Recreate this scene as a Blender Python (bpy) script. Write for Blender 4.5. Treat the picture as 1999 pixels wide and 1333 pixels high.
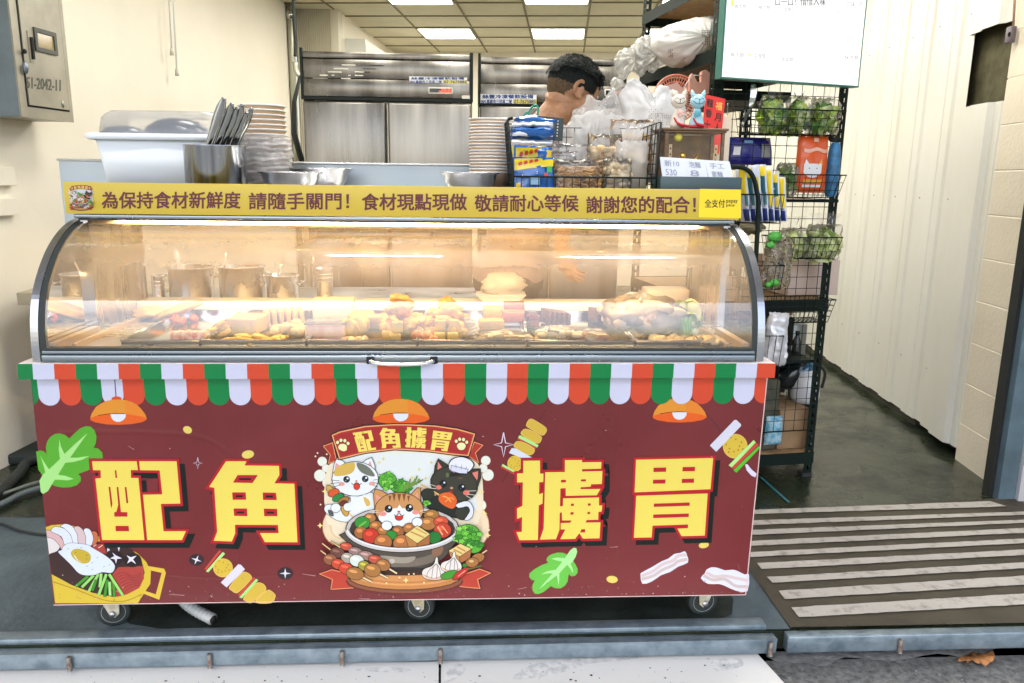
import bpy, bmesh, math, random
import numpy as np
from mathutils import Vector, Matrix, geometry
random.seed(7)
R = math.radians
for o in list(bpy.data.objects): bpy.data.objects.remove(o)
scn = bpy.context.scene
col = scn.collection

# ---------------------------------------------------------------- camera
PITCH, ROLL, YAW, FPX, CAMZ = R(11.91), R(0.72), R(3.23), 1512.6, 1.33
F = Vector((math.sin(YAW)*math.cos(PITCH), math.cos(YAW)*math.cos(PITCH), -math.sin(PITCH)))
_R0 = Vector((math.cos(YAW), -math.sin(YAW), 0)); _U0 = _R0.cross(F)
RV = _R0*math.cos(ROLL) + _U0*math.sin(ROLL)
UV = _U0*math.cos(ROLL) - _R0*math.sin(ROLL)
CAM = Vector((0, 0, CAMZ))
cd = bpy.data.cameras.new('camera'); cam = bpy.data.objects.new('camera', cd); col.objects.link(cam)
m = Matrix.Identity(4)
for i in range(3):
    m[i][0] = RV[i]; m[i][1] = UV[i]; m[i][2] = -F[i]; m[i][3] = CAM[i]
cam.matrix_world = m
cd.sensor_width = 36; cd.lens = FPX/1999*36; cd.clip_end = 500; cd.clip_start = 0.02
scn.camera = cam

# ---------------------------------------------------------------- world, sun, exposure
w = bpy.data.worlds.new('World'); scn.world = w; w.use_nodes = True
nt = w.node_tree; bg = nt.nodes['Background']
sky = nt.nodes.new('ShaderNodeTexSky'); sky.sky_type = 'NISHITA'; sky.sun_disc = False
SUN_EL, SUN_AZ = R(52), R(195)
sky.sun_elevation = SUN_EL; sky.sun_rotation = SUN_AZ
sky.air_density = 1.0; sky.dust_density = 3.0
nt.links.new(sky.outputs[0], bg.inputs[0]); bg.inputs[1].default_value = 0.15
sl = bpy.data.lights.new('sun', 'SUN'); sl.energy = 3.0; sl.angle = R(6); sl.color = (1, .96, .9)
so = bpy.data.objects.new('sun', sl); col.objects.link(so)
sd = Vector((math.sin(SUN_AZ)*math.cos(SUN_EL), math.cos(SUN_AZ)*math.cos(SUN_EL), math.sin(SUN_EL)))
so.rotation_euler = sd.to_track_quat('Z', 'Y').to_euler()
scn.view_settings.view_transform = 'Standard'; scn.view_settings.look = 'None'
scn.view_settings.gamma = 1; scn.view_settings.exposure = 1.75
scn.cycles.max_bounces = 10; scn.cycles.transparent_max_bounces = 24
scn.cycles.glossy_bounces = 4; scn.cycles.transmission_bounces = 6; scn.cycles.diffuse_bounces = 4
scn.cycles.sample_clamp_indirect = 6; scn.cycles.caustics_reflective = False; scn.cycles.caustics_refractive = False
# ---------------------------------------------------------------- from a point of the photo to a point on a real plane
def ray(px, py): return F + RV*((px-999.5)/FPX) - UV*((py-666.5)/FPX)
def PY(px, py, Y): d = ray(px, py); return CAM + d*(Y/d.y)
def PZ(px, py, Z): d = ray(px, py); return CAM + d*((Z-CAMZ)/d.z)
def PN(px, py, p, n): d = ray(px, py); return CAM + d*((Vector(p)-CAM).dot(n)/d.dot(n))
ROOM = R(7.0)
RD = Vector((math.sin(ROOM), math.cos(ROOM), 0)); RR = Vector((math.cos(ROOM), -math.sin(ROOM), 0))
ZV = Vector((0, 0, 1))
def W(u, v, z): return RR*u + RD*v + ZV*z         # room coordinates

def lin(c): c = c/255; return c/12.92 if c <= .04045 else ((c+.055)/1.055)**2.4
def C(r, g, b, k=1.0): return (min(lin(r)*k, .95), min(lin(g)*k, .95), min(lin(b)*k, .95))

MATS = {}
def mat(name, c=(.5, .5, .5), rough=.5, metal=0, spec=.5, alpha=1, bump=0, bscale=20, var=0, vscale=6, c2=None,
        emit=None, estr=1, trans=0, stretch=None, bdetail=4, coat=0, vlo=.35, vhi=.65, rvar=0, sheen=0):
    if name in MATS: return MATS[name]
    m = bpy.data.materials.new(name); m.use_nodes = True; n = m.node_tree; b = n.nodes['Principled BSDF']
    b.inputs['Base Color'].default_value = (*c, 1); b.inputs['Roughness'].default_value = rough
    b.inputs['Metallic'].default_value = metal; b.inputs['Specular IOR Level'].default_value = spec
    b.inputs['Alpha'].default_value = alpha; b.inputs['Transmission Weight'].default_value = trans
    b.inputs['Coat Weight'].default_value = coat
    if emit: b.inputs['Emission Color'].default_value = (*emit, 1); b.inputs['Emission Strength'].default_value = estr
    if bump or var or c2 or rvar:
        tc = n.nodes.new('ShaderNodeTexCoord'); mp = n.nodes.new('ShaderNodeMapping')
        n.links.new(tc.outputs['Object'], mp.inputs[0])
        if stretch: mp.inputs['Scale'].default_value = stretch
    if var or c2 or rvar:
        t = n.nodes.new('ShaderNodeTexNoise'); t.inputs['Scale'].default_value = vscale; t.inputs['Detail'].default_value = 6
        t.inputs['Roughness'].default_value = .6
        n.links.new(mp.outputs[0], t.inputs[0])
        r_ = n.nodes.new('ShaderNodeValToRGB'); r_.color_ramp.elements[0].position = vlo; r_.color_ramp.elements[1].position = vhi
        cc = c2 or tuple(max(0, x*(1-var)) for x in c); c1 = c if c2 else tuple(min(1, x*(1+var*.5)) for x in c)
        r_.color_ramp.elements[0].color = (*cc, 1); r_.color_ramp.elements[1].color = (*c1, 1)
        n.links.new(t.outputs[0], r_.inputs[0])
        if var or c2: n.links.new(r_.outputs[0], b.inputs['Base Color'])
        if rvar:
            mr = n.nodes.new('ShaderNodeMapRange'); mr.inputs[3].default_value = max(0.02, rough-rvar); mr.inputs[4].default_value = min(1, rough+rvar)
            mr.inputs[1].default_value = .3; mr.inputs[2].default_value = .7
            n.links.new(t.outputs[0], mr.inputs[0]); n.links.new(mr.outputs[0], b.inputs['Roughness'])
    if bump:
        t2 = n.nodes.new('ShaderNodeTexNoise'); t2.inputs['Scale'].default_value = bscale; t2.inputs['Detail'].default_value = bdetail
        n.links.new(mp.outputs[0], t2.inputs[0])
        bp = n.nodes.new('ShaderNodeBump'); bp.inputs['Strength'].default_value = bump; bp.inputs['Distance'].default_value = .01
        n.links.new(t2.outputs[0], bp.inputs['Height']); n.links.new(bp.outputs[0], b.inputs['Normal'])
    MATS[name] = m; return m

def film(name, tint=(1, 1, 1), haze=.1, rough=.03, refl=1.0, white=(.9, .9, .92), crinkle=0, cscale=14, hvar=0, dirt=0, zr=None):
    """thin clear sheet: see-through, a little milky, with fresnel shine"""
    if name in MATS: return MATS[name]
    m = bpy.data.materials.new(name); m.use_nodes = True; n = m.node_tree; n.nodes.clear()
    out = n.nodes.new('ShaderNodeOutputMaterial'); tr = n.nodes.new('ShaderNodeBsdfTransparent'); tr.inputs[0].default_value = (*tint, 1)
    df = n.nodes.new('ShaderNodeBsdfDiffuse'); df.inputs[0].default_value = (*white, 1)
    tl = n.nodes.new('ShaderNodeBsdfTranslucent'); tl.inputs[0].default_value = (*white, 1)
    a0 = n.nodes.new('ShaderNodeMixShader'); a0.inputs[0].default_value = .5
    n.links.new(df.outputs[0], a0.inputs[1]); n.links.new(tl.outputs[0], a0.inputs[2])
    mx = n.nodes.new('ShaderNodeMixShader'); mx.inputs[0].default_value = haze
    n.links.new(tr.outputs[0], mx.inputs[1]); n.links.new(a0.outputs[0], mx.inputs[2])
    gl = n.nodes.new('ShaderNodeBsdfGlossy'); gl.inputs['Roughness'].default_value = rough
    fr = n.nodes.new('ShaderNodeFresnel'); fr.inputs[0].default_value = 1.5
    mu = n.nodes.new('ShaderNodeMath'); mu.operation = 'MULTIPLY'; mu.inputs[1].default_value = refl; mu.use_clamp = True
    n.links.new(fr.outputs[0], mu.inputs[0])
    m2 = n.nodes.new('ShaderNodeMixShader'); n.links.new(mu.outputs[0], m2.inputs[0])
    n.links.new(mx.outputs[0], m2.inputs[1]); n.links.new(gl.outputs[0], m2.inputs[2]); n.links.new(m2.outputs[0], out.inputs[0])
    if crinkle or hvar or dirt:
        tc = n.nodes.new('ShaderNodeTexCoord'); t = n.nodes.new('ShaderNodeTexNoise'); t.inputs['Scale'].default_value = cscale; t.inputs['Detail'].default_value = 5
        n.links.new(tc.outputs['Object'], t.inputs[0])
    if crinkle:
        bp = n.nodes.new('ShaderNodeBump'); bp.inputs['Strength'].default_value = crinkle; bp.inputs['Distance'].default_value = .02
        n.links.new(t.outputs[0], bp.inputs['Height'])
        for q in (gl, df, fr): n.links.new(bp.outputs[0], q.inputs['Normal'])
    if hvar:
        mr = n.nodes.new('ShaderNodeMapRange'); mr.inputs[1].default_value = .4; mr.inputs[2].default_value = .7
        mr.inputs[3].default_value = max(0, haze-hvar); mr.inputs[4].default_value = haze+hvar
        n.links.new(t.outputs[0], mr.inputs[0]); n.links.new(mr.outputs[0], mx.inputs[0])
        if zr:   # steam and painted lamp glow, thinning out towards the pane's bottom
            sp_ = n.nodes.new('ShaderNodeSeparateXYZ'); n.links.new(tc.outputs['Object'], sp_.inputs[0]); m3 = n.nodes.new('ShaderNodeMapRange'); m3.interpolation_type = 'SMOOTHSTEP'
            m3.inputs[1].default_value = zr[0]; m3.inputs[2].default_value = zr[1]; m3.inputs[3].default_value = zr[2]; m3.inputs[4].default_value = 1
            n.links.new(sp_.outputs[2], m3.inputs[0]); mm = n.nodes.new('ShaderNodeMath'); mm.operation = 'MULTIPLY'; n.links.new(mr.outputs[0], mm.inputs[0]); n.links.new(m3.outputs[0], mm.inputs[1]); n.links.new(mm.outputs[0], mx.inputs[0])
    MATS[name] = m; return m

class MB:
    """collects shapes, builds ONE mesh object"""
    def __init__(s): s.v = []; s.f = []; s.m = []; s.sm = []; s.mats = []; s.T = None
    def mi(s, m):
        if m not in s.mats: s.mats.append(m)
        return s.mats.index(m)
    def add(s, vs, fs, m=None, smooth=False):
        b = len(s.v); s.v += [Vector(v) for v in vs]
        k = s.mi(m) if m else 0
        for f in fs: s.f.append([b+i for i in f]); s.m.append(k); s.sm.append(smooth)
        return s
    def hexa(s, p, m=None):   # 8 points: bottom 4, top 4
        return s.add(p, [(3, 2, 1, 0), (4, 5, 6, 7), (0, 1, 5, 4), (1, 2, 6, 5), (2, 3, 7, 6), (3, 0, 4, 7)], m)
    def box(s, x0, x1, y0, y1, z0, z1, m=None, mt=None):
        p = [(x0, y0, z0), (x1, y0, z0), (x1, y1, z0), (x0, y1, z0), (x0, y0, z1), (x1, y0, z1), (x1, y1, z1), (x0, y1, z1)]
        if mt: p = [mt @ Vector(q) for q in p]
        return s.hexa(p, m)
    def bbox(s, x0, x1, y0, y1, z0, z1, b=.004, m=None, mt=None, seg=2):
        """box with rounded edges"""
        bm = bmesh.new(); bmesh.ops.create_cube(bm, size=1)
        for v in bm.verts: v.co = Vector(((x0+x1)/2+v.co.x*(x1-x0), (y0+y1)/2+v.co.y*(y1-y0), (z0+z1)/2+v.co.z*(z1-z0)))
        bmesh.ops.bevel(bm, geom=list(bm.edges), offset=b, segments=seg, affect='EDGES', profile=.5)
        bm.verts.index_update()
        vs = [(mt @ v.co) if mt else v.co.copy() for v in bm.verts]
        s.add(vs, [[v.index for v in f.verts] for f in bm.faces], m, True); bm.free(); return s
    def tube(s, pts, r, n=8, m=None, close=False, caps=True):
        pts = [Vector(p) for p in pts]; N = len(pts); rs = r if isinstance(r, (list, tuple)) else [r]*N
        vs = []; fs = []; prev = None
        for i, p in enumerate(pts):
            if close: d = pts[(i+1) % N]-pts[i-1]
            else: d = pts[min(i+1, N-1)]-pts[max(i-1, 0)]
            if d.length < 1e-9: d = Vector((0, 0, 1))
            d.normalize()
            if prev is None:
                a = Vector((0, 0, 1)) if abs(d.z) < .9 else Vector((1, 0, 0)); x = d.cross(a).normalized()
            else:
                x = (prev - d*prev.dot(d))
                x = x.normalized() if x.length > 1e-6 else d.orthogonal().normalized()
            prev = x; y = d.cross(x)
            for k in range(n):
                t = 2*math.pi*k/n; vs.append(p + (x*math.cos(t)+y*math.sin(t))*rs[i])
        for i in range(N if close else N-1):
            j = (i+1) % N
            for k in range(n): fs.append((i*n+k, i*n+(k+1) % n, j*n+(k+1) % n, j*n+k))
        if caps and not close: fs.append(tuple(range(n-1, -1, -1))); fs.append(tuple((N-1)*n+k for k in range(n)))
        return s.add(vs, fs, m, n > 5)
    def lathe(s, prof, c, n=24, m=None, axis=None, sx=1, sy=1, mt=None):
        vs = []; fs = []; c = Vector(c)
        for (r, z) in prof:
            for k in range(n):
                t = 2*math.pi*k/n; q = Vector((r*math.cos(t)*sx, r*math.sin(t)*sy, z))
                if mt: q = mt @ q
                vs.append(c+q)
        for i in range(len(prof)-1):
            for k in range(n): fs.append((i*n+k, i*n+(k+1) % n, (i+1)*n+(k+1) % n, (i+1)*n+k))
        if prof[0][0] > 1e-5: fs.append(tuple(range(n-1, -1, -1)))
        if prof[-1][0] > 1e-5 and not getattr(s, 'open', False): fs.append(tuple((len(prof)-1)*n+k for k in range(n)))
        return s.add(vs, fs, m, True)
    def ball(s, c, rx, ry, rz, m=None, nu=14, nv=9, noise=0, mt=None, seed=0):
        rr = random.Random(seed); vs = []; fs = []; c = Vector(c)
        ph = [rr.uniform(0, 6.3) for _ in range(6)]
        for j in range(nv+1):
            a = math.pi*j/nv-math.pi/2
            for i in range(nu):
                t = 2*math.pi*i/nu
                k = 1+noise*(math.sin(3*t+ph[0]+2*a)+math.sin(5*t+ph[1]-3*a)+math.sin(4*a+ph[2]+t))/2
                q = Vector((rx*math.cos(a)*math.cos(t)*k, ry*math.cos(a)*math.sin(t)*k, rz*math.sin(a)*k))
                if mt: q = mt @ q
                vs.append(c+q)
        for j in range(nv):
            for i in range(nu): fs.append((j*nu+i, j*nu+(i+1) % nu, (j+1)*nu+(i+1) % nu, (j+1)*nu+i))
        return s.add(vs, fs, m, True)
    def grid(s, fn, nu, nv, m=None, smooth=True):
        vs = [fn(i/nu, j/nv) for j in range(nv+1) for i in range(nu+1)]
        fs = [(j*(nu+1)+i, j*(nu+1)+i+1, (j+1)*(nu+1)+i+1, (j+1)*(nu+1)+i) for j in range(nv) for i in range(nu)]
        return s.add(vs, fs, m, smooth)
    def extrude(s, pts, d, m=None):
        """flat polygon (3-D points) pushed along d"""
        pts = [Vector(p) for p in pts]; d = Vector(d); n = len(pts)
        tri = geometry.tessellate_polygon([pts])
        vs = pts + [p+d for p in pts]
        fs = [tuple(t) for t in tri] + [tuple(n+i for i in reversed(t)) for t in tri]
        fs += [(i, (i+1) % n, n+(i+1) % n, n+i) for i in range(n)]
        return s.add(vs, fs, m)
    def build(s, name, parent=None, label=None, cat=None, group=None, kind=None, dm=None, origin=None):
        me = bpy.data.meshes.new(name)
        org = Vector(origin) if origin is not None else (Vector((0, 0, 0)))
        if parent is None and origin is None and s.v:
            lo = [min(v[i] for v in s.v) for i in range(3)]; hi = [max(v[i] for v in s.v) for i in range(3)]
            org = Vector(((lo[0]+hi[0])/2, (lo[1]+hi[1])/2, lo[2]))
        if parent is not None: org = Vector((0, 0, 0)); base = parent.matrix_world.translation.copy() if not getattr(parent, '_x', None) else 0
        off = WPOS.get(parent.name, Vector((0, 0, 0))) if parent is not None else org
        me.from_pydata([v-off for v in s.v], [], s.f)
        if not s.mats: s.mats = [dm or mat('plain')]
        for m_ in s.mats: me.materials.append(m_)
        me.polygons.foreach_set('material_index', s.m); me.polygons.foreach_set('use_smooth', s.sm); me.update()
        o = bpy.data.objects.new(name, me); col.objects.link(o)
        if parent is not None: o.parent = parent; WPOS[o.name] = off
        else: o.location = org; WPOS[o.name] = org
        tag(o, label, cat, group, kind); return o
WPOS = {}
ORD = ['first', 'second', 'third', 'fourth', 'fifth', 'sixth', 'seventh', 'eighth', 'ninth', 'tenth', 'eleventh', 'twelfth', 'thirteenth', 'fourteenth', 'fifteenth', 'sixteenth', 'seventeenth', 'eighteenth', 'nineteenth', 'twentieth', 'twenty-first', 'twenty-second', 'twenty-third', 'twenty-fourth', 'twenty-fifth', 'twenty-sixth']
def tag(o, label=None, cat=None, group=None, kind=None):
    if label: o['label'] = label
    if cat: o['category'] = cat
    if group: o['group'] = group
    if kind: o['kind'] = kind
def thing(name, label, cat, loc=(0, 0, 0), group=None):
    o = bpy.data.objects.new(name, None); col.objects.link(o); o.location = Vector(loc); WPOS[o.name] = Vector(loc)
    o.empty_display_size = .05; tag(o, label, cat, group); return o
def kids(o): return [x for x in bpy.data.objects if x.parent is o]
def copy_thing(o, loc, label, rotz=None, scale=None):
    ch = kids(o); c = o.copy(); col.objects.link(c); c.location = Vector(loc); c['label'] = label; WPOS[c.name] = Vector(loc)
    if rotz is not None: c.rotation_euler[2] = rotz
    if scale is not None: c.scale = scale
    for k in ch:
        d = k.copy(); col.objects.link(d); d.parent = c
        for g in kids(k): e = g.copy(); col.objects.link(e); e.parent = d
    return c

def smooth_closed(p, k=4):
    out = []; n = len(p)
    for i in range(n):
        a, b, c, d = (Vector((*p[(i+j) % n][:2], 0)) for j in (-1, 0, 1, 2))
        for q in range(k):
            t = q/k; v = .5*((2*b)+(c-a)*t+(2*a-5*b+4*c-d)*t*t+(3*b-a-3*c+d)*t**3); out.append((v.x, v.y))
    return out
def smooth_open(p, k=5):
    out = []; n = len(p); p = [Vector(x) for x in p]
    for i in range(n-1):
        a = p[max(i-1, 0)]; b = p[i]; c = p[i+1]; d = p[min(i+2, n-1)]
        for q in range(k):
            t = q/k; out.append(.5*((2*b)+(c-a)*t+(2*a-5*b+4*c-d)*t*t+(3*b-a-3*c+d)*t**3))
    out.append(p[-1]); return out
def offset_poly(p, d):
    n = len(p); A = sum(p[i][0]*p[(i+1) % n][1]-p[(i+1) % n][0]*p[i][1] for i in range(n)); sgn = 1 if A > 0 else -1
    out = []
    for i in range(n):
        a = Vector(p[i-1][:2]); b = Vector(p[i][:2]); c = Vector(p[(i+1) % n][:2])
        e1 = (b-a); e2 = (c-b)
        if e1.length < 1e-6 or e2.length < 1e-6: out.append((b.x, b.y)); continue
        e1.normalize(); e2.normalize()
        n1 = Vector((e1.y, -e1.x))*sgn; n2 = Vector((e2.y, -e2.x))*sgn; h = n1+n2
        if h.length < .3: out.append((b.x+n1.x*d, b.y+n1.y*d)); continue
        h.normalize(); k = d/max(h.dot(n1), .45); out.append((b.x+h.x*k, b.y+h.y*k))
    return out

# flat printed artwork: every shape a sheet a hair above the one below
class Art:
    def __init__(s, place, fn, step=.00003, base=.0006, rough=.4):
        s.place = place; s.fn = fn; s.h = base; s.step = step; s.mb = MB(); s.rough = rough; s.k = 1
    def col(s, c):
        nm = 'print_%d_%d_%d' % tuple(int(x) for x in c[:3])
        return mat(nm, C(*c[:3], .74), rough=s.rough, spec=.28)
    def poly(s, pts, c, holes=(), smooth=0):
        if smooth: pts = smooth_closed(pts, smooth)
        s.h += s.step
        loops = [[Vector((*s.fn(x, y), 0)) for x, y in pts]] + [[Vector((*s.fn(x, y), 0)) for x, y in h] for h in holes]
        tri = geometry.tessellate_polygon(loops)
        flat = [q for l in loops for q in l]
        vs = [s.place(q.x, q.y, s.h) for q in flat]; fs = []
        for t in tri:
            a, b, c_ = (vs[i] for i in t); nn = (b-a).cross(c_-a)
            fs.append(tuple(t) if nn.y < 0 else tuple(reversed(t)))
        s.mb.add(vs, fs, s.col(c)); return s
    def ell(s, cx, cy, rx, ry, c, rot=0, a0=0, a1=360, n=22):
        t = [R(a0+(a1-a0)*i/n) for i in range(n+(0 if a1-a0 >= 360 else 1))]; cr, sr = math.cos(R(rot)), math.sin(R(rot))
        return s.poly([(cx+rx*math.cos(q)*cr-ry*math.sin(q)*sr, cy+rx*math.cos(q)*sr+ry*math.sin(q)*cr) for q in t], c)
    def oell(s, cx, cy, rx, ry, c, o=3, rot=0, oc=(35, 28, 26)):
        s.ell(cx, cy, rx+o, ry+o, oc, rot); return s.ell(cx, cy, rx, ry, c, rot)
    def line(s, pts, wd, c, smooth=0, taper=False):
        P = [Vector((x, y, 0)) for x, y in pts]
        if smooth: P = smooth_open(P, smooth)
        L = []; Rr = []; n = len(P)
        for i, p in enumerate(P):
            d = (P[min(i+1, n-1)]-P[max(i-1, 0)]).normalized(); q = Vector((-d.y, d.x, 0)); ww = wd/2
            if taper: ww *= max(.08, 1-i/(n-1))
            L.append((p.x+q.x*ww, p.y+q.y*ww)); Rr.append((p.x-q.x*ww, p.y-q.y*ww))
        return s.poly(L+Rr[::-1], c)
    def opoly(s, pts, c, o=3, smooth=0, oc=(35, 28, 26)):
        q = smooth_closed(pts, smooth) if smooth else pts
        s.poly(offset_poly(q, o), oc); return s.poly(q, c)
    def build(s, name, parent, label=None): return s.mb.build(name, parent, label)
    def new(s): s.mb = MB(); return s
def ZM(ox, oy, k): return lambda x, y: (ox+x/k, oy+y/k)

def text_mesh(mb, string, place, x0, y0, x1, y1, m, bold=.02, flip=None, shear=0, liftn=None):
    """lettering fitted between two corners; place(u, v) with u, v in the same units as x0..y1 (v grows downwards)"""
    cu = bpy.data.curves.new('t', 'FONT'); cu.body = string; cu.size = 1; cu.offset = 0; cu.resolution_u = 2; cu.fill_mode = 'FRONT'
    ob = bpy.data.objects.new('t', cu); col.objects.link(ob)
    dg = bpy.context.evaluated_depsgraph_get(); me = bpy.data.meshes.new_from_object(ob.evaluated_get(dg))
    co = [v.co.copy() for v in me.vertices]
    if co:
        a0 = min(c.x for c in co); a1 = max(c.x for c in co); b0 = min(c.y for c in co); b1 = max(c.y for c in co)
        fx = lambda c: ((c.x-a0)/(a1-a0) if a1 > a0 else 0, 1-(c.y-b0)/(b1-b0) if b1 > b0 else 0)
        d = bold*abs(y1-y0); sh = [(0, 0)] if not bold else [(-d, -d), (d, -d), (d, d), (-d, d), (0, 0)]
        fs = [tuple(p.vertices) for p in me.polygons]
        for k, (du, dv) in enumerate(sh):
            vs = []
            for c in co:
                u, v = fx(c); vs.append(place(x0+(x1-x0)*u+shear*(1-v)*(y1-y0)+du, y0+(y1-y0)*v+dv))
            if k:
                e1 = vs[1]-vs[0]; nn = Vector((0, -1, 0)) if liftn is None else Vector(liftn)
                vs = [q+nn*.00006*k for q in vs]
            mb.add(vs, fs, m)
    bpy.data.objects.remove(ob); bpy.data.curves.remove(cu); bpy.data.meshes.remove(me)

from mathutils import noise as MN
def puff(mb, c, w, h, d, m, rot=0, lean=0, nu=16, nv=14, crinkle=.004, cs=30, seam=.06, seed=0, tilt=0, pinch=0):
    """soft pouch standing upright in x-z, thickness d along y; rot about z, lean about x, tilt about y"""
    c = Vector(c); mt = Matrix.Rotation(rot, 3, 'Z') @ Matrix.Rotation(lean, 3, 'X') @ Matrix.Rotation(tilt, 3, 'Y')
    for sg in (-1, 1):
        def fn(u, v):
            a = max(0, 1-(2*u-1)**4)**.5; b = max(0, 1-(2*v-1)**4)**.5
            q = Vector(((u-.5)*w*(1-pinch*v*v), 0, v*h)); nz = MN.noise(Vector((u*w*cs+seed*7.1, v*h*cs, sg*3.3+seed)))
            q.y = sg*(d/2*a*b+crinkle*.1)+nz*crinkle*(.3+a*b)*1.6; q.x += MN.noise(Vector((v*9, seed, 2)))*crinkle*.7; q.z += MN.noise(Vector((u*9, seed, 5)))*crinkle*.9
            return c+mt @ q
        mb.grid((lambda u, v, f=fn: f(u, v)) if sg < 0 else (lambda u, v, f=fn: f(1-u, v)), nu, nv, m)
def lump(mb, c, rx, ry, rz, m, seed=0, amp=.15, fr=3, nu=20, nv=14, ridge=0, mt=None, flat=0):
    c = Vector(c); vs = []; fs = []
    for j in range(nv+1):
        a = math.pi*j/nv-math.pi/2
        for i in range(nu):
            t = 2*math.pi*i/nu; dv = Vector((math.cos(a)*math.cos(t), math.cos(a)*math.sin(t), math.sin(a)))
            k = 1+amp*MN.noise(dv*fr+Vector((seed*3.7, 0, 0)))*1.6
            if ridge: k += ridge*(1-abs(MN.noise(dv*fr*2.3+Vector((0, seed*5.1, 0))))*4)*.5
            q = Vector((dv.x*rx*k, dv.y*ry*k, dv.z*rz*k))
            if flat and q.z < -rz*flat: q.z = -rz*flat
            if mt: q = mt @ q
            vs.append(c+q)
    for j in range(nv):
        for i in range(nu): fs.append((j*nu+i, j*nu+(i+1) % nu, (j+1)*nu+(i+1) % nu, (j+1)*nu+i))
    mb.add(vs, fs, m, True)
def wire(mb, a, b, r=.0014, m=None): mb.tube([a, b], r, 5, m or M_black, caps=False)
# ================================================================ materials of the place
M_cream = mat('cream_wall_paint', (.89, .83, .71), rough=.5, var=.05, vscale=1.1, bump=.12, bscale=30)
M_cream2 = mat('cream_block_paint', (.82, .74, .59), rough=.45, var=.08, vscale=2.2, bump=.25, bscale=60)
M_corr = mat('cream_sheet_metal', (.82, .815, .76), rough=.30, spec=.5, c2=(.72, .695, .60), vscale=1.6, stretch=(1, 1, .35), vlo=.25, vhi=.6)
M_galv = mat('galvanised_steel', (.25, .31, .35), rough=.42, metal=.5, c2=(.12, .165, .20), vscale=22, bump=.15, bscale=60, rvar=.12, vlo=.3, vhi=.7)
M_steel = mat('brushed_steel', (.62, .62, .62), rough=.24, metal=1, var=.12, vscale=3, stretch=(1, 1, 14), rvar=.08)
M_steel_s = mat('smooth_steel', (.66, .66, .66), rough=.12, metal=1)
M_steel_d = mat('dull_steel', (.50, .50, .50), rough=.38, metal=1, var=.2, vscale=9, rvar=.15)
M_black = mat('black_powder_coat', (.006, .012, .010), rough=.5, spec=.25)
M_rubber = mat('dark_rubber', (.02, .026, .025), rough=.7)
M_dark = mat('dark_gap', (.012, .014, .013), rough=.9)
M_white = mat('white_plastic', (.80, .80, .78), rough=.4)

# ---------------------------------------------------------------- floor, street, slabs
mb = MB(); mb.box(-4.2, 4.2, 2.066, 10.6, -.06, 0, mat('floor_paint', (.007, .011, .006), rough=.27, c2=(.030, .040, .022), vscale=5, bump=.12, bscale=18, rvar=.16, vlo=.36, vhi=.62, bdetail=8))
mb.build('shop_floor', kind='structure')
mb = MB(); M_conc = mat('worn_concrete', (.095, .13, .145), rough=.6, c2=(.045, .072, .088), vscale=7, bump=.35, bscale=45, rvar=.15, bdetail=10)
q = [PZ(-900, 1238, .004), PZ(1500, 1206, .004), PZ(1541, 1223, .004), PZ(1459, 1105, .004), PZ(1440, 1020, .004), PZ(330, 1010, .004), PZ(-900, 1010, .004)]
q[0].y = 2.068; q[1] = Vector((.955, 2.068, .004)); q[2] = Vector((.972, 2.068, .004))
mb.add([Vector((v.x, v.y, .004)) for v in q], [tuple(range(7))], M_conc); mb.build('concrete_apron', kind='structure')
mb = MB(); gp = [(-1.02, 2.16), (-.6, 2.122), (0, 2.12), (.55, 2.122), (.82, 2.15), (.86, 2.5), (.80, 2.95), (.2, 3.1), (-.7, 3.05), (-1.05, 2.8), (-1.03, 2.4)]  # contact shade under the cart, painted as a near-black floor patch
mb.add([Vector((x, y, .0065)) for x, y in smooth_closed(gp, 3)], [tuple(range(33))], mat('under_cart_shade', (.004, .010, .008), rough=.55, c2=(.016, .026, .022), vscale=9, bump=.3, bscale=40)); mb.build('under_cart_shade', kind='structure')
# dirt flecks and stains on the ground
mb = MB(); rr_ = random.Random(31); M_fl = mat('dark_fleck', (.03, .035, .035), rough=.9)
for i in range(170):
    x = rr_.uniform(-1.35, .80); y = rr_.uniform(1.72, 2.0); s_ = rr_.uniform(.0012, .0042)*(1.6 if i % 23 == 0 else 1); k = 7
    mb.add([Vector((x+s_*rr_.uniform(.6, 1.5)*math.cos(6.283*j/k), y+s_*rr_.uniform(.5, 1.2)*math.sin(6.283*j/k), -.0652)) for j in range(k)], [tuple(range(k))], M_fl)
mb.build('dirt_flecks', kind='stuff')
mb = MB(); M_sm = mat('rubbed_grey_stain', (.50, .53, .53), rough=.6, c2=(.74, .75, .73), vscale=40, vlo=.4, vhi=.6)
for (pts) in ([(1040, 1296), (1130, 1284), (1240, 1276), (1300, 1274), (1240, 1286), (1150, 1296), (1100, 1312), (1050, 1322), (1000, 1325)], [(690, 1306), (760, 1302), (800, 1306), (790, 1312), (720, 1311)], [(880, 1300), (900, 1296), (910, 1310), (880, 1330), (866, 1330)], [(1390, 1290), (1440, 1284), (1450, 1300), (1400, 1310)]):
    P3 = smooth_closed(pts, 3); mb.add([PZ(x, y, -.0655) for x, y in P3], [tuple(range(len(P3)))], M_sm)
mb.build('slab_stains', kind='stuff')
mb = MB(); mb.box(-60, 60, -60, 2.064, -.4, -.10, mat('rough_asphalt', (.20, .205, .20), rough=.85, c2=(.045, .05, .05), vscale=55, bump=.6, bscale=160, bdetail=8, vlo=.3, vhi=.7))
mb.build('street', kind='structure')
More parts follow.
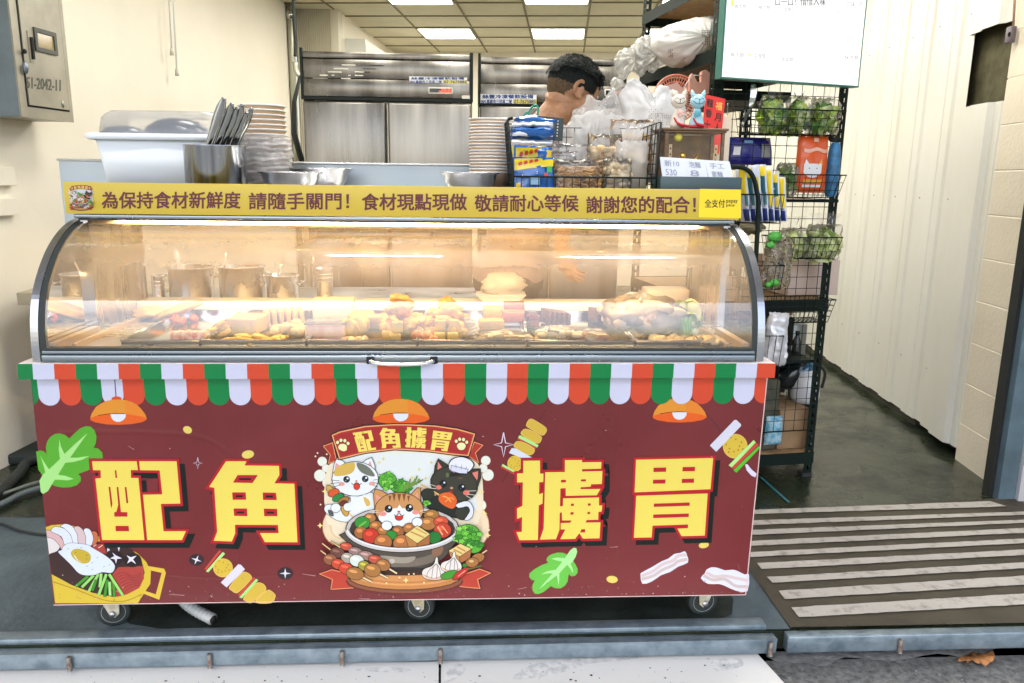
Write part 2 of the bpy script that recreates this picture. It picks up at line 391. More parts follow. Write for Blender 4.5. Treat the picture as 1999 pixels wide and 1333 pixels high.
# cracked grey cement smear along the kerb on the right
mb = MB(); M_cem = mat('cement_smear', (.25, .255, .25), rough=.85, c2=(.12, .125, .125), vscale=30, bump=.5, bscale=60)
pts = [(1495, 1275), (1600, 1268), (1780, 1255), (2100, 1235), (2100, 1268), (1960, 1262), (1900, 1285), (1830, 1276), (1740, 1290), (1650, 1283), (1610, 1300), (1560, 1293), (1530, 1296)]
mb.add([PZ(x, y, -.0985) for x, y in smooth_closed(pts, 3)], [tuple(range(3*len(pts)))], M_cem)
me_ = mb.build('cement_patch', kind='structure')

# striped anti-slip floor paint
mb = MB(); M_mat = mat('dark_antislip_paint', (.040, .034, .022), rough=.6, var=.5, vscale=5, c2=(.066, .054, .034), bump=.2, bscale=50)
z = .008
p0 = PZ(1462, 1111, z); p1 = PZ(1541, 1223, z); d = (p1-p0).normalized(); p1.y = 2.07
tl = PZ(1478, 985, z); tl = Vector((p0.x-.0, 3.02, z))
far = [PZ(1640-900, 0, z)] if 0 else None
A_ = Vector((p0.x, 2.07, z)); B_ = Vector((2.75, 2.07, z)); C_ = PZ(1960, 972, z); D_ = PZ(1470, 1000, z); E_ = Vector((p0.x, D_.y, z))
mb.add([A_, B_, Vector((2.75, C_.y, z)), C_, E_], [(0, 1, 2, 3, 4)], M_mat)
mb.build('antislip_paint', kind='structure')
mb = MB(); M_str = mat('worn_white_stripe', (.43, .405, .365), rough=.75, c2=(.24, .22, .19), vscale=22, bump=.3, bscale=70, vlo=.30, vhi=.48)
z = .012
def z6(x, y): return (1400+x/3.0785, 900+y/3.0785)
S = [((200, 293), (200, 318), (1640, 240), (1740, 272)), ((200, 356), (200, 384), (1844, 303), (1844, 322)),
     ((200, 413), (200, 443), (1844, 352), (1844, 371)), ((200, 479), (200, 509), (1844, 402), (1844, 431)),
     ((200, 546), (200, 576), (1844, 465), (1844, 492)), ((240, 612), (268, 649), (1844, 531), (1844, 563)),
     ((300, 695), (332, 731), (1844, 607), (1844, 643)), ((370, 778), (405, 828), (1844, 688), (1844, 742)),
     ((445, 878), (492, 938), (1844, 795), (1844, 861))]
for k, (a, b, c, e) in enumerate(S):
    a, b, c, e = (PZ(*z6(*t), z) for t in (a, b, c, e))
    c2_ = a+(c-a)*(1.0 if k == 0 else 1.35); e2_ = b+(e-b)*(1.0 if k == 0 else 1.35)
    n = 40; rr_ = random.Random(k); top = []; bot = []
    for i in range(n+1):
        t = i/n; top.append(a.lerp(c2_, t)+Vector((0, rr_.uniform(-.0016, .0016), 0))); bot.append(b.lerp(e2_, t)+Vector((0, rr_.uniform(-.0016, .0016), 0)))
    mb.add(top+bot, [(n+1+i, n+2+i, i+1, i) for i in range(n)], M_str)
mb.build('floor_stripes', kind='structure')
# chalky blue line on the floor
mb = MB(); a = PZ(1484, 930, .006); b = PZ(1540, 980, .006); e = (b-a).normalized().cross(ZV)*.006
mb.add([a+e, a-e, b-e, b+e], [(0, 1, 2, 3)], mat('blue_line_paint', (.03, .20, .26), rough=.6, var=.4, vscale=60)); mb.build('blue_floor_line', kind='structure')

# kerb steel: two long channels, rebar pins
def rail(name, x0, x1, y0, y1, z0, z1, label, lip=0):
    mb = MB(); n = max(2, int((x1-x0)/.25))
    mb.bbox(x0, x1, y0, y1, z0, z1, .004, M_galv, seg=2)
    if lip: mb.box(x0+.002, x1-.002, y0-.003, y0+.004, z1-.006, z1+.0025, M_galv)
    return mb.build(name, None, label, 'steel rail')
rail('steel_rail', -2.6, .90, 2.072, 2.118, -.03, .016, 'upper blotchy galvanised rail lying right in front of the cart castors', 0)
rail('steel_rail', -2.6, .918, 2.028, 2.064, -.052, -.004, 'lower galvanised channel rail under the cart, with the cream slabs in front', 1)
mb = MB(); mb.bbox(.95, 3.2, 2.028, 2.064, -.052, .002, .004, M_galv); mb.build('steel_rail', None, 'galvanised channel rail edging the striped floor on the right', 'steel rail')
M_bar = mat('rusty_rebar', (.30, .30, .28), rough=.6, metal=.5, c2=(.16, .09, .06), vscale=60)
mb = MB(); pts = [Vector((0, 0, -.075+.0015*i)) for i in range(30)]
mb.tube(pts, [.0058+.0013*(i % 4 < 2) for i in range(30)], 8, M_bar)
PIN = [(134, 1285, 'short ribbed pin holding the lower rail under the castor at the far left'), (409, 1285, 'short ribbed pin welded to the lower rail below the grey hose'), (668, 1280, 'ribbed pin on the lower rail just left of the middle castor'),
       (860, 1284, 'ribbed pin on the lower rail above the gap between two slabs'), (1506, 1248, 'stout ribbed pin in the gap between the two rails'), (1761, 1232, 'ribbed pin standing against the rail of the striped floor')]
pin0 = None
for (px, py, lb) in PIN:
    p = PY(px, py, 2.02); p.z = -.005; p.y = 2.019
    if pin0 is None: mb.T = None; pin0 = mb.build('rebar_pin', None, lb, 'rebar pin', 'pins along the kerb rails', origin=(0, 0, -.075)); pin0.location = (p.x, p.y, -.052)
    else: o = pin0.copy(); col.objects.link(o); o.location = (p.x, p.y, -.052); o['label'] = lb

# cream stone slabs, street side
M_slab = mat('speckled_cream_stone', (.70, .71, .69), rough=.35, c2=(.20, .21, .21), vscale=55, bump=.08, bscale=60, vlo=.27, vhi=.33)
def slab(pts, lb):
    mb = MB(); mb.extrude([PZ(x, y, -.066) for x, y in pts], (0, 0, -.034), M_slab); mb.build('stone_slab', None, lb, 'paving slab', 'pale slabs in front of the kerb rails')
slab([(-500, 1300), (856, 1291), (857, 1500), (-500, 1520)], 'pale speckled stone slab on the left, below the pins and the hose')
slab([(861, 1290), (1466, 1262), (1560, 1365), (1630, 1500), (861, 1500)], 'pale speckled stone slab with a slanted right end beside the asphalt')
# fallen leaf
mb = MB(); L = smooth_closed([(1443, 1205), (1500, 1180), (1540, 1160), (1600, 1172), (1650, 1155), (1668, 1180), (1650, 1215), (1610, 1240), (1570, 1225), (1520, 1215), (1490, 1238), (1500, 1215)], 3)
ML = mat('dry_leaf', (.36, .15, .045), rough=.6, var=.5, vscale=40)
P2 = [PZ(*(1400+x/3.0785, 900+y/3.0785), -.088) for x, y in L]
c_ = sum(P2, Vector())/len(P2); vs = [c_+Vector((0, 0, .010))]
for i, p in enumerate(P2): vs.append(p+Vector((0, 0, .003+.009*math.sin(i*.9)**2)))
n = len(P2); vs2 = vs+[v-Vector((0, 0, .0012)) for v in vs]
fs = [(0, 1+i, 1+(i+1) % n) for i in range(n)]; fs += [(n+1, n+2+(i+1) % n, n+2+i) for i in range(n)]; fs += [(1+i, n+2+i, n+2+(i+1) % n, 1+(i+1) % n) for i in range(n)]
mb.add(vs2, fs, ML, True); mb.build('dry_leaf', None, 'curled dry orange brown leaf lying on the asphalt', 'leaf')
# grit on the asphalt
mb = MB(); rr_ = random.Random(3)
for i in range(420):
    x = rr_.uniform(.95, 2.6); y = rr_.uniform(1.55, 2.0); s_ = rr_.uniform(.0015, .005)
    mb.ball((x, y, -.099), s_, s_, s_*.7, mat('grit', (.22, .22, .21), rough=.8, var=.4, vscale=30), 5, 3)
mb.build('gravel_grit', kind='stuff')

# ---------------------------------------------------------------- walls
UL, UR, VB, ZC = -2.54, 1.975, 9.92, 2.83
def wallbox(u0, u1, v0, v1, z0, z1, m):
    return MB().hexa([W(u0, v0, z0), W(u1, v0, z0), W(u1, v1, z0), W(u0, v1, z0), W(u0, v0, z1), W(u1, v0, z1), W(u1, v1, z1), W(u0, v1, z1)], m)
wallbox(UL-.15, UL, 1.2, 7.45, -.1, 3.35, M_cream).build('side_wall', None, 'cream painted side wall on the left behind the meter box', 'wall')
wallbox(-2.30, -2.15, 7.62, VB, 0, ZC, M_cream).build('side_wall', None, 'cream wall in the far left corner under the tiled ceiling', 'wall')
wallbox(-2.3, 3.2, VB, VB+.1, 0, ZC, M_cream).build('back_wall', None, 'plain cream back wall above the refrigerators', 'wall')
# ribbed pillar sheet between side wall and rear room
mb = MB(); u0, u1, v = -2.54, -2.135, 7.46; n = 17; pr = []
for i in range(n):
    a = u0+(u1-.07-u0)*i/n; b = u0+(u1-.07-u0)*(i+1)/n; w_ = b-a
    pr += [(a, v), (a+w_*.30, v), (a+w_*.42, v+.016), (a+w_*.85, v+.016)]
pr += [(u1-.07, v), (u1, v), (u1, v+.15)]
vs = [W(a, b, 0) for a, b in pr]+[W(a, b, 3.3) for a, b in pr]; k = len(pr)
mb.add(vs, [(i, i+1, k+i+1, k+i) for i in range(k-1)], mat('ribbed_panel', (.70, .66, .54), rough=.5)); mb.build('ribbed_panel', None, 'narrow ribbed cream panel behind the left refrigerator', 'wall panel')
# corrugated partition on the right
mb = MB(); pr = []; v = 4.16; pitch = .21; i = 0
while v < VB:
    pr += [(UR, v), (UR, v+.12), (UR-.012, v+.133), (UR-.012, v+.20), (UR-.016, v+.204), (UR-.016, v+.214), (UR-.012, v+.218), (UR-.012, v+.29), (UR, v+.303)]; v += .33
zb = lambda v_: .035
vs = [W(a, b, .045) for a, b in pr]+[W(a, b, 3.3) for a, b in pr]; k = len(pr)
mb.add(vs, [(i+1, i, k+i, k+i+1) for i in range(k-1)], M_corr)
for z_ in (.35, 1.25, 2.15, 2.9):
    v_ = 4.22
    while v_ < 9.5: mb.ball(W(UR-.001, v_, z_), .004, .004, .004, M_galv, 6, 4); v_ += .33
mb.build('corrugated_partition', None, 'tall corrugated cream sheet metal partition right of the shelf rack', 'wall')
wallbox(UR+.01, UR+.16, 4.30, VB, 0, ZC+.5, mat('dark_behind', (.05, .05, .035), rough=.9)).build('partition_backing', None, 'dark wall core behind the corrugated partition, seen along its foot', 'wall')
# end flashing of the partition: two pieces with the torn opening between them
fu = UR-.03
mb = MB()
def flash(z0, z1, m=M_corr):
    pr = [(fu+.03, 4.17), (fu+.004, 4.165), (fu+.004, 4.04), (fu-.012, 4.03), (fu-.012, 3.87), (fu+.012, 3.85), (fu+.012, 3.80), (fu+.016, 3.795), (fu+.016, 3.75), (fu+.03, 3.748)]
    k = len(pr); vs = [W(a, b, z0) for a, b in pr]+[W(a, b, z1) for a, b in pr]
    mb.add(vs, [(i+1, i, k+i, k+i+1) for i in range(k-1)], m)
zt = PN(1900, 208, W(UR, 3.7, 0), RR).z; zt2 = PN(1900, 70, W(UR, 3.7, 0), RR).z
flash(.05, zt); flash(zt2, 3.3)
for z_ in (zt-.02, zt2+.03, .14, 1.0): mb.ball(W(fu+.014, 3.772, z_), .005, .005, .005, M_dark, 6, 4)
mb.build('edge_flashing', None, 'cream metal edge flashing with a torn open gap near its top', 'flashing')
wallbox(UR+.05, UR+.12, 3.7, 4.3, 1.55, 2.6, mat('raw_concrete', (.11, .10, .05), rough=.9, var=.4, vscale=9, bump=.4)).build('raw_concrete', None, 'dark raw concrete showing inside the torn gap of the flashing', 'wall core')
mb = MB(); a = PN(1943, 85, W(UR+.1, 3.6, 0), RR); b = PN(1936, 150, W(UR+.1, 3.6, 0), RR); c = PN(1941, 200, W(UR+.1, 3.6, 0), RR)
mb.tube(smooth_open([a, b, c], 5), .035, 8, mat('green_gasket', (.03, .10, .08), rough=.5)); mb.build('green_pipe', None, 'dull green pipe inside the torn gap of the flashing', 'pipe')
# block wall: courses as real bevelled blocks
UB = 1.95
mb = MB(); zc = [-.02]; ch = .200; z = .0
rows = 17
for r_ in range(rows):
    z0 = r_*ch-.01; v0 = 3.12; ofs = .0 if r_ % 2 else .2
    mb.bbox(0, 1, 0, 1, 0, 1, .022, M_cream2, mt=Matrix(((RR.x*.12, RD.x*.48, 0, W(UB, 3.29, 0).x), (RR.y*.12, RD.y*.48, 0, W(UB, 3.29, 0).y), (0, 0, ch, z0), (0, 0, 0, 1))), seg=1)
mb.sm = [False]*len(mb.sm)
mb.build('block_wall', None, 'cream painted concrete block wall between partition and steel door post', 'wall')
# steel door post at the far right
M_post = mat('blue_grey_steel_paint', (.10, .16, .20), rough=.5, var=.25, vscale=7)
mb = MB()
def ubox(u0, u1, v0, v1, z0, z1, m): mb.hexa([W(u0, v0, z0), W(u1, v0, z0), W(u1, v1, z0), W(u0, v1, z0), W(u0, v0, z1), W(u1, v0, z1), W(u1, v1, z1), W(u0, v1, z1)], m)
ubox(1.868, 1.905, 3.292, 3.35, 0, 3.3, M_dark); ubox(1.884, 1.918, 3.25, 3.2915, 0, 3.3, M_post); ubox(1.9185, 1.955, 3.256, 3.2915, 0, 3.3, M_post)
mb.build('door_post', None, 'blue grey steel door post with grooves at the far right edge', 'door post')
mb = MB(); ubox(1.958, 2.25, 3.235, 3.30, 0, 1.02, mat('chalky_white_paint', (.55, .56, .60), rough=.6, c2=(.20, .09, .05), vscale=8, vlo=.2, vhi=.34))
ubox(1.956, 2.25, 3.232, 3.30, 1.025, 3.3, mat('chalky_white_paint'))
mb.build('painted_column', None, 'chalky white column with rust stains at the lower right edge', 'column')
# ceilings
mb = MB(); M_tile = mat('ceiling_tile', (.78, .73, .55), rough=.9, var=.10, vscale=2, bump=.2, bscale=90)
mb.hexa([W(-2.6, 2.5, ZC), W(3.2, 2.5, ZC), W(3.2, VB+.1, ZC), W(-2.6, VB+.1, ZC), W(-2.6, 2.5, ZC+.5), W(3.2, 2.5, ZC+.5), W(3.2, VB+.1, ZC+.5), W(-2.6, VB+.1, ZC+.5)], M_tile)
M_tbar = mat('ceiling_bar', (.20, .18, .09), rough=.6); UG = [-1.585+.585*k for k in range(-1, 8)]; VG = [9.46-.565*k for k in range(13)]
for u in UG: mb.hexa([W(u-.009, 2.6, ZC-.006), W(u+.009, 2.6, ZC-.006), W(u+.009, VB, ZC-.006), W(u-.009, VB, ZC-.006), W(u-.009, 2.6, ZC+.001), W(u+.009, 2.6, ZC+.001), W(u+.009, VB, ZC+.001), W(u-.009, VB, ZC+.001)], M_tbar)
for v in VG: mb.hexa([W(-2.6, v-.009, ZC-.009), W(3.2, v-.009, ZC-.009), W(3.2, v+.009, ZC-.009), W(-2.6, v+.009, ZC-.009), W(-2.6, v-.009, ZC+.001), W(3.2, v-.009, ZC+.001), W(3.2, v+.009, ZC+.001), W(-2.6, v+.009, ZC+.001)], M_tbar)
mb.build('ceiling', kind='structure')
M_lamp = mat('lamp_diffuser', (.9, .9, .9), emit=(1, .96, .86), estr=7.5)
M_frame = mat('lamp_frame', (.55, .62, .56), rough=.4)
k = 0
LPL = {(1, 2): 'lit ceiling panel above the left refrigerator, nearest the back wall', (3, 2): 'lit ceiling panel right of centre, nearest the back wall', (1, 5): 'lit ceiling panel cut by the photo top, left one', (3, 5): 'lit ceiling panel cut by the photo top, right one'}
def panel(u0, v0, lb):
    t = thing('ceiling_light', lb, 'ceiling light', W(u0+.29, v0+.28, ZC-.02), 'lit panels in the tiled ceiling')
    a = MB(); a.hexa([W(u0+.02, v0+.02, ZC-.018), W(u0+.565, v0+.02, ZC-.018), W(u0+.565, v0+.545, ZC-.018), W(u0+.02, v0+.545, ZC-.018), W(u0+.02, v0+.02, ZC-.012), W(u0+.565, v0+.02, ZC-.012), W(u0+.565, v0+.545, ZC-.012), W(u0+.02, v0+.545, ZC-.012)], M_frame); a.build('frame', t)
    a = MB(); a.hexa([W(u0+.03, v0+.03, ZC-.022), W(u0+.555, v0+.03, ZC-.022), W(u0+.555, v0+.535, ZC-.022), W(u0+.03, v0+.535, ZC-.022), W(u0+.03, v0+.03, ZC-.0185), W(u0+.555, v0+.03, ZC-.0185), W(u0+.555, v0+.535, ZC-.0185), W(u0+.03, v0+.535, ZC-.0185)], M_lamp); a.build('diffuser', t)
for i in (1, 3, 5):
    for j in (2, 5, 8, 11):  # panels beyond the view are added to light the kitchen
        panel(UG[i], VG[j], LPL.get((i, j), 'lit ceiling panel added over the kitchen, out of the photo, column %s row %s' % ({1: 'left', 3: 'middle', 5: 'right'}[i], {2: 'rear', 5: 'second', 8: 'third', 11: 'front'}[j])))
mb = MB(); mb.box(-6, 6, -.9, 2.45, 3.3, 3.5, mat('arcade_ceiling', (.80, .79, .84), rough=.8)); mb.build('arcade_ceiling', kind='structure')
mb = MB(); mb.box(-6, 6, 2.4, 2.62, ZC-.0, 3.31, M_cream); mb.build('front_beam', None, 'cream beam over the shop front, above the photo', 'beam')
M_tube = mat('fluorescent_tube', (.9, .9, .9), emit=(1, .98, .98), estr=75)
for k, (x, lb) in enumerate(((-.45, 'fluorescent tube lamp under the arcade ceiling, left, mirrored in the glass'), (.81, 'fluorescent tube lamp under the arcade ceiling, right, mirrored in the glass'))):
    t = thing('tube_lamp', lb, 'tube lamp', (x, 2.25, 3.27), 'arcade tube lamps')
    a = MB(); a.bbox(x-.33, x+.33, 2.21, 2.29, 3.20, 3.22, .006, M_white); a.box(x-.2, x-.18, 2.24, 2.26, 3.2205, 3.3, M_white); a.box(x+.18, x+.2, 2.24, 2.26, 3.2205, 3.3, M_white); a.build('housing', t)
    a = MB(); a.tube([(x-.30, 2.25, 3.18), (x+.30, 2.25, 3.18)], .016, 10, M_tube); a.build('tube', t)
# pillars of the arcade and the shop's far sides, so that daylight comes from the street
mb = MB(); mb.box(-6, -2.9, 2.3, 2.45, -.1, 3.3, M_cream); mb.build('neighbour_wall', None, 'cream front wall of the shop next door, left of the photo', 'wall')
mb = MB(); mb.box(2.45, 6, 2.2, 2.35, -.1, 3.3, M_cream); mb.build('neighbour_wall', None, 'cream front wall of the shop next door, right of the photo', 'wall')
wallbox(3.0, 3.2, 2.3, VB, 0, ZC, M_cream).build('side_wall', None, 'cream side wall hidden behind the corrugated partition', 'wall')
# ================================================================ printed artwork of the cart front
Y_, RD_, BK = (236, 216, 96), (186, 26, 42), (6, 20, 18)
K1, K2, K3, K4 = 6.6636, 6.6667, 6.6636, 7.015
CH = {
 'a': [([(65,135),(645,135),(662,250),(568,250),(572,352),(668,352),(745,1160),(195,1160),(108,360),(180,352),(175,252),(78,252)],
        [[(360,252),(380,252),(392,352),(370,352)],[(280,468),(302,468),(330,690),(315,750),(305,700)],[(385,470),(407,470),(440,795),(525,797),(525,855),(355,855),(352,800),(382,792),(405,700)],[(490,470),(513,470),(536,680),(512,680)],[(370,975),(540,975),(548,1045),(372,1045)]]),
       ([(678,135),(1165,135),(1213,685),(960,690),(995,1045),(1285,1045),(1235,1160),(782,1160),(728,570),(978,565),(945,255),(688,252)], [])],
 'b': [([(275,135),(540,135),(518,190),(965,195),(970,315),(905,422),(1165,427),(1205,1190),(780,1188),(715,1070),(960,1070),(950,965),(390,962),(395,1075),(350,1180),(115,1170),(160,1050),(122,480),(55,470)],
        [[(425,315),(690,315),(620,418),(365,412)],[(355,540),(532,540),(537,635),(362,637)],[(752,542),(925,545),(935,640),(757,638)],[(373,750),(548,750),(553,850),(380,845)],[(765,752),(940,755),(945,850),(772,850)]])],
 'c': [([(210,128),(428,125),(428,295),(472,295),(470,405),(418,408),(415,565),(465,545),(462,685),(412,710),(400,1160),(160,1162),(120,1055),(190,1052),(195,860),(130,885),(128,750),(198,715),(205,410),(130,410),(130,295),(210,290)], []),
       ([(495,278),(750,275),(752,120),(975,118),(975,148),(1228,145),(1222,232),(975,238),(975,268),(1240,262),(1232,430),(1090,435),(1088,465),(955,475),(955,498),(1215,495),(1165,578),(762,585),(762,485),(693,490),(680,1030),(635,1150),(425,1155),(475,1010),(490,500)],
        [[(700,378),(765,375),(765,408),(702,412)],[(960,372),(1027,370),(1025,395),(962,398)]]),
       ([(728,618),(1195,605),(1195,710),(1238,710),(1228,790),(1188,793),(1185,895),(1035,900),(1020,932),(1215,930),(1202,1138),(985,1142),(940,1070),(885,1145),(690,1150),(757,1022),(697,1022),(697,940),(820,935),(840,905),(715,905),(712,800),(680,805),(682,722),(725,718)],
        [[(830,688),(868,686),(868,715),(830,718)],[(1050,685),(1085,683),(1088,712),(1050,714)],[(825,798),(865,797),(863,828),(823,830)],[(1045,795),(1080,793),(1080,820),(1043,823)],[(968,1020),(1015,1018),(1015,1060),(948,1062)]])],
 'd': [([(152,122),(1208,97),(1172,525),(132,568)], [[(392,230),(566,227),(562,287),(390,290)],[(790,222),(962,218),(958,278),(787,280)],[(385,395),(556,392),(552,447),(383,450)],[(780,384),(948,380),(944,437),(777,440)]]),
       ([(155,615),(1133,583),(1093,1160),(775,1168),(718,1065),(862,1058),(866,1008),(378,1025),(365,1185),(122,1190)], [[(397,722),(888,706),(885,752),(395,768)],[(388,872),(876,857),(873,905),(386,921)]])],
}
PANEL_Y = 2.051
def pplace(Y): return lambda px, py, h: PY(px, py, Y-h)
def big_char(key, fn, sh, parent, name, label):
    A = Art(pplace(PANEL_Y), fn, base=.0012)
    for o, hs in CH[key]:
        q = offset_poly(o, 33); A.poly([(x+sh[0], y+sh[1]) for x, y in q], BK)
    for o, hs in CH[key]:
        A.poly(offset_poly(o, 33), RD_); A.poly(o, RD_)
        for i in range(len(o)):
            a, b = Vector((*o[i-1], 0)), Vector((*o[i], 0)); d = (b-a).normalized(); A.line([((a-d*12).x, (a-d*12).y), ((b+d*12).x, (b+d*12).y)], 56, RD_)
    for o, hs in CH[key]: A.poly(o, Y_, hs)
    if key == 'a':
        A.poly([(600,292),(905,292),(905,312),(600,312)], BK); A.poly([(702,312),(905,312),(905,355),(702,355)], BK); A.poly([(708,385),(770,385),(778,530),(715,530)], BK); A.poly([(772,362),(920,362),(925,530),(780,530)], (122, 46, 50)); A.ell(120,300,16,14,BK)
    if key == 'b':
        for a, b, c, d in ((445,355,600,380),(400,578,490,602),(790,580,885,606),(415,790,508,812),(805,793,898,816)): A.poly([(a,b),(c,b),(c,d),(a,d)], BK)
    return A.build(name, parent, label)
def small_char(A, key, quad, c):
    pts = [p for o, h in CH[key] for p in o]; x0 = min(p[0] for p in pts); x1 = max(p[0] for p in pts); y0 = min(p[1] for p in pts); y1 = max(p[1] for p in pts)
    (ax, ay), (bx, by), (cx, cy), (dx, dy) = quad
    def f(p):
        u = (p[0]-x0)/(x1-x0); v = (p[1]-y0)/(y1-y0)
        return ((ax*(1-u)+bx*u)*(1-v)+(dx*(1-u)+cx*u)*v, (ay*(1-u)+by*u)*(1-v)+(dy*(1-u)+cy*u)*v)
    for o, hs in CH[key]: A.poly([f(p) for p in o], c, [[f(p) for p in h] for h in hs])

def emblem(A, full=True):
    O = (38, 30, 28); W_ = (233, 238, 240); CR = (240, 226, 196)
    # steam and backdrop
    for x, y, r_ in ((88,305,27),(75,388,34),(120,430,30),(1055,300,27),(1068,385,33),(1025,565,32),(110,345,22),(1040,345,24)): A.oell(x, y, r_, r_, (232, 236, 222), 2, oc=(205, 170, 140))
    A.oell(190,690,98,112,(236,214,176),4,oc=(206,152,104)); A.ell(200,680,70,85,(226,198,150)); A.ell(195,690,52,64,(240,224,194))
    A.oell(985,690,88,125,(240,218,184),4,oc=(206,152,104)); A.ell(975,690,60,92,(232,206,170))
    A.poly([(150,300),(300,262),(520,240),(720,250),(900,275),(1010,320),(1040,480),(1020,640),(900,700),(200,700),(110,600),(105,420)], CR, smooth=3)
    A.poly([(190,300),(330,264),(520,250),(720,258),(880,285),(960,330),(985,480),(940,620),(220,620),(165,480)], (226, 232, 230), smooth=3)
    for x, y in ((425,312),(733,312),(662,352),(620,400),(700,405),(450,290)): A.poly([(x,y-14),(x+4,y-4),(x+14,y),(x+4,y+4),(x,y+14),(x-4,y+4),(x-14,y),(x-4,y-4)], (232, 216, 120))
    # board and lower ribbon
    for P in ([(65,970),(145,942),(320,985),(290,1055),(135,1065),(145,1005)], [(1090,965),(1020,938),(880,985),(900,1048),(1025,1060),(1010,1005)]):
        A.opoly(P, (226, 140, 92), 4); A.poly(offset_poly(P, -6), (188, 66, 50))
    A.ell(575,1015,348,80,(104,44,42)); A.ell(575,1008,340,76,(140,84,58)); A.ell(575,990,335,78,(74,48,36)); A.ell(575,990,326,72,(198,132,74)); A.ell(575,978,300,62,(222,160,96)); A.ell(575,972,286,56,(196,130,76)); A.ell(575,966,268,50,(214,150,90)); A.ell(560,940,280,40,(70,46,36))
    # upper ribbon
    for P in ([(90,213),(150,191),(175,300),(121,320),(133,266)], [(1043,208),(986,187),(951,275),(1016,317),(997,255)]):
        A.opoly(P, (232, 150, 100), 3); A.poly(offset_poly(P, -5), (176, 56, 46))
    B = [(147,150),(194,130),(341,98),(511,87),(600,88),(754,95),(890,115),(989,143),(951,270),(870,263),(720,243),(515,231),(341,252),(191,289)]
    A.poly(offset_poly(B, 9), O); A.poly(offset_poly(B, 3), (238, 172, 112)); A.poly(offset_poly(B, -4), (180, 50, 46)); A.poly(offset_poly(B, -14), (166, 44, 44))
    def c1(x, y): return (x/8.885*3.03, (10+y/8.885)*3.03)
    def c2(x, y): return ((170+x/8.885)*3.03, (10+y/8.885)*3.03)
    TY = (244, 222, 104)
    small_char(A, 'a', [c1(785,310), c1(1140,258), c1(1200,600), c1(855,650)], TY); small_char(A, 'b', [c1(1240,225), c1(1595,225), c1(1620,565), c1(1270,582)], TY)
    small_char(A, 'c', [c2(190,205), c2(560,225), c2(545,588), c2(183,558)], TY); small_char(A, 'd', [c2(665,258), c2(1008,308), c2(948,645), c2(628,600)], TY)
    for fx, X, Yp in ((c1, 612, 545), (c2, 1160, 525)):
        x, y = fx(X, Yp); PW = (236, 240, 176); A.oell(x, y+4, 26, 20, PW, 2, oc=(110, 30, 34)); A.oell(x+(6 if fx is c1 else 0), y+16, 20, 12, PW, 0)
        for dx, dy in ((-30,-24),(-10,-36),(13,-34),(32,-18)): A.oell(x+dx, y+dy, 9, 10, PW, 2, oc=(110, 30, 34))
    # greens behind
    rr_ = random.Random(5)
    def leafy(cx, cy, rx, ry, n, big, cs):
        A.ell(cx, cy, rx+4, ry+4, (24, 60, 30)); A.ell(cx, cy, rx, ry, cs[0])
        for i in range(n):
            a = rr_.uniform(0, 6.28); q = rr_.uniform(.25, 1); x = cx+rx*q*math.cos(a); y = cy+ry*q*math.sin(a); s_ = big*rr_.uniform(.6, 1.1)
            P = [(x+s_*(1+.35*math.cos(5*t))*math.cos(t), y+s_*(1+.35*math.cos(5*t))*math.sin(t)*.8) for t in [6.283*j/15 for j in range(15)]]
            A.opoly(P, rr_.choice(cs), 2, oc=(30, 84, 36))
    G = [(88, 176, 52), (120, 206, 70), (60, 140, 44), (150, 222, 96)]
    leafy(475, 420, 52, 48, 12, 17, G); leafy(555, 455, 62, 36, 12, 16, G)
    for k in range(7):
        x, y = 585+k*13, 455-k*6; A.line([(x-22, y+25), (x, y-12-(k % 3)*12)], 9, (116, 150, 66)); A.line([(x-10, y+15), (x+22, y-8)], 6, (76, 112, 52))
    # calico cat
    A.opoly([(265,480),(400,500),(410,590),(330,610),(255,660),(170,650),(105,600),(110,565),(150,560),(250,570)], W_, 3, 3)
    A.opoly([(152,372),(160,320),(172,293),(205,300),(240,330),(215,380)], W_, 4); A.opoly([(318,322),(350,295),(380,284),(398,330),(400,380),(350,370)], W_, 4)
    A.poly([(160,360),(168,312),(205,340),(198,352)], (222, 160, 166)); A.poly([(348,345),(372,300),(388,352),(380,362)], (222, 160, 166))
    A.oell(283,408,136,100,W_,4); A.ell(283,404,134,94,W_)
    A.poly([(160,388),(165,350),(190,330),(240,315),(278,312),(280,350),(255,378),(200,390)], (214, 178, 84), smooth=3); A.poly([(293,312),(330,320),(370,345),(400,388),(372,392),(320,370),(296,340)], (112, 118, 104), smooth=3)
    for x, y in ((232,411),(342,408)): A.ell(x,y,20,20,(30,42,48)); A.ell(x+6,y-6,6,6,(240,244,248)); A.ell(x-5,y+7,3,3,(160,180,190))
    A.oell(292,452,17,20,(214,62,44),3); A.line([(260,434),(275,442),(291,430),(307,442),(322,434)],4,O,4); A.ell(290,421,7,5,(196,110,116)); A.ell(203,438,18,12,(228,164,150)); A.ell(382,436,18,12,(228,164,150))
    for s_ in ((140,415,192,420),(138,436,190,430),(150,458,195,444),(425,410,388,416),(428,436,390,430),(416,456,388,444)): A.line([s_[:2], s_[2:]], 3, O)
    A.line([(110,440),(280,650)],7,(226,190,120)); A.oell(133,472,18,28,(206,164,84),3,-30); A.oell(155,490,34,21,(216,92,46),3,-25); A.oell(182,519,36,20,(40,134,64),3,-25); A.oell(215,535,34,18,(168,116,58),3,-25); A.oell(212,552,22,14,(110,54,40),3,-25); A.oell(222,598,18,32,(206,158,70),3,-25)
    A.oell(168,580,28,26,W_,3); A.oell(240,575,26,24,W_,3); A.poly([(240,555),(340,500),(385,520),(360,590),(262,600)], W_, smooth=3); A.poly([(330,515),(362,530),(372,560),(350,570)], (220, 182, 92), smooth=2); A.poly([(122,590),(150,600),(155,630),(128,622)], (88, 92, 88), smooth=2)
    # black cat
    BC = (52, 52, 42)
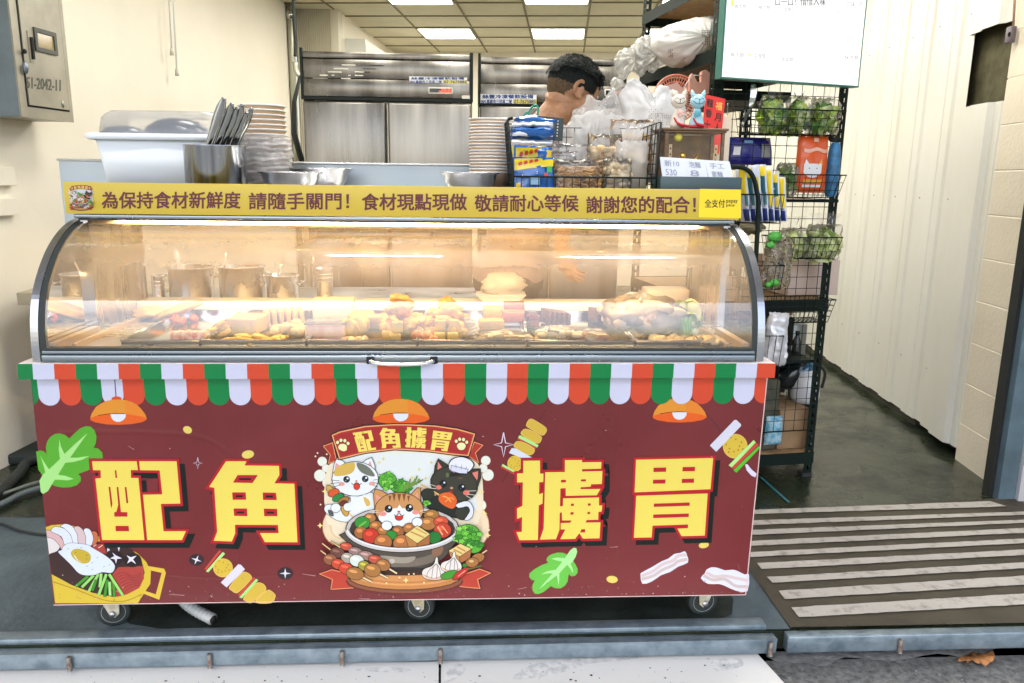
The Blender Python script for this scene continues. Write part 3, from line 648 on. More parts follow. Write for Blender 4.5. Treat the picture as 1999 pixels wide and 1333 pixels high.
    A.opoly([(690,480),(760,470),(800,560),(900,560),(960,560),(970,620),(900,640),(820,620),(740,600),(690,540)], (34, 40, 36), 4, 3)
    A.opoly([(750,390),(756,330),(775,292),(820,320),(862,352),(800,420)], BC, 4); A.opoly([(945,352),(1022,350),(1025,400),(1008,450),(960,440)], BC, 4)
    A.poly([(768,365),(772,305),(800,345),(790,358)], (222, 128, 116)); A.poly([(975,372),(1010,362),(1008,400),(1000,425)], (222, 128, 116))
    A.oell(868,440,140,102,BC,4,12); A.oell(868,440,132,94,(60,60,50),0,12)
    A.poly([(845,395),(850,360),(835,320),(855,288),(905,275),(960,290),(990,320),(975,350),(950,372),(935,380)], O, smooth=3); A.poly([(850,362),(838,325),(860,293),(905,280),(955,293),(982,322),(968,350),(945,368),(900,372)], (232, 234, 246), smooth=3)
    A.opoly([(852,330),(950,352),(942,376),(900,374),(850,358)], (214, 218, 236), 3)
    for a in ((880,345,878,320),(910,352,912,325),(935,355,942,335)): A.line([a[:2], a[2:]], 3, (120, 120, 140))
    for x, y in ((803,437),(913,460)): A.ell(x,y,22,22,(14,18,24)); A.ell(x+7,y-7,6,6,(224,236,244)); A.ell(x-6,y+7,3,3,(90,120,130))
    A.ell(777,458,17,13,(224,120,104)); A.ell(940,490,19,15,(224,120,104)); A.ell(853,462,9,7,(206,140,120)); A.ell(846,490,15,13,(170,44,48)); A.ell(828,385,10,14,(96,110,70)); A.ell(905,405,16,6,(96,80,58))
    for s_ in ((725,440,760,452),(722,462,762,466),(950,480,1000,478),(948,498,1000,505),(940,508,975,528)): A.line([s_[:2], s_[2:]], 3, (230, 224, 206))
    A.line([(670,440),(905,575)],10,(226,186,112)); A.line([(668,455),(760,505)],7,(226,186,112)); A.opoly([(790,495),(850,490),(885,535),(860,585),(800,560),(776,530)], (222, 100, 44), 3, 3); A.line([(800,510),(830,520),(850,545)],7,(244,170,84),3); A.line([(815,545),(845,520),(868,530)],6,(244,160,74),3)
    A.oell(712,497,38,32,(44,46,40),3); A.oell(918,610,46,40,(48,50,44),3); A.opoly([(880,560),(950,540),(982,590),(968,640),(930,650),(962,600),(945,570),(900,580)], (222, 226, 240), 3, 3); A.oell(912,612,36,34,(52,54,46),2)
    leafy(705, 550, 22, 15, 5, 10, [(110, 196, 60), (140, 214, 90)])
    # bowl
    A.opoly([(235,720),(262,800),(330,880),(420,930),(560,950),(700,935),(800,880),(870,790),(893,720)], (84, 76, 68), 4, 3)
    A.poly([(360,850),(480,880),(640,880),(760,850),(740,900),(600,930),(460,920)], (118, 108, 96), smooth=3); A.poly([(430,862),(560,872),(640,868),(600,905),(480,900)], (160, 150, 134), smooth=3); A.ell(770,830,30,44,(140,104,80),30); A.ell(500,895,18,14,(196,186,170)); A.ell(560,940,150,10,(50,46,42))
    A.ell(562,700,338,134,O); A.ell(562,699,332,128,(196,192,188)); A.ell(562,702,312,114,(66,52,44))
    # ginger cat
    GC = (204, 148, 92)
    A.opoly([(400,590),(392,500),(402,470),(440,480),(480,505),(440,580)], GC, 4); A.opoly([(610,505),(650,462),(668,464),(668,580),(630,580)], GC, 4); A.poly([(412,560),(405,500),(438,520),(430,545)], (226, 158, 140)); A.poly([(622,520),(655,485),(655,560),(640,550)], (226, 158, 140))
    A.oell(543,590,142,100,GC,4); A.ell(545,635,125,54,W_); A.poly([(520,600),(545,560),(572,600)], W_)
    for x, w_ in ((488,9),(513,11),(543,12),(572,11),(598,9)): A.poly([(x-w_,500-(4 if 500<x<590 else -8)),(x+w_,500-(4 if 500<x<590 else -8)),(x,545)], (124, 78, 44))
    for x, y in ((480,585),(603,580)): A.ell(x,y,23,23,(24,30,34)); A.ell(x+6,y-8,7,7,(238,244,248)); A.ell(x-6,y+8,4,4,(120,150,160))
    A.ell(445,615,24,14,(226,150,136)); A.ell(640,606,20,13,(226,150,136)); A.oell(542,634,22,19,(214,56,40),3); A.poly([(518,622),(543,612),(566,622),(543,626)], W_); A.line([(512,618),(525,628),(543,612),(560,628),(572,618)],4,O,4); A.ell(541,602,9,6,(180,90,90))
    for s_ in ((350,590,420,596),(380,612,425,604),(668,594,720,592),(665,600,705,610)): A.line([s_[:2], s_[2:]], 3, (236, 220, 196))
    # things in the bowl
    F_ = [(370,640,34,28,(176,120,66)),(405,690,38,32,(170,112,60)),(450,715,36,28,(176,118,64)),(325,668,44,36,(56,146,56)),(316,725,38,36,(166,104,58)),(535,722,36,36,(160,100,56)),(605,700,38,30,(170,112,62)),(670,665,34,28,(176,122,66)),(735,625,44,34,(164,116,58)),(715,672,46,38,(172,116,62)),(790,660,42,30,(206,84,56)),(800,712,50,44,(196,66,46)),(497,740,32,26,(44,142,50)),(470,685,30,26,W_),(650,664,30,26,W_),(375,745,48,44,(196,58,40)),(448,782,52,46,(172,108,60)),(560,788,52,48,(176,112,62)),(752,756,38,36,(34,120,48))]
    for x, y, a, b, c in F_:
        A.oell(x, y, a, b, c, 3)
        if c[0] > 90 and c != W_: A.ell(x-a*.2, y-b*.3, a*.45, b*.3, tuple(min(255, int(v*1.3)+10) for v in c))
    A.opoly([(578,738),(650,685),(725,735),(650,790)], (230, 208, 130), 3); A.opoly([(578,742),(650,792),(650,830),(600,812)], (186, 126, 70), 3); A.opoly([(650,792),(725,738),(722,800),(650,830)], (166, 104, 58), 3); A.line([(610,720),(690,755)],9,(196,148,76)); A.line([(640,700),(705,735)],7,(196,148,76)); A.line([(348,660),(305,690)],9,(120,200,70)); A.line([(770,690),(800,740)],9,(238,170,120)); A.line([(795,685),(830,730)],7,(238,170,120))
    arc = [(562+330*math.cos(R(a)), 700+128*math.sin(R(a))) for a in range(6, 176, 8)]
    A.line(arc, 34, O); A.line(arc, 25, (204, 200, 198)); A.line([(x, y-6) for x, y in arc], 6, (238, 238, 240))
    # skewers lower left
    SK = [((135,775),(205,820),[(230,808,36,22,(196,84,62)),(285,838,42,24,(150,122,116)),(348,862,46,26,(156,124,116)),(400,884,40,24,(190,84,62)),(448,918,42,34,(162,110,62))],(530,968)),
          ((88,790),(160,845),[(178,845,44,30,(108,70,58)),(238,876,38,30,(170,160,146)),(292,892,42,34,(214,226,214)),(335,922,34,28,(160,150,56)),(385,948,48,38,(168,116,62))],(475,995)),
          ((78,832),(130,870),[(135,885,40,32,(146,92,62)),(182,912,38,30,(200,76,50)),(228,938,42,32,(206,70,48)),(282,968,52,36,(164,112,62))],(380,1018))]
    for a, b, L, e in SK:
        A.line([a, b], 12, O); A.line([a, b], 7, (226, 196, 132)); A.line([L[-1][:2], e], 15, O); A.line([L[-1][:2], e], 9, (238, 216, 168))
        for x, y, rx, ry, c in L: A.oell(x, y, rx, ry, c, 3, 12); A.ell(x-rx*.2, y-ry*.35, rx*.5, ry*.25, tuple(min(255, int(v*1.25)+18) for v in c), 12)
    # right: lettuce, tofu, garlic, peppers
    leafy(950, 745, 72, 66, 26, 19, G); leafy(985, 810, 48, 36, 10, 16, G)
    A.opoly([(835,835),(905,792),(968,822),(900,868)], (230, 204, 132), 3); A.opoly([(838,838),(900,870),(905,905),(848,870)], (190, 136, 78), 3); A.opoly([(900,870),(968,826),(962,880),(905,905)], (168, 108, 62), 3); A.line([(865,825),(915,850)],8,(190,136,72)); A.line([(885,810),(935,836)],8,(190,136,72))
    A.line([(960,900),(1062,830)],8,(226,200,140)); A.oell(1010,875,38,26,(166,110,60),3,-15); A.oell(975,902,38,27,(168,112,60),3,-10); A.ell(970,895,14,8,(220,180,130)); A.oell(930,920,14,12,(60,130,50),2)
    for x, y, s_ in ((745,955,1.0),(850,915,.92)):
        P = [(x+s_*a, y+s_*b) for a, b in ((15,-80),(26,-78),(30,-45),(62,-5),(66,25),(45,45),(0,50),(-48,40),(-66,15),(-55,-12),(-10,-30),(8,-50))]
        A.opoly(P, (230, 224, 216), 3, 3); A.poly([(px_*1.0, py_) for px_, py_ in [(x+s_*a, y+s_*b) for a, b in ((-60,15),(0,40),(60,20),(40,42),(0,47),(-44,36))]], (216, 176, 150), smooth=2)
        for q in ((-30,0,-38,35),(0,-25,-10,45),(24,-25,18,45),(38,-10,44,38)): A.line([(x+s_*20, y-s_*45), (x+s_*q[0], y+s_*q[1]), (x+s_*q[2], y+s_*q[3])], 3, (96, 84, 84), 4)
    A.opoly([(790,990),(800,970),(850,950),(888,955),(870,985),(820,1002)], (70, 150, 48), 3, 3); A.opoly([(860,1000),(880,965),(930,935),(955,940),(930,975),(885,1002)], (188, 52, 42), 3, 3); A.line([(950,942),(1030,922)],7,(90,120,50)); A.line([(890,985),(935,950)],6,(232,150,130))
    for x, y in ((105,482),(75,683),(78,560),(60,255),(48,275),(1068,740),(1048,612),(1075,710),(1030,482),(630,970),(545,992),(468,1025),(690,1022),(600,972),(115,262),(1000,520)): A.ell(x, y, 5, 5, (246, 232, 196))
    for x, y in ((103,482),(75,684),(1030,485),(1068,742),(583,1008),(1047,612)): A.poly([(x,y-18),(x+5,y-5),(x+18,y),(x+5,y+5),(x,y+18),(x-5,y+5),(x-18,y),(x-5,y-5)], (250, 226, 150))

def lamp_art(cx, yb, s_, parent, label):
    A = Art(pplace(PANEL_Y), lambda x, y: (cx+(x-840)/11.76*s_, yb+(y-1045)/11.76*s_), base=.0009)
    A.poly([(742,10),(762,10),(792,400),(772,400)], (30, 24, 44)); A.ell(795,455,118,62,(214,80,32))
    A.poly([(190,890),(225,780),(320,640),(430,560),(560,500),(700,470),(850,465),(1000,478),(1130,515),(1260,580),(1370,690),(1450,800),(1490,900),(1420,960),(250,960)], (226, 148, 48))
    A.poly([(980,476),(1130,515),(1260,580),(1370,690),(1450,800),(1490,900),(1300,900),(1000,800)], (230, 136, 44))
    A.poly([(190,890),(330,845),(500,810),(800,795),(1100,808),(1350,850),(1490,900),(1480,935),(1380,985),(1150,1030),(850,1048),(550,1035),(300,990),(195,940)], (232, 98, 30))
    A.line([(360,835),(560,800),(800,786),(1000,790)], 14, (60, 24, 10))
    A.poly([(655,800),(1008,800),(1000,870),(950,940),(880,975),(800,980),(720,945),(672,880)], (226, 230, 244))
    A.build('lamp_picture', parent, label)

def leaf_art(parts, fn, parent, label):
    A = Art(pplace(PANEL_Y), fn, base=.0008)
    for P, c, sm in parts: A.poly(P, c, smooth=sm)
    A.build('leaf_picture', parent, label)
# ================================================================ the display cart
cart = thing('food_cart', 'long food display cart with curved glass case, striped awning print and maroon lettered front', 'food cart', (-.17, 2.35, 0))
M_maroon = mat('maroon_vinyl', C(106, 33, 36), rough=.34, spec=.4, bump=.35, bscale=4.5, bdetail=2, c2=C(92, 27, 30), vscale=2.2, rvar=.1, vlo=.3, vhi=.7)
TLp, TRp, BLp, BRp = PY(60, 741, PANEL_Y), PY(1497, 739, PANEL_Y), PY(105, 1180, PANEL_Y), PY(1455, 1160, PANEL_Y)
mb = MB(); BY = Vector((0, .66, 0)); zt_ = Vector((0, 0, .012))
TLp = TLp+zt_; TRp = TRp+zt_
mb.hexa([BLp, BRp, BRp+BY, BLp+BY, TLp, TRp, TRp+BY, TLp+BY], M_maroon); mb.build('body', cart)
mb = MB(); mb.tube([TRp+Vector((.0005, -.0008, 0)), BRp+Vector((.0005, -.0008, 0))], .0016, 5, mat('pale_edge', (.6, .45, .42))); mb.tube([BLp+Vector((0, -.0008, -.001)), BRp+Vector((0, -.0008, -.001))], .0013, 5, mat('pale_edge')); mb.build('edge_trim', cart)
mb = MB(); mb.bbox(-1.167, .835, 2.012, 2.75, .804, .845, .003, mat('counter_top', (.72, .66, .62), rough=.35)); mb.build('counter', cart)
# striped fascia of the counter
GRN, WHT, ORG = (0, 130, 66), (210, 212, 234), (216, 76, 46)
AX = np.array([0, 13, 17, 21, 34]); AP = np.array([63, 607.6, 779.3, 949.8, 1478.5])
A = Art(pplace(2.012), lambda x, y: (x, y), base=.0006)
edges = [33.5]+[float(np.interp(k, AX, AP)) for k in range(35)]+[1514.5]
def lipc(px, top): return px, (710.2 if top else 740.6)+(px-33)*((-1.0 if top else -3.2)/1482)
for k in range(len(edges)-1):
    c = (GRN, WHT, ORG)[(k) % 3]; a, b = edges[k], edges[k+1]; cx = -5*(1-abs(a-770)/740*0)  # straight in the world
    ax = a+(3.6*(770-a)/740)*-0; A.poly([lipc(a, 1), lipc(b, 1), (lipc(b, 0)[0]+(770-b)/740*2.2, lipc(b, 0)[1]), (lipc(a, 0)[0]+(770-a)/740*2.2, lipc(a, 0)[1])], c)
A.build('striped_fascia', cart)
# scalloped awning print
SX = np.array([0, 12, 21, 34]); SP = np.array([75.4, 572.6, 949, 1471.5])
A = Art(pplace(PANEL_Y), lambda x, y: (x, y), base=.0004); A.fn = lambda x, z_: (x, z_); A.place = lambda x, z_, h: Vector((x, PANEL_Y-h, z_))
bx = [PY(float(np.interp(k, SX, SP)), 770, PANEL_Y).x for k in range(35)]
bx = [bx[0]-(bx[1]-bx[0])]+bx+[PY(1494, 760, PANEL_Y).x]
zc_ = PY(770, 770, PANEL_Y).z; ztop = .803; xl_, xr_ = PY(62.5, 760, PANEL_Y).x, PY(1494, 760, PANEL_Y).x
for k in range(len(bx)-1):
    a, b = bx[k], bx[k+1]; full_b = b if k < len(bx)-2 else a+(bx[3]-bx[2]); r_ = (full_b-a)/2; cx_ = (a+full_b)/2; c = (GRN, WHT, ORG)[k % 3]
    P = [(a, ztop)]+[(cx_-r_*math.cos(t), zc_-r_*math.sin(t)*1.02) for t in [math.pi*i/16 for i in range(17)]]+[(full_b, ztop)]
    P = [(min(max(x, xl_), xr_), z_) for x, z_ in P]
    A.poly(P, c)
A.build('awning_print', cart)
lamp_art(231.4, 829, 1.0, cart, 'orange hanging lamp drawing above the leaf'); lamp_art(783, 828, 1.0, cart, 'orange hanging lamp drawing above the cats'); lamp_art(1327, 824.5, .95, cart, 'orange hanging lamp drawing at the right')
big_char('a', ZM(170, 880, K1), (72, 68), cart, 'lettering', 'first big yellow character')
big_char('b', ZM(400, 880, K2), (66, 66), cart, 'lettering', 'second big yellow character')
big_char('c', ZM(990, 880, K3), (60, 62), cart, 'lettering', 'third big yellow character')
big_char('d', ZM(1220, 880, K4), (62, 66), cart, 'lettering', 'fourth big yellow character')
A = Art(pplace(PANEL_Y), ZM(600, 800, 3.0297), base=.0008, step=.000025); emblem(A); A.build('emblem', cart, 'round picture of three cats around a bowl')
LG, LL = (88, 172, 46), (168, 226, 134)
leaf_art([([(92,545),(175,525),(235,545),(275,590),(262,470),(285,370),(340,290),(420,240),(510,232),(600,260),(670,320),(760,230),(860,140),(960,105),(1040,112),(1110,180),(1142,290),(1130,400),(1092,480),(1170,492),(1240,560),(1255,662),(1005,662),(1022,860),(820,935),(870,980),(870,1060),(800,1130),(680,1165),(560,1170),(440,1150),(370,1120),(200,950),(130,860)], LG, 0),
          ([(150,1050),(215,940),(310,860),(480,700),(560,610),(760,420),(985,225),(840,430),(690,640),(600,740),(480,940),(400,1060),(300,1230),(215,1280),(175,1250)], LL, 0),
          ([(510,700),(485,500),(500,330),(520,450),(590,600)], LL, 0), ([(250,920),(245,870),(165,610),(200,680),(320,860)], LL, 0), ([(660,650),(820,650),(1025,620),(900,685),(750,725),(600,740)], LL, 0), ([(460,945),(600,965),(750,1020),(640,1045),(500,1035),(400,1035)], LL, 0)],
         ZM(60, 820, 8.8867), cart, 'large green leaf drawing at the left edge')
leaf_art([([(870,320),(790,290),(680,285),(560,320),(490,370),(465,430),(500,485),(370,530),(230,610),(140,690),(130,760),(180,820),(240,828),(195,920),(195,1020),(240,1085),(310,1095),(400,1060),(480,1000),(555,940),(640,980),(740,985),(830,930),(880,850),(900,710),(960,750),(1030,735),(1075,680),(1075,600),(1030,510),(995,460)], (106, 194, 72), 0),
          ([(1000,190),(1050,200),(1068,270),(1040,360),(970,480),(870,530),(790,610),(700,710),(600,780),(320,1005),(430,870),(600,680),(700,560),(790,440),(870,330),(930,240)], (172, 232, 150), 0),
          ([(560,405),(680,380),(850,400),(800,465),(700,450)], (172, 232, 150), 0), ([(360,710),(500,645),(650,620),(640,690),(500,690)], (172, 232, 150), 0), ([(660,690),(720,690),(715,830),(700,940),(685,800)], (172, 232, 150), 0), ([(860,500),(930,490),(975,590),(990,690),(940,610)], (172, 232, 150), 0)],
         ZM(1020, 1050, 9.995), cart, 'green leaf drawing below the third character')
# hotpot picture bottom left
def hp(x, y): x = max(x, 50+y*.124+2); return (80+x/7.404, 1010+min(y, 1240)/7.404)
A = Art(pplace(PANEL_Y), hp, base=.0005); YP = (214, 186, 58)
A.poly([(0,140),(160,110),(300,100),(460,120),(900,300),(1250,440),(1400,520),(1520,640),(1590,780),(1580,960),(1500,1080),(1400,1240),(0,1240)], YP)
A.poly([(1540,700),(1780,740),(1805,800),(1710,1190),(1480,1100),(1500,1060),(1660,1110),(1745,800),(1560,760)], (222, 190, 66))
A.poly([(0,500),(250,300),(900,350),(1300,450),(1450,600),(1500,800),(1440,980),(1300,1080),(1050,1150),(750,1090),(450,980),(140,820)], (58, 38, 36)); A.poly([(1030,820),(1120,720),(1480,700),(1490,880),(1420,1020),(1250,1110),(1100,1150),(1000,1000)], (172, 66, 58))
for k in range(7): A.line([(1080+k*22, 830+k*40), (1200+k*18, 790+k*36), (1330+k*10, 850+k*22), (1450, 800+k*30)], 7, (120, 40, 40), 4)
A.line([(170,930),(500,1040),(900,1190),(1200,1210),(1460,1110)], 14, (168, 140, 40), 5)
for P, c in (([(0,300),(120,285),(250,350),(270,430),(200,500),(0,520)],(222,216,214)), ([(60,190),(180,200),(280,280),(350,400),(300,460),(265,400),(180,310),(60,270)],(214,176,176)), ([(150,180),(200,135),(330,160),(420,250),(465,380),(350,410),(300,280),(160,210)],(218,226,234)), ([(285,130),(350,92),(450,130),(520,240),(535,370),(470,370),(430,250),(330,150)],(222,228,236)), ([(480,150),(540,130),(610,190),(655,300),(650,390),(545,370),(530,250)],(214,190,190)), ([(620,180),(680,160),(735,220),(755,320),(730,400),(655,400),(650,280)],(220,226,234)), ([(735,210),(800,210),(825,300),(800,370),(740,400),(765,300)],(196,110,70))):
    A.opoly(P, c, 6, 3, oc=(78, 20, 40))
A.poly([(740,400),(900,380),(950,520),(800,520)], (170, 62, 52)); A.line([(760,420),(800,390)], 12, (230, 200, 190)); A.line([(830,440),(890,400)], 12, (230, 200, 190))
for x, y in ((1060,590),(1320,615)):
    A.ell(x, y, 130, 104, (34, 22, 26))
for P in ([(1000,590),(1060,560),(1030,505),(1085,550),(1170,590),(1100,600),(1085,670),(1065,605)], [(1235,545),(1300,575),(1385,550),(1330,605),(1375,675),(1305,630),(1245,665),(1275,600)], [(960,440),(1000,470),(955,495)], [(1110,435),(1140,435),(1125,495)]): A.poly(P, (224, 222, 240))
A.opoly([(300,470),(330,410),(420,370),(560,380),(680,400),(760,450),(880,520),(980,590),(1060,680),(1060,750),(1010,800),(880,790),(780,830),(640,835),(540,800),(450,700),(350,600),(250,500)], (216, 226, 238), 5, 3, oc=(90, 40, 110))
A.poly([(430,520),(480,460),(580,460),(690,510),(720,580),(690,650),(600,665),(490,610)], (196, 170, 52), smooth=3); A.poly([(470,540),(500,560),(540,620),(600,650),(520,620)], (232, 226, 200), smooth=2)
for x, y in ((395,452),(580,435),(500,505),(665,545),(660,600),(815,580),(740,655),(910,710),(990,685),(740,750),(665,705)): A.line([(x-12, y+6), (x+12, y-6)], 6, (50, 60, 70))
for a, b, c in (((680,850),(500,1000),(66,152,40)),((760,840),(590,1010),(150,216,110)),((830,820),(690,1070),(150,216,110)),((800,900),(740,1060),(60,140,40)),((870,810),(850,1010),(160,220,120)),((945,820),(830,1130),(150,216,110)),((960,900),(920,1150),(60,146,40)),((990,930),(1000,1130),(160,220,130)),((1050,940),(1060,1150),(60,150,40)),((985,820),(1185,1130),(150,220,110))):
    A.line([a, b], 46, (30, 70, 24)); A.line([a, b], 38, c)
A.build('hotpot_picture', cart, 'yellow pot drawing with fried egg at the bottom left corner')
# skewer drawings
def biscuit(A, cx, cy, rx, ry, rot=0):
    A.ell(cx, cy, rx, ry, (232, 190, 96), rot); A.ell(cx+2, cy-2, rx*.94, ry*.93, (216, 186, 64), rot)
    for k in range(10):
        a = k*2.4; q = .35+.5*((k*7) % 10)/10; A.ell(cx+rx*q*math.cos(a), cy+ry*q*math.sin(a), rx*.07, ry*.07, (170, 120, 44))
def bun(A, P): A.poly(P, (224, 184, 92), smooth=3); q = offset_poly(P, -16); A.poly(q, (210, 178, 66), smooth=3)
def mush(A, cx, cy, r_, rot=0):
    A.ell(cx, cy, r_*1.25, r_, (50, 36, 40))
    P = []
    for k in range(8):
        a = R(rot+45*k); q = r_*.85 if k % 2 == 0 else r_*.2; P.append((cx+q*math.cos(a)*1.1, cy+q*math.sin(a)))
    A.poly(P, (228, 226, 244))
A = Art(pplace(PANEL_Y), ZM(360, 1060, 8.69), base=.0008)
A.poly([(590,120),(628,135),(370,455),(338,440)], (206, 74, 62)); A.poly([(650,150),(692,180),(405,495),(365,480)], (176, 232, 140)); biscuit(A, 655, 420, 168, 160)
bun(A, [(760,740),(960,510),(1060,495),(1140,560),(1120,640),(940,820),(870,850),(800,810)]); A.poly([(915,358),(960,370),(1028,445),(715,752),(618,670)], (220, 216, 232))
A.poly([(1170,575),(1210,600),(940,910),(905,880)], (200, 70, 58)); bun(A, [(1000,930),(1180,700),(1290,670),(1370,720),(1385,800),(1300,880),(1180,990),(1110,1020),(1050,990)]); A.poly([(1215,605),(1252,630),(975,938),(930,920)], (160, 230, 130))
bun(A, [(1200,1010),(1300,880),(1400,800),(1460,800),(1540,870),(1540,930),(1470,1020)]); A.build('skewer_picture', cart, 'skewer drawing below the second character')
for (x, y, r_, q) in ((205, 285, 100, 20), (1710, 515, 105, 0)):
    A = Art(pplace(PANEL_Y), ZM(360, 1060, 8.69), base=.0008); mush(A, x, y, r_, q); A.build('mushroom_picture', cart)
A = Art(pplace(PANEL_Y), ZM(960, 800, 9.523), base=.0008)
A.line([(1000,0),(200,1330)], 26, (104, 40, 44)); bun(A, [(730,165),(800,190),(1000,320),(1020,400),(960,475),(880,450),(660,320),(640,270),(680,190)]); bun(A, [(545,460),(570,380),(640,350),(780,400),(920,490),(925,560),(870,625),(740,590)]); A.poly([(545,478),(870,655),(845,700),(490,520),(510,475)], (172, 232, 140)); A.poly([(490,520),(840,705),(800,735),(475,545)], (200, 70, 60))
bun(A, [(410,690),(440,600),(500,580),(640,620),(780,710),(795,780),(730,840),(600,820)]); A.poly([(372,710),(450,720),(750,885),(540,890),(322,800)], (214, 220, 236)); biscuit(A, 430, 1000, 140, 150); A.poly([(205,1005),(420,1130),(400,1160),(180,1040)], (172, 232, 140)); A.poly([(180,1042),(420,1165),(420,1205),(165,1070)], (200, 70, 60))
A.build('skewer_picture', cart, 'skewer drawing left of the third character')
A = Art(pplace(PANEL_Y), ZM(1370, 800, 8.885), base=.0008)
A.line([(90,60),(330,370)], 40, (104, 46, 52)); biscuit(A, 580, 630, 215, 215); A.poly([(565,175),(600,175),(680,250),(680,280),(250,728),(140,618)], (216, 216, 230)); A.poly([(900,522),(935,565),(520,1000),(465,960)], (180, 236, 140)); A.poly([(940,570),(985,605),(555,1030),(515,1000)], (204, 70, 62)); A.poly([(985,625),(1015,655),(600,1090),(550,1045)], (88, 190, 44)); A.poly([(750,950),(790,940),(860,1030),(955,1110),(925,1170),(860,1140),(780,1050)], (220, 216, 236)); A.build('skewer_picture', cart, 'skewer drawing at the upper right corner')
A = Art(pplace(PANEL_Y), ZM(1220, 1050, 7.689), base=.0008)
for P, S_ in (([(235,560),(250,520),(400,440),(550,350),(650,310),(740,240),(830,225),(900,200),(935,270),(945,370),(800,430),(680,510),(540,560),(400,655),(260,688)], [[(250,570),(420,500),(560,400),(720,340),(800,270),(930,250)],[(250,620),(420,570),(560,480),(720,410),(800,350),(935,320)]]),
              ([(1138,605),(1200,530),(1220,480),(1300,440),(1400,450),(1500,485),(1620,475),(1700,500),(1800,550),(1862,548),(1840,800),(1660,790),(1500,720),(1400,690),(1250,690)], [[(1220,520),(1350,580),(1500,570),(1650,600),(1850,640)],[(1180,560),(1320,630),(1500,620),(1660,720),(1845,730)]])):
    A.poly(P, (224, 226, 238), smooth=2)
    for k, q in enumerate(S_): A.line(q, 46, (216, 196, 196) if k == 0 else (204, 188, 184), 5)
A.build('bacon_picture', cart, 'two wavy bacon drawings at the lower right')
A = Art(pplace(PANEL_Y), lambda x, y: (x, y), base=.0008)
for (cx, cy, a, b, rot) in ((366,839,9,7,25),(484,887,12,8,-10),(1195,1131,11,7,5),(1374,1064,10,6,-10)): A.ell(cx, cy, a, b, (228, 208, 104), rot); A.build('seed_picture', cart); A.new()
def spark(cx, cy, s_):
    P = []
    for k in range(4):
        a = R(90*k-90); b = R(90*k-45); P += [(cx+math.cos(a)*s_*(1.25 if k % 2 == 0 else 1), cy+math.sin(a)*s_*(1.25 if k % 2 == 0 else 1)), (cx+math.cos(b)*s_*.28, cy+math.sin(b)*s_*.28)]
    A.line(P+[P[0]], s_*.10, (232, 220, 240))
spark(386, 904, 9); A.build('sparkle_picture', cart); A = Art(pplace(PANEL_Y), lambda x, y: (x, y), base=.0008); spark(983, 868, 19); A.build('sparkle_picture', cart)

# sheet seams, dents and splashes on the vinyl
mb = MB()
def ridge(pts, w_, h):
    P = smooth_open([Vector((x, y, 0)) for x, y in pts], 6); n = len(P); vs = []; fs = []
    for i, p in enumerate(P):
        d = (P[min(i+1, n-1)]-P[max(i-1, 0)]).normalized(); q = Vector((-d.y, d.x, 0))
        for j in range(7): t_ = j/3-1; c = p+q*w_*t_; vs.append(PY(c.x, c.y, PANEL_Y-.00002-h*(math.cos(t_*math.pi)+1)/2))
    mb.add(vs, [(i*7+j, i*7+j+1, i*7+8+j, i*7+7+j) for i in range(n-1) for j in range(6)], M_maroon, True)
ridge([(112, 846), (200, 843), (330, 846), (400, 856), (438, 880), (446, 905)], 7, .0007); mb.build('vinyl_ridge', cart); mb = MB(); ridge([(122, 930), (124, 965), (132, 990), (160, 1003)], 6, .0007); mb.build('vinyl_ridge', cart); mb = MB(); ridge([(466, 800), (468, 900), (462, 1020), (468, 1160)], 3, .0005); mb.build('vinyl_ridge', cart); mb = MB(); ridge([(1206, 800), (1210, 960), (1206, 1100), (1208, 1160)], 3, .0005); mb.build('vinyl_ridge', cart); mb = MB(); ridge([(300, 1120), (420, 1128), (560, 1122)], 4, .0005)
mb.build('vinyl_ridge', cart)
mb = MB(); rr_ = random.Random(77); M_sp = mat('dried_splash', (.16, .11, .09), rough=.8); M_sc = mat('pale_scuff', (.48, .30, .30), rough=.6)
for i in range(150):
    x = rr_.uniform(112, 1452); y = 1172-abs(rr_.gauss(0, 22)); s_ = rr_.uniform(.4, 1.5)
    if i % 12 == 0: y = rr_.uniform(800, 1150)
    y = min(y, 1174-(x-110)*.0135); k = 6; mb.add([PY(x+s_*rr_.uniform(.6, 1.4)*math.cos(6.283*j/k), y+s_*rr_.uniform(.6, 1.4)*math.sin(6.283*j/k), PANEL_Y-.0078) for j in range(k)][::-1], [tuple(range(k))], M_sp if i % 3 else M_sc)
for (x, y, L, a) in ((590, 1120, 26, 8), (1010, 1150, 18, -12), (1440, 1100, 12, 70), (330, 1160, 30, 3), (700, 1168, 22, 2), (1190, 1068, 16, -4), (1448, 985, 6, 80), (250, 870, 14, 30)):
    ca, sa = math.cos(R(a)), math.sin(R(a)); mb.add([PY(x, y, PANEL_Y-.0078), PY(x+L*ca, y+L*sa, PANEL_Y-.0078), PY(x+L*ca, y+L*sa+.9, PANEL_Y-.0078), PY(x, y+.5, PANEL_Y-.0078)], [(0, 1, 2, 3)], M_sc)
mb.build('splash_marks', cart)
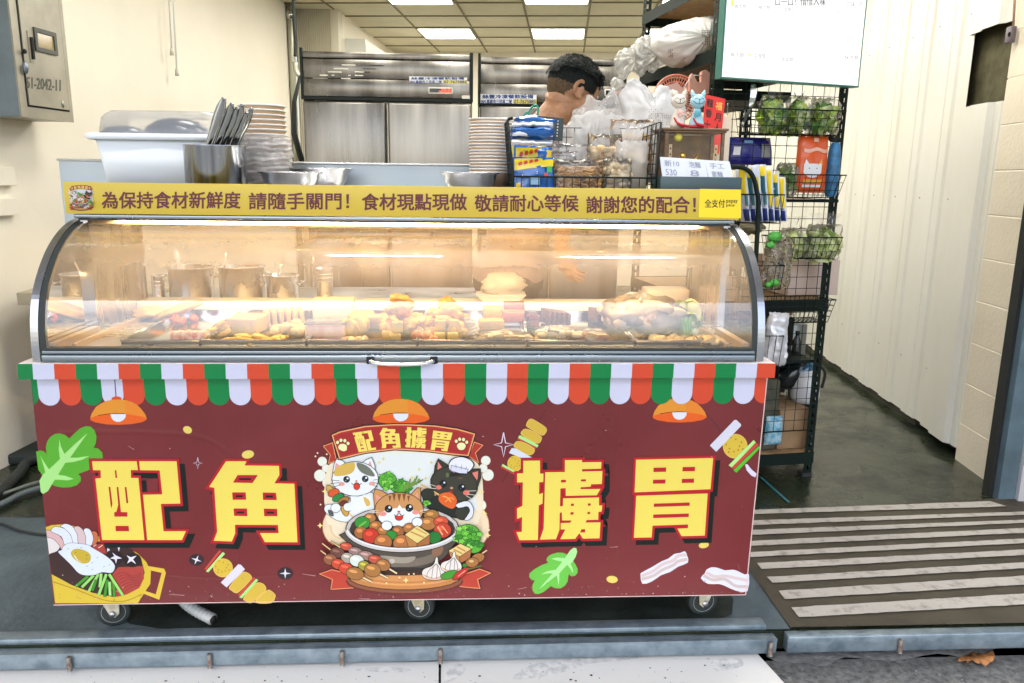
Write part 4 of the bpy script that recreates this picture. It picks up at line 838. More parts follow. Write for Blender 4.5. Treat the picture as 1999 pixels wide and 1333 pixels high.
# ---- case
XL, XR = -1.136, .806
PROF = [(2.030, .846), (2.031, .90), (2.040, .96), (2.061, 1.018), (2.098, 1.072), (2.155, 1.128), (2.222, 1.170), (2.285, 1.193), (2.345, 1.203)]
PR = [Vector((0, y, z_)) for y, z_ in PROF]; PR = smooth_open(PR, 5)
def off_prof(P, d):
    out = []
    for i, p in enumerate(P):
        t = (P[min(i+1, len(P)-1)]-P[max(i-1, 0)]).normalized(); out.append(p+Vector((0, t.z, -t.y))*d)
    return out
def strip(mb, P, x0, x1, d0, d1, m):
    a = off_prof(P, d0); b = off_prof(P, d1); n = len(P); vs = []
    for q in (a, b):
        for p in q: vs += [Vector((x0, p.y, p.z)), Vector((x1, p.y, p.z))]
    fs = []
    for i in range(n-1):
        fs += [(2*i, 2*i+1, 2*i+3, 2*i+2), (2*n+2*i, 2*n+2*i+2, 2*n+2*i+3, 2*n+2*i+1), (2*i, 2*i+2, 2*n+2*i+2, 2*n+2*i), (2*i+1, 2*n+2*i+1, 2*n+2*i+3, 2*i+3)]
    fs += [(0, 2*n, 2*n+1, 1), (2*n-2, 2*n-1, 4*n-1, 4*n-2)]
    mb.add(vs, fs, m, False)
for x0, x1, g0, g1, lb in ((XL, XL+.020, XL+.020, XL+.035, None), (XR-.020, XR, XR-.035, XR-.020, None)):
    mb = MB(); strip(mb, PR, x0+(.0 if x0 < 0 else .0), x1, 0, .010, mat('arch_steel', (.33, .345, .37), rough=.24, metal=1, rvar=.06, vscale=8)); strip(mb, PR, min(x0, x0) if x0 < 0 else x1-.003, (x0+.003) if x0 < 0 else x1, .010, .03, mat('arch_steel'))
    ar = mb.build('case_arch', cart)
    mb = MB(); strip(mb, PR, g0+.0005, g1, .002, .016, M_rubber); mb.build('gasket', ar)
mb = MB(); mb.bbox(XL+.027, XR-.027, 2.020, 2.05, .847, .866, .003, mat('rail_steel', (.27, .31, .345), rough=.28, metal=1, rvar=.08, vscale=5)); mb.bbox(XL+.027, XR-.027, 2.026, 2.048, .8665, .876, .002, mat('rail_steel')); mb.box(XL+.037, XR-.037, 2.024, 2.046, .8765, .884, M_rubber)
mb.build('front_rail', cart)
mb = MB(); mb.bbox(XL+.027, XR-.027, 2.262, 2.30, 1.2045, 1.2165, .003, mat('rail_steel')); mb.box(XL+.038, XR-.038, 2.264, 2.285, 1.199, 1.204, M_rubber); mb.build('top_rail', cart)
G_case = film('case_glass', tint=(.99, .985, .98), haze=.39, rough=.02, refl=3.0, white=(.97, .72, .42), hvar=.015, cscale=30, zr=(.96, 1.12, .10))  # amber haze paints the tube's warm glow onto the steamed upper glass
PG = off_prof(PR, .004); a, b = XL+.03, XR-.03
mb = MB(); n = len(PG); mb.add([Vector((x, p.y, p.z)) for p in PG for x in (a, b)], [(2*i, 2*i+1, 2*i+3, 2*i+2) for i in range(n-1)], G_case, True); mb.build('front_glass', cart)
S_glass = film('side_glass', haze=.05, rough=.02, refl=1.2, white=(.95, .85, .75))
for x in (XL+.030, XR-.030):
    pts = [Vector((x, p.y, p.z)) for p in off_prof(PR, .006) if p.y < 2.30]; pts += [Vector((x, 2.30, 1.195)), Vector((x, 2.30, .87)), Vector((x, 2.036, .87))]
    mb = MB(); tri = geometry.tessellate_polygon([[Vector((0, p.y, p.z)) for p in pts]]); mb.add(pts, [tuple(t) for t in tri], S_glass); mb.build('side_glass', cart)
M_wsteel = mat('case_steel', (.62, .60, .56), rough=.30, metal=.85, var=.15, vscale=3, stretch=(1, 5, .6), rvar=.1)
M_tan = mat('tan_ledge', (.50, .36, .22), rough=.35, metal=.3)
for x, sgn in ((XL+.028, 1), (XR-.028, -1)):
    mb = MB(); xs = sorted((x, x+sgn*.006)); mb.box(xs[0], xs[1], 2.302, 2.655, .872, 1.2, M_wsteel)
    xs = sorted((x, x+sgn*.020)); mb.box(xs[0], xs[1], 2.296, 2.3015, .872, 1.2, M_steel_s)
    mb.build('side_panel', cart)
    mb = MB(); xs = sorted((x+sgn*.007, x+sgn*.028)); mb.box(xs[0], xs[1], 2.05, 2.29, .872, .892, M_tan); xs = sorted((x+sgn*.055, x+sgn*.065)); mb.box(xs[0], xs[1], 2.07, 2.60, .872, .886, M_tan); mb.build('side_ledge', cart)
mb = MB(); mb.box(XL+.03, XR-.03, 2.051, 2.62, .850, .8715, M_wsteel); mb.build('case_floor', cart)
mb = MB(); mb.bbox(XL+.035, XR-.035, 2.60, 2.70, .8725, .915, .004, mat('pale_ledge', (.78, .74, .66), rough=.35)); mb.box(XL+.035, XR-.035, 2.592, 2.5995, .8725, .885, M_tan); mb.build('rear_ledge', cart)
mb = MB(); mb.bbox(XL+.35, XR-.04, 2.655, 2.667, 1.081, 1.086, .001, M_steel_s)  # thin bar stands in for a reflected line of light
for x in (XL+.03, XR-.045): mb.box(x, x+.015, 2.657, 2.672, .9155, 1.2, M_steel_s)
mb.build('rear_posts_glint', cart)
DK = 1.283
mb = MB(); mb.bbox(XL-.002, XR, 2.302, 2.83, 1.218, DK, .004, M_steel_d)
mb.box(XL+.02, XR-.02, 2.3005, 2.83, 1.2005, 1.2175, mat('warm_liner', (.75, .72, .66), rough=.4)); mb.build('top_deck', cart)
M_guard = mat('grey_guard_steel', (.34, .39, .43), rough=.4, metal=.6, rvar=.1)
mb = MB(); g0 = PY(118, 320, 2.81).x+.0; mb.box(g0, PY(1000, 322, 2.81).x, 2.80, 2.815, 1.15, 1.368, M_guard); mb.bbox(g0-.004, PY(1000, 322, 2.81).x, 2.793, 2.82, 1.3685, 1.376, .002, M_steel_d)
mb.build('back_guard', cart)
mb = MB(); mb.tube([(XL+.12, 2.325, 1.193), (XR-.12, 2.325, 1.193)], .0055, 10, mat('warm_tube', (1, .8, .6), emit=(1, .66, .29), estr=60)); mb.build('light_tube', cart)
# name board
sgn = thing('sign_board', 'long mustard yellow sign board with dark red writing on top of the glass case', 'sign', (-.17, 2.26, 1.22))
M_must = mat('mustard_board', C(204, 178, 66), rough=.4, spec=.35)
def SGN(px, py, h): return PY(px, py, 2.2555-h)
mb = MB(); q = [PY(121, 358, 2.2555), PY(1447, 367.5, 2.2555), PY(1447, 428, 2.2555), PY(130, 418.5, 2.2555)]
zt1, zb1 = (q[0].z+q[1].z)/2, (q[2].z+q[3].z)/2; xa, xb = (q[0].x+q[3].x)/2, q[1].x
mb.bbox(xa, xb, 2.2555, 2.2600, zb1, zt1, .001, M_must); mb.build('board', sgn)
M_txt = mat('dark_red_ink', C(96, 30, 34), rough=.5)
for s_, x0, x1, y0 in (('為保持食材新鮮度', 199, 469, 0), ('請隨手關門！', 486, 681, 0), ('食材現點現做', 707, 911, 0), ('敬請耐心等候', 927, 1129, 0), ('謝謝您的配合！', 1145, 1358, 0)):
    ym = lambda x: 373.5+(x-199)*.0075+max(0, x-900)*.006
    lx = x1-x0; ya, yb = ym((x0+x1)/2), ym((x0+x1)/2)+32
    mb = MB(); text_mesh(mb, s_, lambda u, v: SGN(u, v, .0006), x0, ya, x1, yb, M_txt, bold=.022); mb.build('lettering', sgn)
A = Art(lambda px, py, h: SGN(px, py, h), lambda x, y: (134+(x-65)/1025*49, 361.5+(y-88)/1007*50), base=.0005, step=.000012); emblem(A); A.build('emblem', sgn)
mb = MB(); q = [SGN(1366, 368.5, .0004), SGN(1446.5, 370, .0004), SGN(1446.5, 426, .0004), SGN(1364, 424, .0004)]; mb.add(q, [(3, 2, 1, 0)], mat('bright_yellow', C(246, 214, 20), rough=.35))
text_mesh(mb, '全支付', lambda u, v: SGN(u, v, .0009), 1376, 389, 1415, 405, M_black, bold=.01); text_mesh(mb, 'pxpay', lambda u, v: SGN(u, v, .0009), 1418, 390, 1440, 398, M_black, bold=.01); text_mesh(mb, 'plus', lambda u, v: SGN(u, v, .0009), 1418, 397.5, 1434, 404.5, M_black, bold=.01)
mb.build('payment_sticker', sgn, 'bright yellow payment sticker')
# handle
mb = MB(); hz = .853
mb.tube(smooth_open([(-.262, 2.022, hz), (-.258, 2.0, hz), (-.235, 1.986, hz-.002), (-.178, 1.980, hz-.003), (-.12, 1.986, hz-.002), (-.098, 2.0, hz), (-.094, 2.022, hz)], 6), .0052, 10, mat('chrome', (.75, .75, .76), rough=.08, metal=1))
for x in (-.262, -.094): mb.bbox(x-.010, x+.010, 2.010, 2.0195, hz-.010, hz+.010, .003, M_dark)
mb.build('handle', cart)
# castors
def castor(x, y, ang, flip, lb):
    z0 = .004; r_ = .047; M_fork = mat('yellowed_fork', (.62, .60, .48), rough=.4, metal=.2, c2=(.40, .34, .20), vscale=40)
    mt = Matrix.Translation((x, y, 0)) @ Matrix.Rotation(ang, 4, 'Z')
    mb = MB(); mb.box(-.045, .045, -.04, .04, .124, .134, M_fork, mt)
    for s_ in (-.021, .021):
        P = [(-.040*flip, s_, .124), (.022*flip, s_, .124), (.018*flip, s_, .05), (.006*flip, s_, .038), (-.006*flip, s_, .042)]
        mb.extrude([mt @ Vector(p) for p in P], mt.to_3x3() @ Vector((0, .004 if s_ > 0 else -.004, 0)), M_fork)
    f = mb.build('castor', cart, lb)
    mx = mt @ Matrix.Translation((0, 0, z0+r_)) @ Matrix.Rotation(R(90), 4, 'X'); m3 = mx.to_3x3().to_4x4(); c = mx.translation
    mb = MB(); mb.lathe([(.034, -.015), (.045, -.014), (.047, -.009), (.047, .009), (.045, .014), (.034, .015)], c, 28, M_rubber, mt=m3)
    w_ = mb.build('wheel', f)
    mb = MB(); mb.lathe([(.0, -.0135), (.012, -.0165), (.013, -.012), (.030, -.0135), (.0335, -.0155), (.0342, -.012), (.0342, .012), (.0335, .0155), (.030, .0135), (.013, .012), (.012, .0165), (0, .0135)], c, 28, mat('grey_hub', (.42, .45, .42), rough=.45), mt=m3); mb.lathe([(0, -.031), (.009, -.031), (.009, .031), (0, .031)], c, 12, M_steel_d, mt=m3)
    mb.build('hub', f)
castor(-1.090+.03, 2.165, R(12), 1, 'castor below the pot drawing'); castor(-.150, 2.165, R(-10), 1, 'castor below the cats'); castor(.725, 2.165, R(8), -1, 'castor at the right end')
castor(-1.0, 2.62, R(40), 1, None); castor(.70, 2.62, R(-30), 1, None)
# ribbed drain hose
mb = MB(); P = smooth_open([Vector((-1.02, 2.42, .11)), Vector((-.93, 2.28, .075)), Vector((-.86, 2.20, .045)), Vector((-.765, 2.142, .026))], 26)
mb.tube(P, [.0165+.0022*math.sin(i*2.1) for i in range(len(P))], 14, mat('grey_ribbed_hose', (.40, .42, .41), rough=.5)); mb.tube([P[-1], P[-1]+Vector((.002, -.001, 0))], .013, 12, M_dark)
mb.build('drain_hose', None, 'grey ribbed hose lying under the cart behind the rail', 'hose')
# ================================================================ things standing on the top deck (z = DK)
def X(px, Y, py=330): return PY(px, py, Y).x
def Zz(py, Y, px=900): return PY(px, py, Y).z
# white storage box, clear domed lid
Yb = 2.50; x0, x1 = X(186, Yb), X(436, Yb); zr = Zz(262, Yb, 300)
M_tub = mat('pale_blue_white_plastic', (.84, .88, .91), rough=.35, spec=.5)
M_lid = film('clear_lid', haze=.30, rough=.12, refl=.5, white=(.95, .92, .88))
t = thing('storage_box', 'pale blue white plastic box with a clear domed lid, left end of the deck', 'storage box', ((x0+x1)/2, Yb+.13, DK))
def rrect(cx, cy, hx, hy, r, z, n=5):
    out = []
    for qx, qy, a in ((1, 1, 0), (-1, 1, 90), (-1, -1, 180), (1, -1, 270)):
        for i in range(n+1):
            b = R(a+90*i/n); out.append(Vector((cx+qx*(hx-r)+r*math.cos(b), cy+qy*(hy-r)+r*math.sin(b), z)))
    return out
def loft(mb, rings, m, cap0=True, cap1=True, smooth=True):
    n = len(rings[0]); vs = [p for r_ in rings for p in r_]; fs = []
    for j in range(len(rings)-1):
        for i in range(n): fs.append((j*n+i, j*n+(i+1) % n, (j+1)*n+(i+1) % n, (j+1)*n+i))
    if cap0: fs.append(tuple(range(n-1, -1, -1)))
    if cap1: fs.append(tuple((len(rings)-1)*n+i for i in range(n)))
    mb.add(vs, fs, m, smooth)
cx, cy, hx, hy = (x0+x1)/2, Yb+.13, (x1-x0)/2, .13
mb = MB(); loft(mb, [rrect(cx, cy, hx-.022, hy-.02, .02, DK+.001), rrect(cx, cy, hx, hy, .025, zr-.016), rrect(cx, cy, hx-.004, hy-.004, .022, zr-.016), rrect(cx, cy, hx-.026, hy-.024, .02, DK+.006)], M_tub, True, True); mb.build('tub', t)
mb = MB(); loft(mb, [rrect(cx, cy, hx+.017, hy+.015, .03, zr-.017), rrect(cx, cy, hx+.022, hy+.02, .03, zr-.012), rrect(cx, cy, hx+.022, hy+.02, .03, zr-.003), rrect(cx, cy, hx+.016, hy+.014, .03, zr+.002), rrect(cx, cy, hx-.006, hy-.006, .03, zr+.002), rrect(cx, cy, hx-.006, hy-.006, .03, zr-.015)], M_tub, False, False); mb.build('rim', t)
zt3 = Zz(214, Yb+.02, 300)
mb = MB(); loft(mb, [rrect(cx, cy, hx-.005, hy-.007, .035, zr+.0025), rrect(cx, cy, hx-.012, hy-.014, .035, zr+.05), rrect(cx, cy, hx-.020, hy-.022, .04, zt3-.012), rrect(cx, cy, hx-.034, hy-.034, .04, zt3-.002), rrect(cx, cy, hx-.05, hy-.05, .03, zt3)], M_lid, False, True); mb.build('lid', t)
M_bb = mat('dark_blue_bowl', (.022, .05, .10), rough=.22)
for px, py, rp, lb in ((247, 246, 45, 'smaller dark blue bowl upturned inside the clear lid, left one'), (352, 232, 62, 'larger dark blue bowl upturned inside the clear lid, right one')):
    Yq = Yb+.13; r_ = rp/1512*Yq*1.0; zt = Zz(py, Yq, px); mb = MB(); z0 = zr-.025
    mb.lathe([(r_, z0), (r_*.985, z0+(zt-z0)*.3), (r_*.88, z0+(zt-z0)*.62), (r_*.62, z0+(zt-z0)*.88), (r_*.32, zt), (0, zt+.0005)], (X(px, Yq), Yq, 0), 32, M_bb); mb.build('blue_bowl', None, lb, 'bowl', 'blue bowls in the storage box', origin=(X(px, Yq), Yq, z0))
mb = MB(); mb.bbox(cx-.16, cx+.16, cy-.08, cy+.08, DK+.007, zr-.026, .01, mat('grey_filler', (.3, .33, .36), rough=.6)); mb.build('folded_cloth', None, 'folded grey cloth inside the pale blue box under the bowls', 'cloth')
# tong canister
Yc = 2.40; xc = X(422, Yc); rc = .0875; zc1 = Zz(283, Yc-.05, 420)
mb = MB(); mb.open = True; mb.lathe([(rc-.001, DK+.001), (rc, DK+.004), (rc, zc1-.003), (rc+.002, zc1), (rc-.001, zc1), (rc-.002, zc1-.004), (rc-.002, DK+.006), (0, DK+.006)], (xc, Yc, 0), 48, mat('canister_steel', (.42, .44, .46), rough=.20, metal=1, c2=(.20, .21, .23), vscale=9, stretch=(4, 4, .1), rvar=.1))
mb.build('steel_canister', None, 'shiny steel canister full of tongs on the deck', 'canister', origin=(xc, Yc, DK))
M_tong = mat('tong_steel', (.30, .31, .31), rough=.16, metal=1, rvar=.06, vscale=12)
TG = [((402, 300), (436, 196), 16), ((416, 300), (452, 206), 15), ((428, 300), (462, 214), 14), ((438, 300), (472, 208), 14), ((446, 300), (481, 222), 13), ((452, 300), (490, 215), 13), ((436, 302), (468, 222), 12)]
for k, (a, b, w_) in enumerate(TG):
    Yt = 2.345+k*.017; A0 = PY(a[0], a[1], Yt+.01); B0 = PY(b[0], b[1], Yt-.01); d = (A0-B0).normalized(); s0 = A0+d*.075
    side = d.cross(Vector((0, 1, 0))).normalized(); mb = MB(); wd = w_/1512*Yt/2
    for sg in (-1, 1):
        pts = [B0, B0+d*.02, B0+d*.05, (A0+B0)/2, A0, s0]; ws = [.5, .9, 1, .8, .55, .4]; th = .0016
        vs = []; of = Vector((0, 1, 0))*sg
        for p, q in zip(pts, ws):
            o_ = of*(.0025+.006*(1-abs(q-.7)))
            vs += [p+side*wd*q+o_, p+side*wd*q*.4+o_*1.7, p-side*wd*q*.4+o_*1.7, p-side*wd*q+o_]
        n = len(pts); fs = [(4*i+j, 4*i+j+1, 4*i+5+j, 4*i+4+j) for i in range(n-1) for j in range(3)]
        fs += [tuple(reversed((4*i+j, 4*i+j+1, 4*i+5+j, 4*i+4+j))) for i in range(0)]
        mb.add(vs, fs, M_tong, True)
    mb.tube([B0+side*wd*.45-d*.003+Vector((0, .0, 0)), B0-side*wd*.45-d*.003], .0055, 10, M_tong)
    nm = ['leftmost steel tongs, tallest in the canister', 'second steel tongs from the left in the canister', 'third steel tongs from the left in the canister', 'fourth steel tongs from the left, in the middle of the canister', 'third steel tongs from the right in the canister', 'rightmost steel tongs leaning out of the canister', 'shortest steel tongs, low in the middle of the canister'][k]
    mb.build('tongs', None, nm, 'tongs', 'tongs in the steel canister')
# paper bowls
M_pap = mat('paper_bowl_white', (.80, .77, .70), rough=.5); M_papb = mat('paper_bowl_band', (.60, .40, .24), rough=.6)
def paper_bowl(r_):
    mb = MB(); mb.open = True
    mb.lathe([(0, .002), (r_*.70, .0), (r_*.72, .002)], (0, 0, 0), 36, M_papb); mb.lathe([(r_*.72, .002), (r_*.965, .0562)], (0, 0, 0), 36, M_papb)
    mb.lathe([(r_*.965, .0555), (r_*1.0, .0562), (r_*1.012, .0585), (r_*1.0, .0608), (r_*.965, .061), (r_*.95, .058), (r_*.71, .005), (0, .004)], (0, 0, 0), 36, M_pap)
    return mb
def stack(px, Y, rpx, top, n, step, lb, grp, jit=.0012, first=None):
    xx = X(px, Y); r_ = rpx/1512*Y; z1 = Zz(top, Y, px)-.061; o0 = None
    for k in range(n):
        z_ = z1-step*k
        if z_ < DK: break
        if o0 is None: o0 = paper_bowl(r_).build('paper_bowl', None, lb, 'paper bowl', grp, origin=(0, 0, 0)); o = o0
        else: o = o0.copy(); col.objects.link(o)
        o['label'] = '%s, %s from the top' % (lb, ORD[k])
        o.location = (xx+random.uniform(-jit, jit), Y+random.uniform(-jit, jit), z_); o.rotation_euler = (random.uniform(-.006, .006), random.uniform(-.006, .006), 0)
stack(517, 2.62, 43, 206, 40, .0148, 'paper bowl in the tall stack right of the tongs', 'paper bowls stacked beside the tongs')
stack(957, 2.60, 40, 232, 40, .0098, 'paper bowl in the stack left of the wire basket', 'paper bowls stacked left of the wire basket')
stack(1000, 2.76, 36, 232, 26, .0098, 'paper bowl in the rear stack behind the wire basket', 'paper bowls stacked behind the wire basket')
# crumpled plastic sleeve round the lower part of the left stack
mb = MB(); Yq = 2.62; xx = X(519, Yq); r0 = 47/1512*Yq
def slv(u, v):
    a = 2*math.pi*u; z_ = DK+.004+v*(Zz(268, Yq, 519)-DK); k = 1+.05*math.sin(v*70+MN.noise(Vector((math.cos(a)*2, math.sin(a)*2, v*5)))*5)*.6+.14*MN.noise(Vector((math.cos(a)*2.5, math.sin(a)*2.5, v*9)))-.10*v+.05
    return Vector((xx+r0*k*math.cos(a), Yq+r0*k*math.sin(a), z_))
mb.grid(slv, 48, 40, film('sleeve_film', haze=.62, rough=.25, refl=.5, white=(.99, .97, .96), hvar=.08, cscale=30, crinkle=.5)); mb.build('plastic_sleeve', None, 'crumpled clear sleeve round the lower half of the bowl stack', 'plastic sleeve')
# steel mixing bowls
def sbowl(px, Y, rpx, top, h, lb):
    xx = X(px, Y); r_ = rpx/1512*Y; z1 = Zz(top, Y, px); z0 = DK+.001; h = z1-z0; mb = MB(); mb.open = True
    mb.lathe([(r_*.45, z0), (r_*.62, z0+h*.15), (r_*.80, z0+h*.45), (r_*.90, z0+h*.9), (r_*.99, z1-.002), (r_, z1), (r_*.98, z1+.001), (r_*.88, z1-.004), (r_*.6, z0+h*.3), (0, z0+.004)], (xx, Y, 0), 40, M_steel_s); mb.build('mixing_bowl', None, lb, 'mixing bowl', 'steel mixing bowls on the deck', origin=(xx, Y, z0))
sbowl(566, 2.40, 60, 336, .07, 'steel mixing bowl in front of the sleeved paper bowls'); sbowl(627, 2.66, 60, 329, .07, 'steel mixing bowl standing behind the one by the paper bowls'); sbowl(917, 2.42, 58, 337, .07, 'steel mixing bowl in front of the stack left of the wire basket')

# ---------------------------------------------------------------- wire basket and its contents
def wires_panel(mb, a, b, c, d, nu, nv, r=.0013):
    """a-b bottom, d-c top"""
    for i in range(nu+1): t_ = i/nu; wire(mb, a.lerp(b, t_), d.lerp(c, t_), r)
    for j in range(nv+1): t_ = j/nv; wire(mb, a.lerp(d, t_), b.lerp(c, t_), r)
Yf, Yr = 2.325, 2.66; zb_ = DK+.004; zt4 = Zz(233, Yf, 1000)
xl, xr = X(1002, Yf, 350), X(1281, Yf, 350); xlr, xrr = xl-.004, xr+.006
mb = MB(); zf = Zz(346, Yf, 1150)
wires_panel(mb, Vector((xl, Yf, zb_)), Vector((xr, Yf, zb_)), Vector((xr, Yf, zf)), Vector((xl, Yf, zf)), 17, 1)
wires_panel(mb, Vector((xlr, Yr, zb_)), Vector((xrr, Yr, zb_)), Vector((xrr, Yr, zt4)), Vector((xlr-.012, Yr, zt4)), 17, 7)
for x_, s_ in ((xl, -1), (xr, 1)): wires_panel(mb, Vector((x_, Yf, zb_)), Vector((x_, Yr, zb_)), Vector((x_+s_*.018, Yr, zt4)), Vector((x_+s_*.018*(1 if s_ < 0 else .3), Yf, zt4)), 5, 7, .0018)
wires_panel(mb, Vector((xl, Yf, zb_)), Vector((xr, Yf, zb_)), Vector((xr, Yr, zb_)), Vector((xl, Yr, zb_)), 14, 5)
mb.tube([(xl, Yf, zf), (xr, Yf, zf)], .003, 6, M_black); mb.tube([(xl-.018, Yf, zt4), (xl, Yf, zf), (xl, Yf, zb_)], .0035, 6, M_black); mb.tube([(xr+.006, Yf, zt4), (xr, Yf, zb_)], .0035, 6, M_black); mb.tube([(xl-.018, Yf-.002, zt4), (xl-.004, Yf-.002, zt4+.004)], .005, 6, M_black)
mb.build('wire_basket', None, 'black wire basket full of snack bags on the deck', 'wire basket')
M_blue = mat('snack_blue', (.010, .12, .42), rough=.22, spec=.6, coat=.3); M_yel = mat('snack_yellow', (.80, .60, .02), rough=.25, coat=.3); M_silv = mat('foil_silver', (.65, .66, .68), rough=.25, metal=.8)
M_redp = mat('print_red', (.55, .04, .03), rough=.3); M_whp = mat('print_white', (.8, .8, .82), rough=.35)
def snack(x, Y, z, w_, h, d, lb, rot=0, lean=0, tilt=0, seed=0, art=1):
    t = thing('snack_packet', lb, 'snack packet', (x, Y, z), 'blue snack packets in the wire basket'); mb = MB(); puff(mb, (x, Y, z), w_, h, d, M_blue, rot, lean, seed=seed, tilt=tilt, crinkle=.005)
    mb.build('packet', t)
    if art:
        mt = Matrix.Rotation(rot, 3, 'Z') @ Matrix.Rotation(lean, 3, 'X') @ Matrix.Rotation(tilt, 3, 'Y'); P = lambda u, v, k=0: Vector((x, Y, z))+mt @ Vector(((u-.5)*w_, -(d/2*max(0, 1-(2*u-1)**4)**.5*max(0, 1-(2*v-1)**4)**.5+.0045+k), v*h))
        mb = MB()
        def patch(u0, u1, v0, v1, m, sh=0, k=0, n=8): mb.grid(lambda a, b: P(u0+(u1-u0)*a, v0+(v1-v0)*b+(sh*a), k), n, 4, m)
        patch(.03, .97, .60, .80, M_yel, .13); patch(.03, .70, .78, .93, M_yel, .02, .0004)
        for k in range(4): patch(.12+.13*k, .20+.13*k, .72+.035*k, .82+.03*k, M_redp, .03, .0012, 2); patch(.10+.13*k, .215+.13*k, .75+.035*k, .765+.035*k, M_redp, .03, .0013, 2)
        patch(.40, .62, .20, .42, mat('print_skyblue', (.25, .5, .75), rough=.3), 0, .0008, 4); patch(.55, .9, .07, .13, M_whp, 0, .001, 4); patch(.72, .82, .42, .52, M_redp, .03, .001, 3); patch(.8, .93, .55, .72, mat('print_green', (.05, .4, .06), rough=.3), 0, .0012, 3); patch(.06, .16, .05, .25, M_yel, 0, .001, 3)
        for k in range(9): u = .2+.07*((k*5) % 10); v = .15+.05*((k*7) % 9); patch(u, u+.02, v, v+.025, M_whp, 0, .0013, 1)
        mb.build('print', t)
snack(X(1042, 2.36), 2.36, zb_+.001, .125, .105, .035, 'front blue and yellow snack packet standing in the wire basket', .1, R(-8), 0, 1)
snack(X(1038, 2.45), 2.45, zb_+.002, .12, .14, .03, 'second blue snack packet behind the front one', .15, R(-6), .05, 2)
snack(X(1034, 2.53), 2.53, zb_+.003, .118, .172, .032, 'tall rear blue snack packet at the left basket wall', .1, R(-4), -.04, 3)
z_ = Zz(287, 2.36, 1040); snack(X(1035, 2.40), 2.435, z_+.045, .125, .10, .026, 'blue snack packet lying on top of the others', .05, R(70), .06, 5, 0); snack(X(1040, 2.40), 2.41, z_+.020, .13, .09, .024, 'blue and silver snack packet lying second from top', -.05, R(72), -.03, 6, 0)
mb = MB()
for k in range(3): puff(mb, (X(1035, 2.41), 2.34+k*.002, z_+.004+.026*k), .12, .016, .012, (M_silv, M_whp, M_silv)[k], .05, 0, crinkle=.004, seed=k, nu=12, nv=4)
mb.build('packet_edges', None, 'silver crimped packet edges stacked above the blue packet', 'packet')
F_clear = film('clear_bag', haze=.07, rough=.14, refl=1.0, crinkle=.35, cscale=30, hvar=.02, white=(.98, .97, .96)); F_white = film('white_bag', haze=.90, rough=.22, refl=.9, crinkle=.35, cscale=14, white=(.97, .96, .95))
M_nood = mat('fried_noodle', (.62, .36, .14), rough=.5, var=.3, vscale=60); M_nood2 = mat('pale_noodle', (.74, .58, .34), rough=.5, var=.25, vscale=60)
def noodle_bag(x, Y, z, w_, h, d, lb, m, seed=0, nn=70, top=.04, grp='clear food bags in the wire basket', puffy=False, name='noodle_bag', film_=None):
    t = thing(name, lb, 'food bag', (x, Y, z), grp); rr_ = random.Random(seed); mb = MB()
    for k in range(nn):
        p = Vector((x+rr_.uniform(-.42, .42)*w_, Y+rr_.uniform(-.3, .3)*d, z+.008+rr_.uniform(.02, .72)*h)); q = [p]
        if puffy: lump(mb, p, rr_.uniform(.012, .02), rr_.uniform(.010, .014), rr_.uniform(.008, .014), m, seed=k, amp=.2, nu=8, nv=5); continue
        a = rr_.uniform(-.6, .6)
        for i in range(4): p = p+Vector((math.cos(a)*.010, rr_.uniform(-.004, .004), math.sin(a)*.010)); a += rr_.uniform(-.9, .9); q.append(p)
        q = [Vector((max(x-w_*.45, min(x+w_*.45, v.x)), max(Y-d*.35, min(Y+d*.35, v.y)), max(z+.005, min(z+h*.78, v.z)))) for v in q]
        mb.tube(smooth_open(q, 2), rr_.uniform(.0022, .0034), 5, m)
    mb.build('food', t); mb = MB(); puff(mb, (x, Y, z), w_, h, d, film_ or F_clear, 0, 0, crinkle=.008, cs=22, seed=seed, nu=18, nv=16, pinch=-.03)
    mb.grid(lambda u, v: Vector((x+(u-.5)*w_*(.55+.2*v), Y+MN.noise(Vector((u*5, v*3, seed)))*.02, z+h-.004+v*top+MN.noise(Vector((u*7, v, seed+3)))*.012)), 14, 4, film_ or F_clear)
    mb.build('bag', t)
noodle_bag(X(1128, 2.38), 2.385, zb_, .150, .100, .07, 'clear bag of brown fried noodles at the basket front', M_nood, 1, 170)
noodle_bag(X(1205, 2.39), 2.385, zb_, .085, .105, .06, 'clear bag of pale tofu puffs right of the noodles', M_nood2, 2, 26, puffy=True)
noodle_bag(X(1236, 2.43), 2.46, zb_, .10, .16, .07, 'milky bag of pale noodles near the right basket wall', M_nood2, 3, 60, puffy=True, film_=film('halfmilky_bag', haze=.5, rough=.2, refl=.8, crinkle=.4, cscale=16, hvar=.05, white=(.98, .97, .95)))
noodle_bag(X(1185, 2.52), 2.55, zb_, .12, .185, .08, 'tall clear bag of golden puffs behind the noodle bag', mat('golden_puff', (.80, .56, .24), rough=.6, var=.3, vscale=40), 4, 75, puffy=True)
noodle_bag(X(1235, 2.56), 2.60, zb_+.02, .14, .215, .06, 'high bag of orange puffs below the white carrier bags', mat('orange_puff', (.80, .42, .10), rough=.6, var=.3, vscale=40), 5, 70, puffy=True)
mb = MB(); puff(mb, (X(1110, 2.6), 2.60, zb_), .17, .155, .05, F_clear, .1, 0, crinkle=.016, cs=18, seed=11); puff(mb, (X(1100, 2.56), 2.56, zb_), .12, .13, .03, F_clear, -.2, 0, crinkle=.016, cs=20, seed=12); mb.build('clear_bag', None, 'empty crinkled clear bag behind the fried noodles', 'plastic bag')
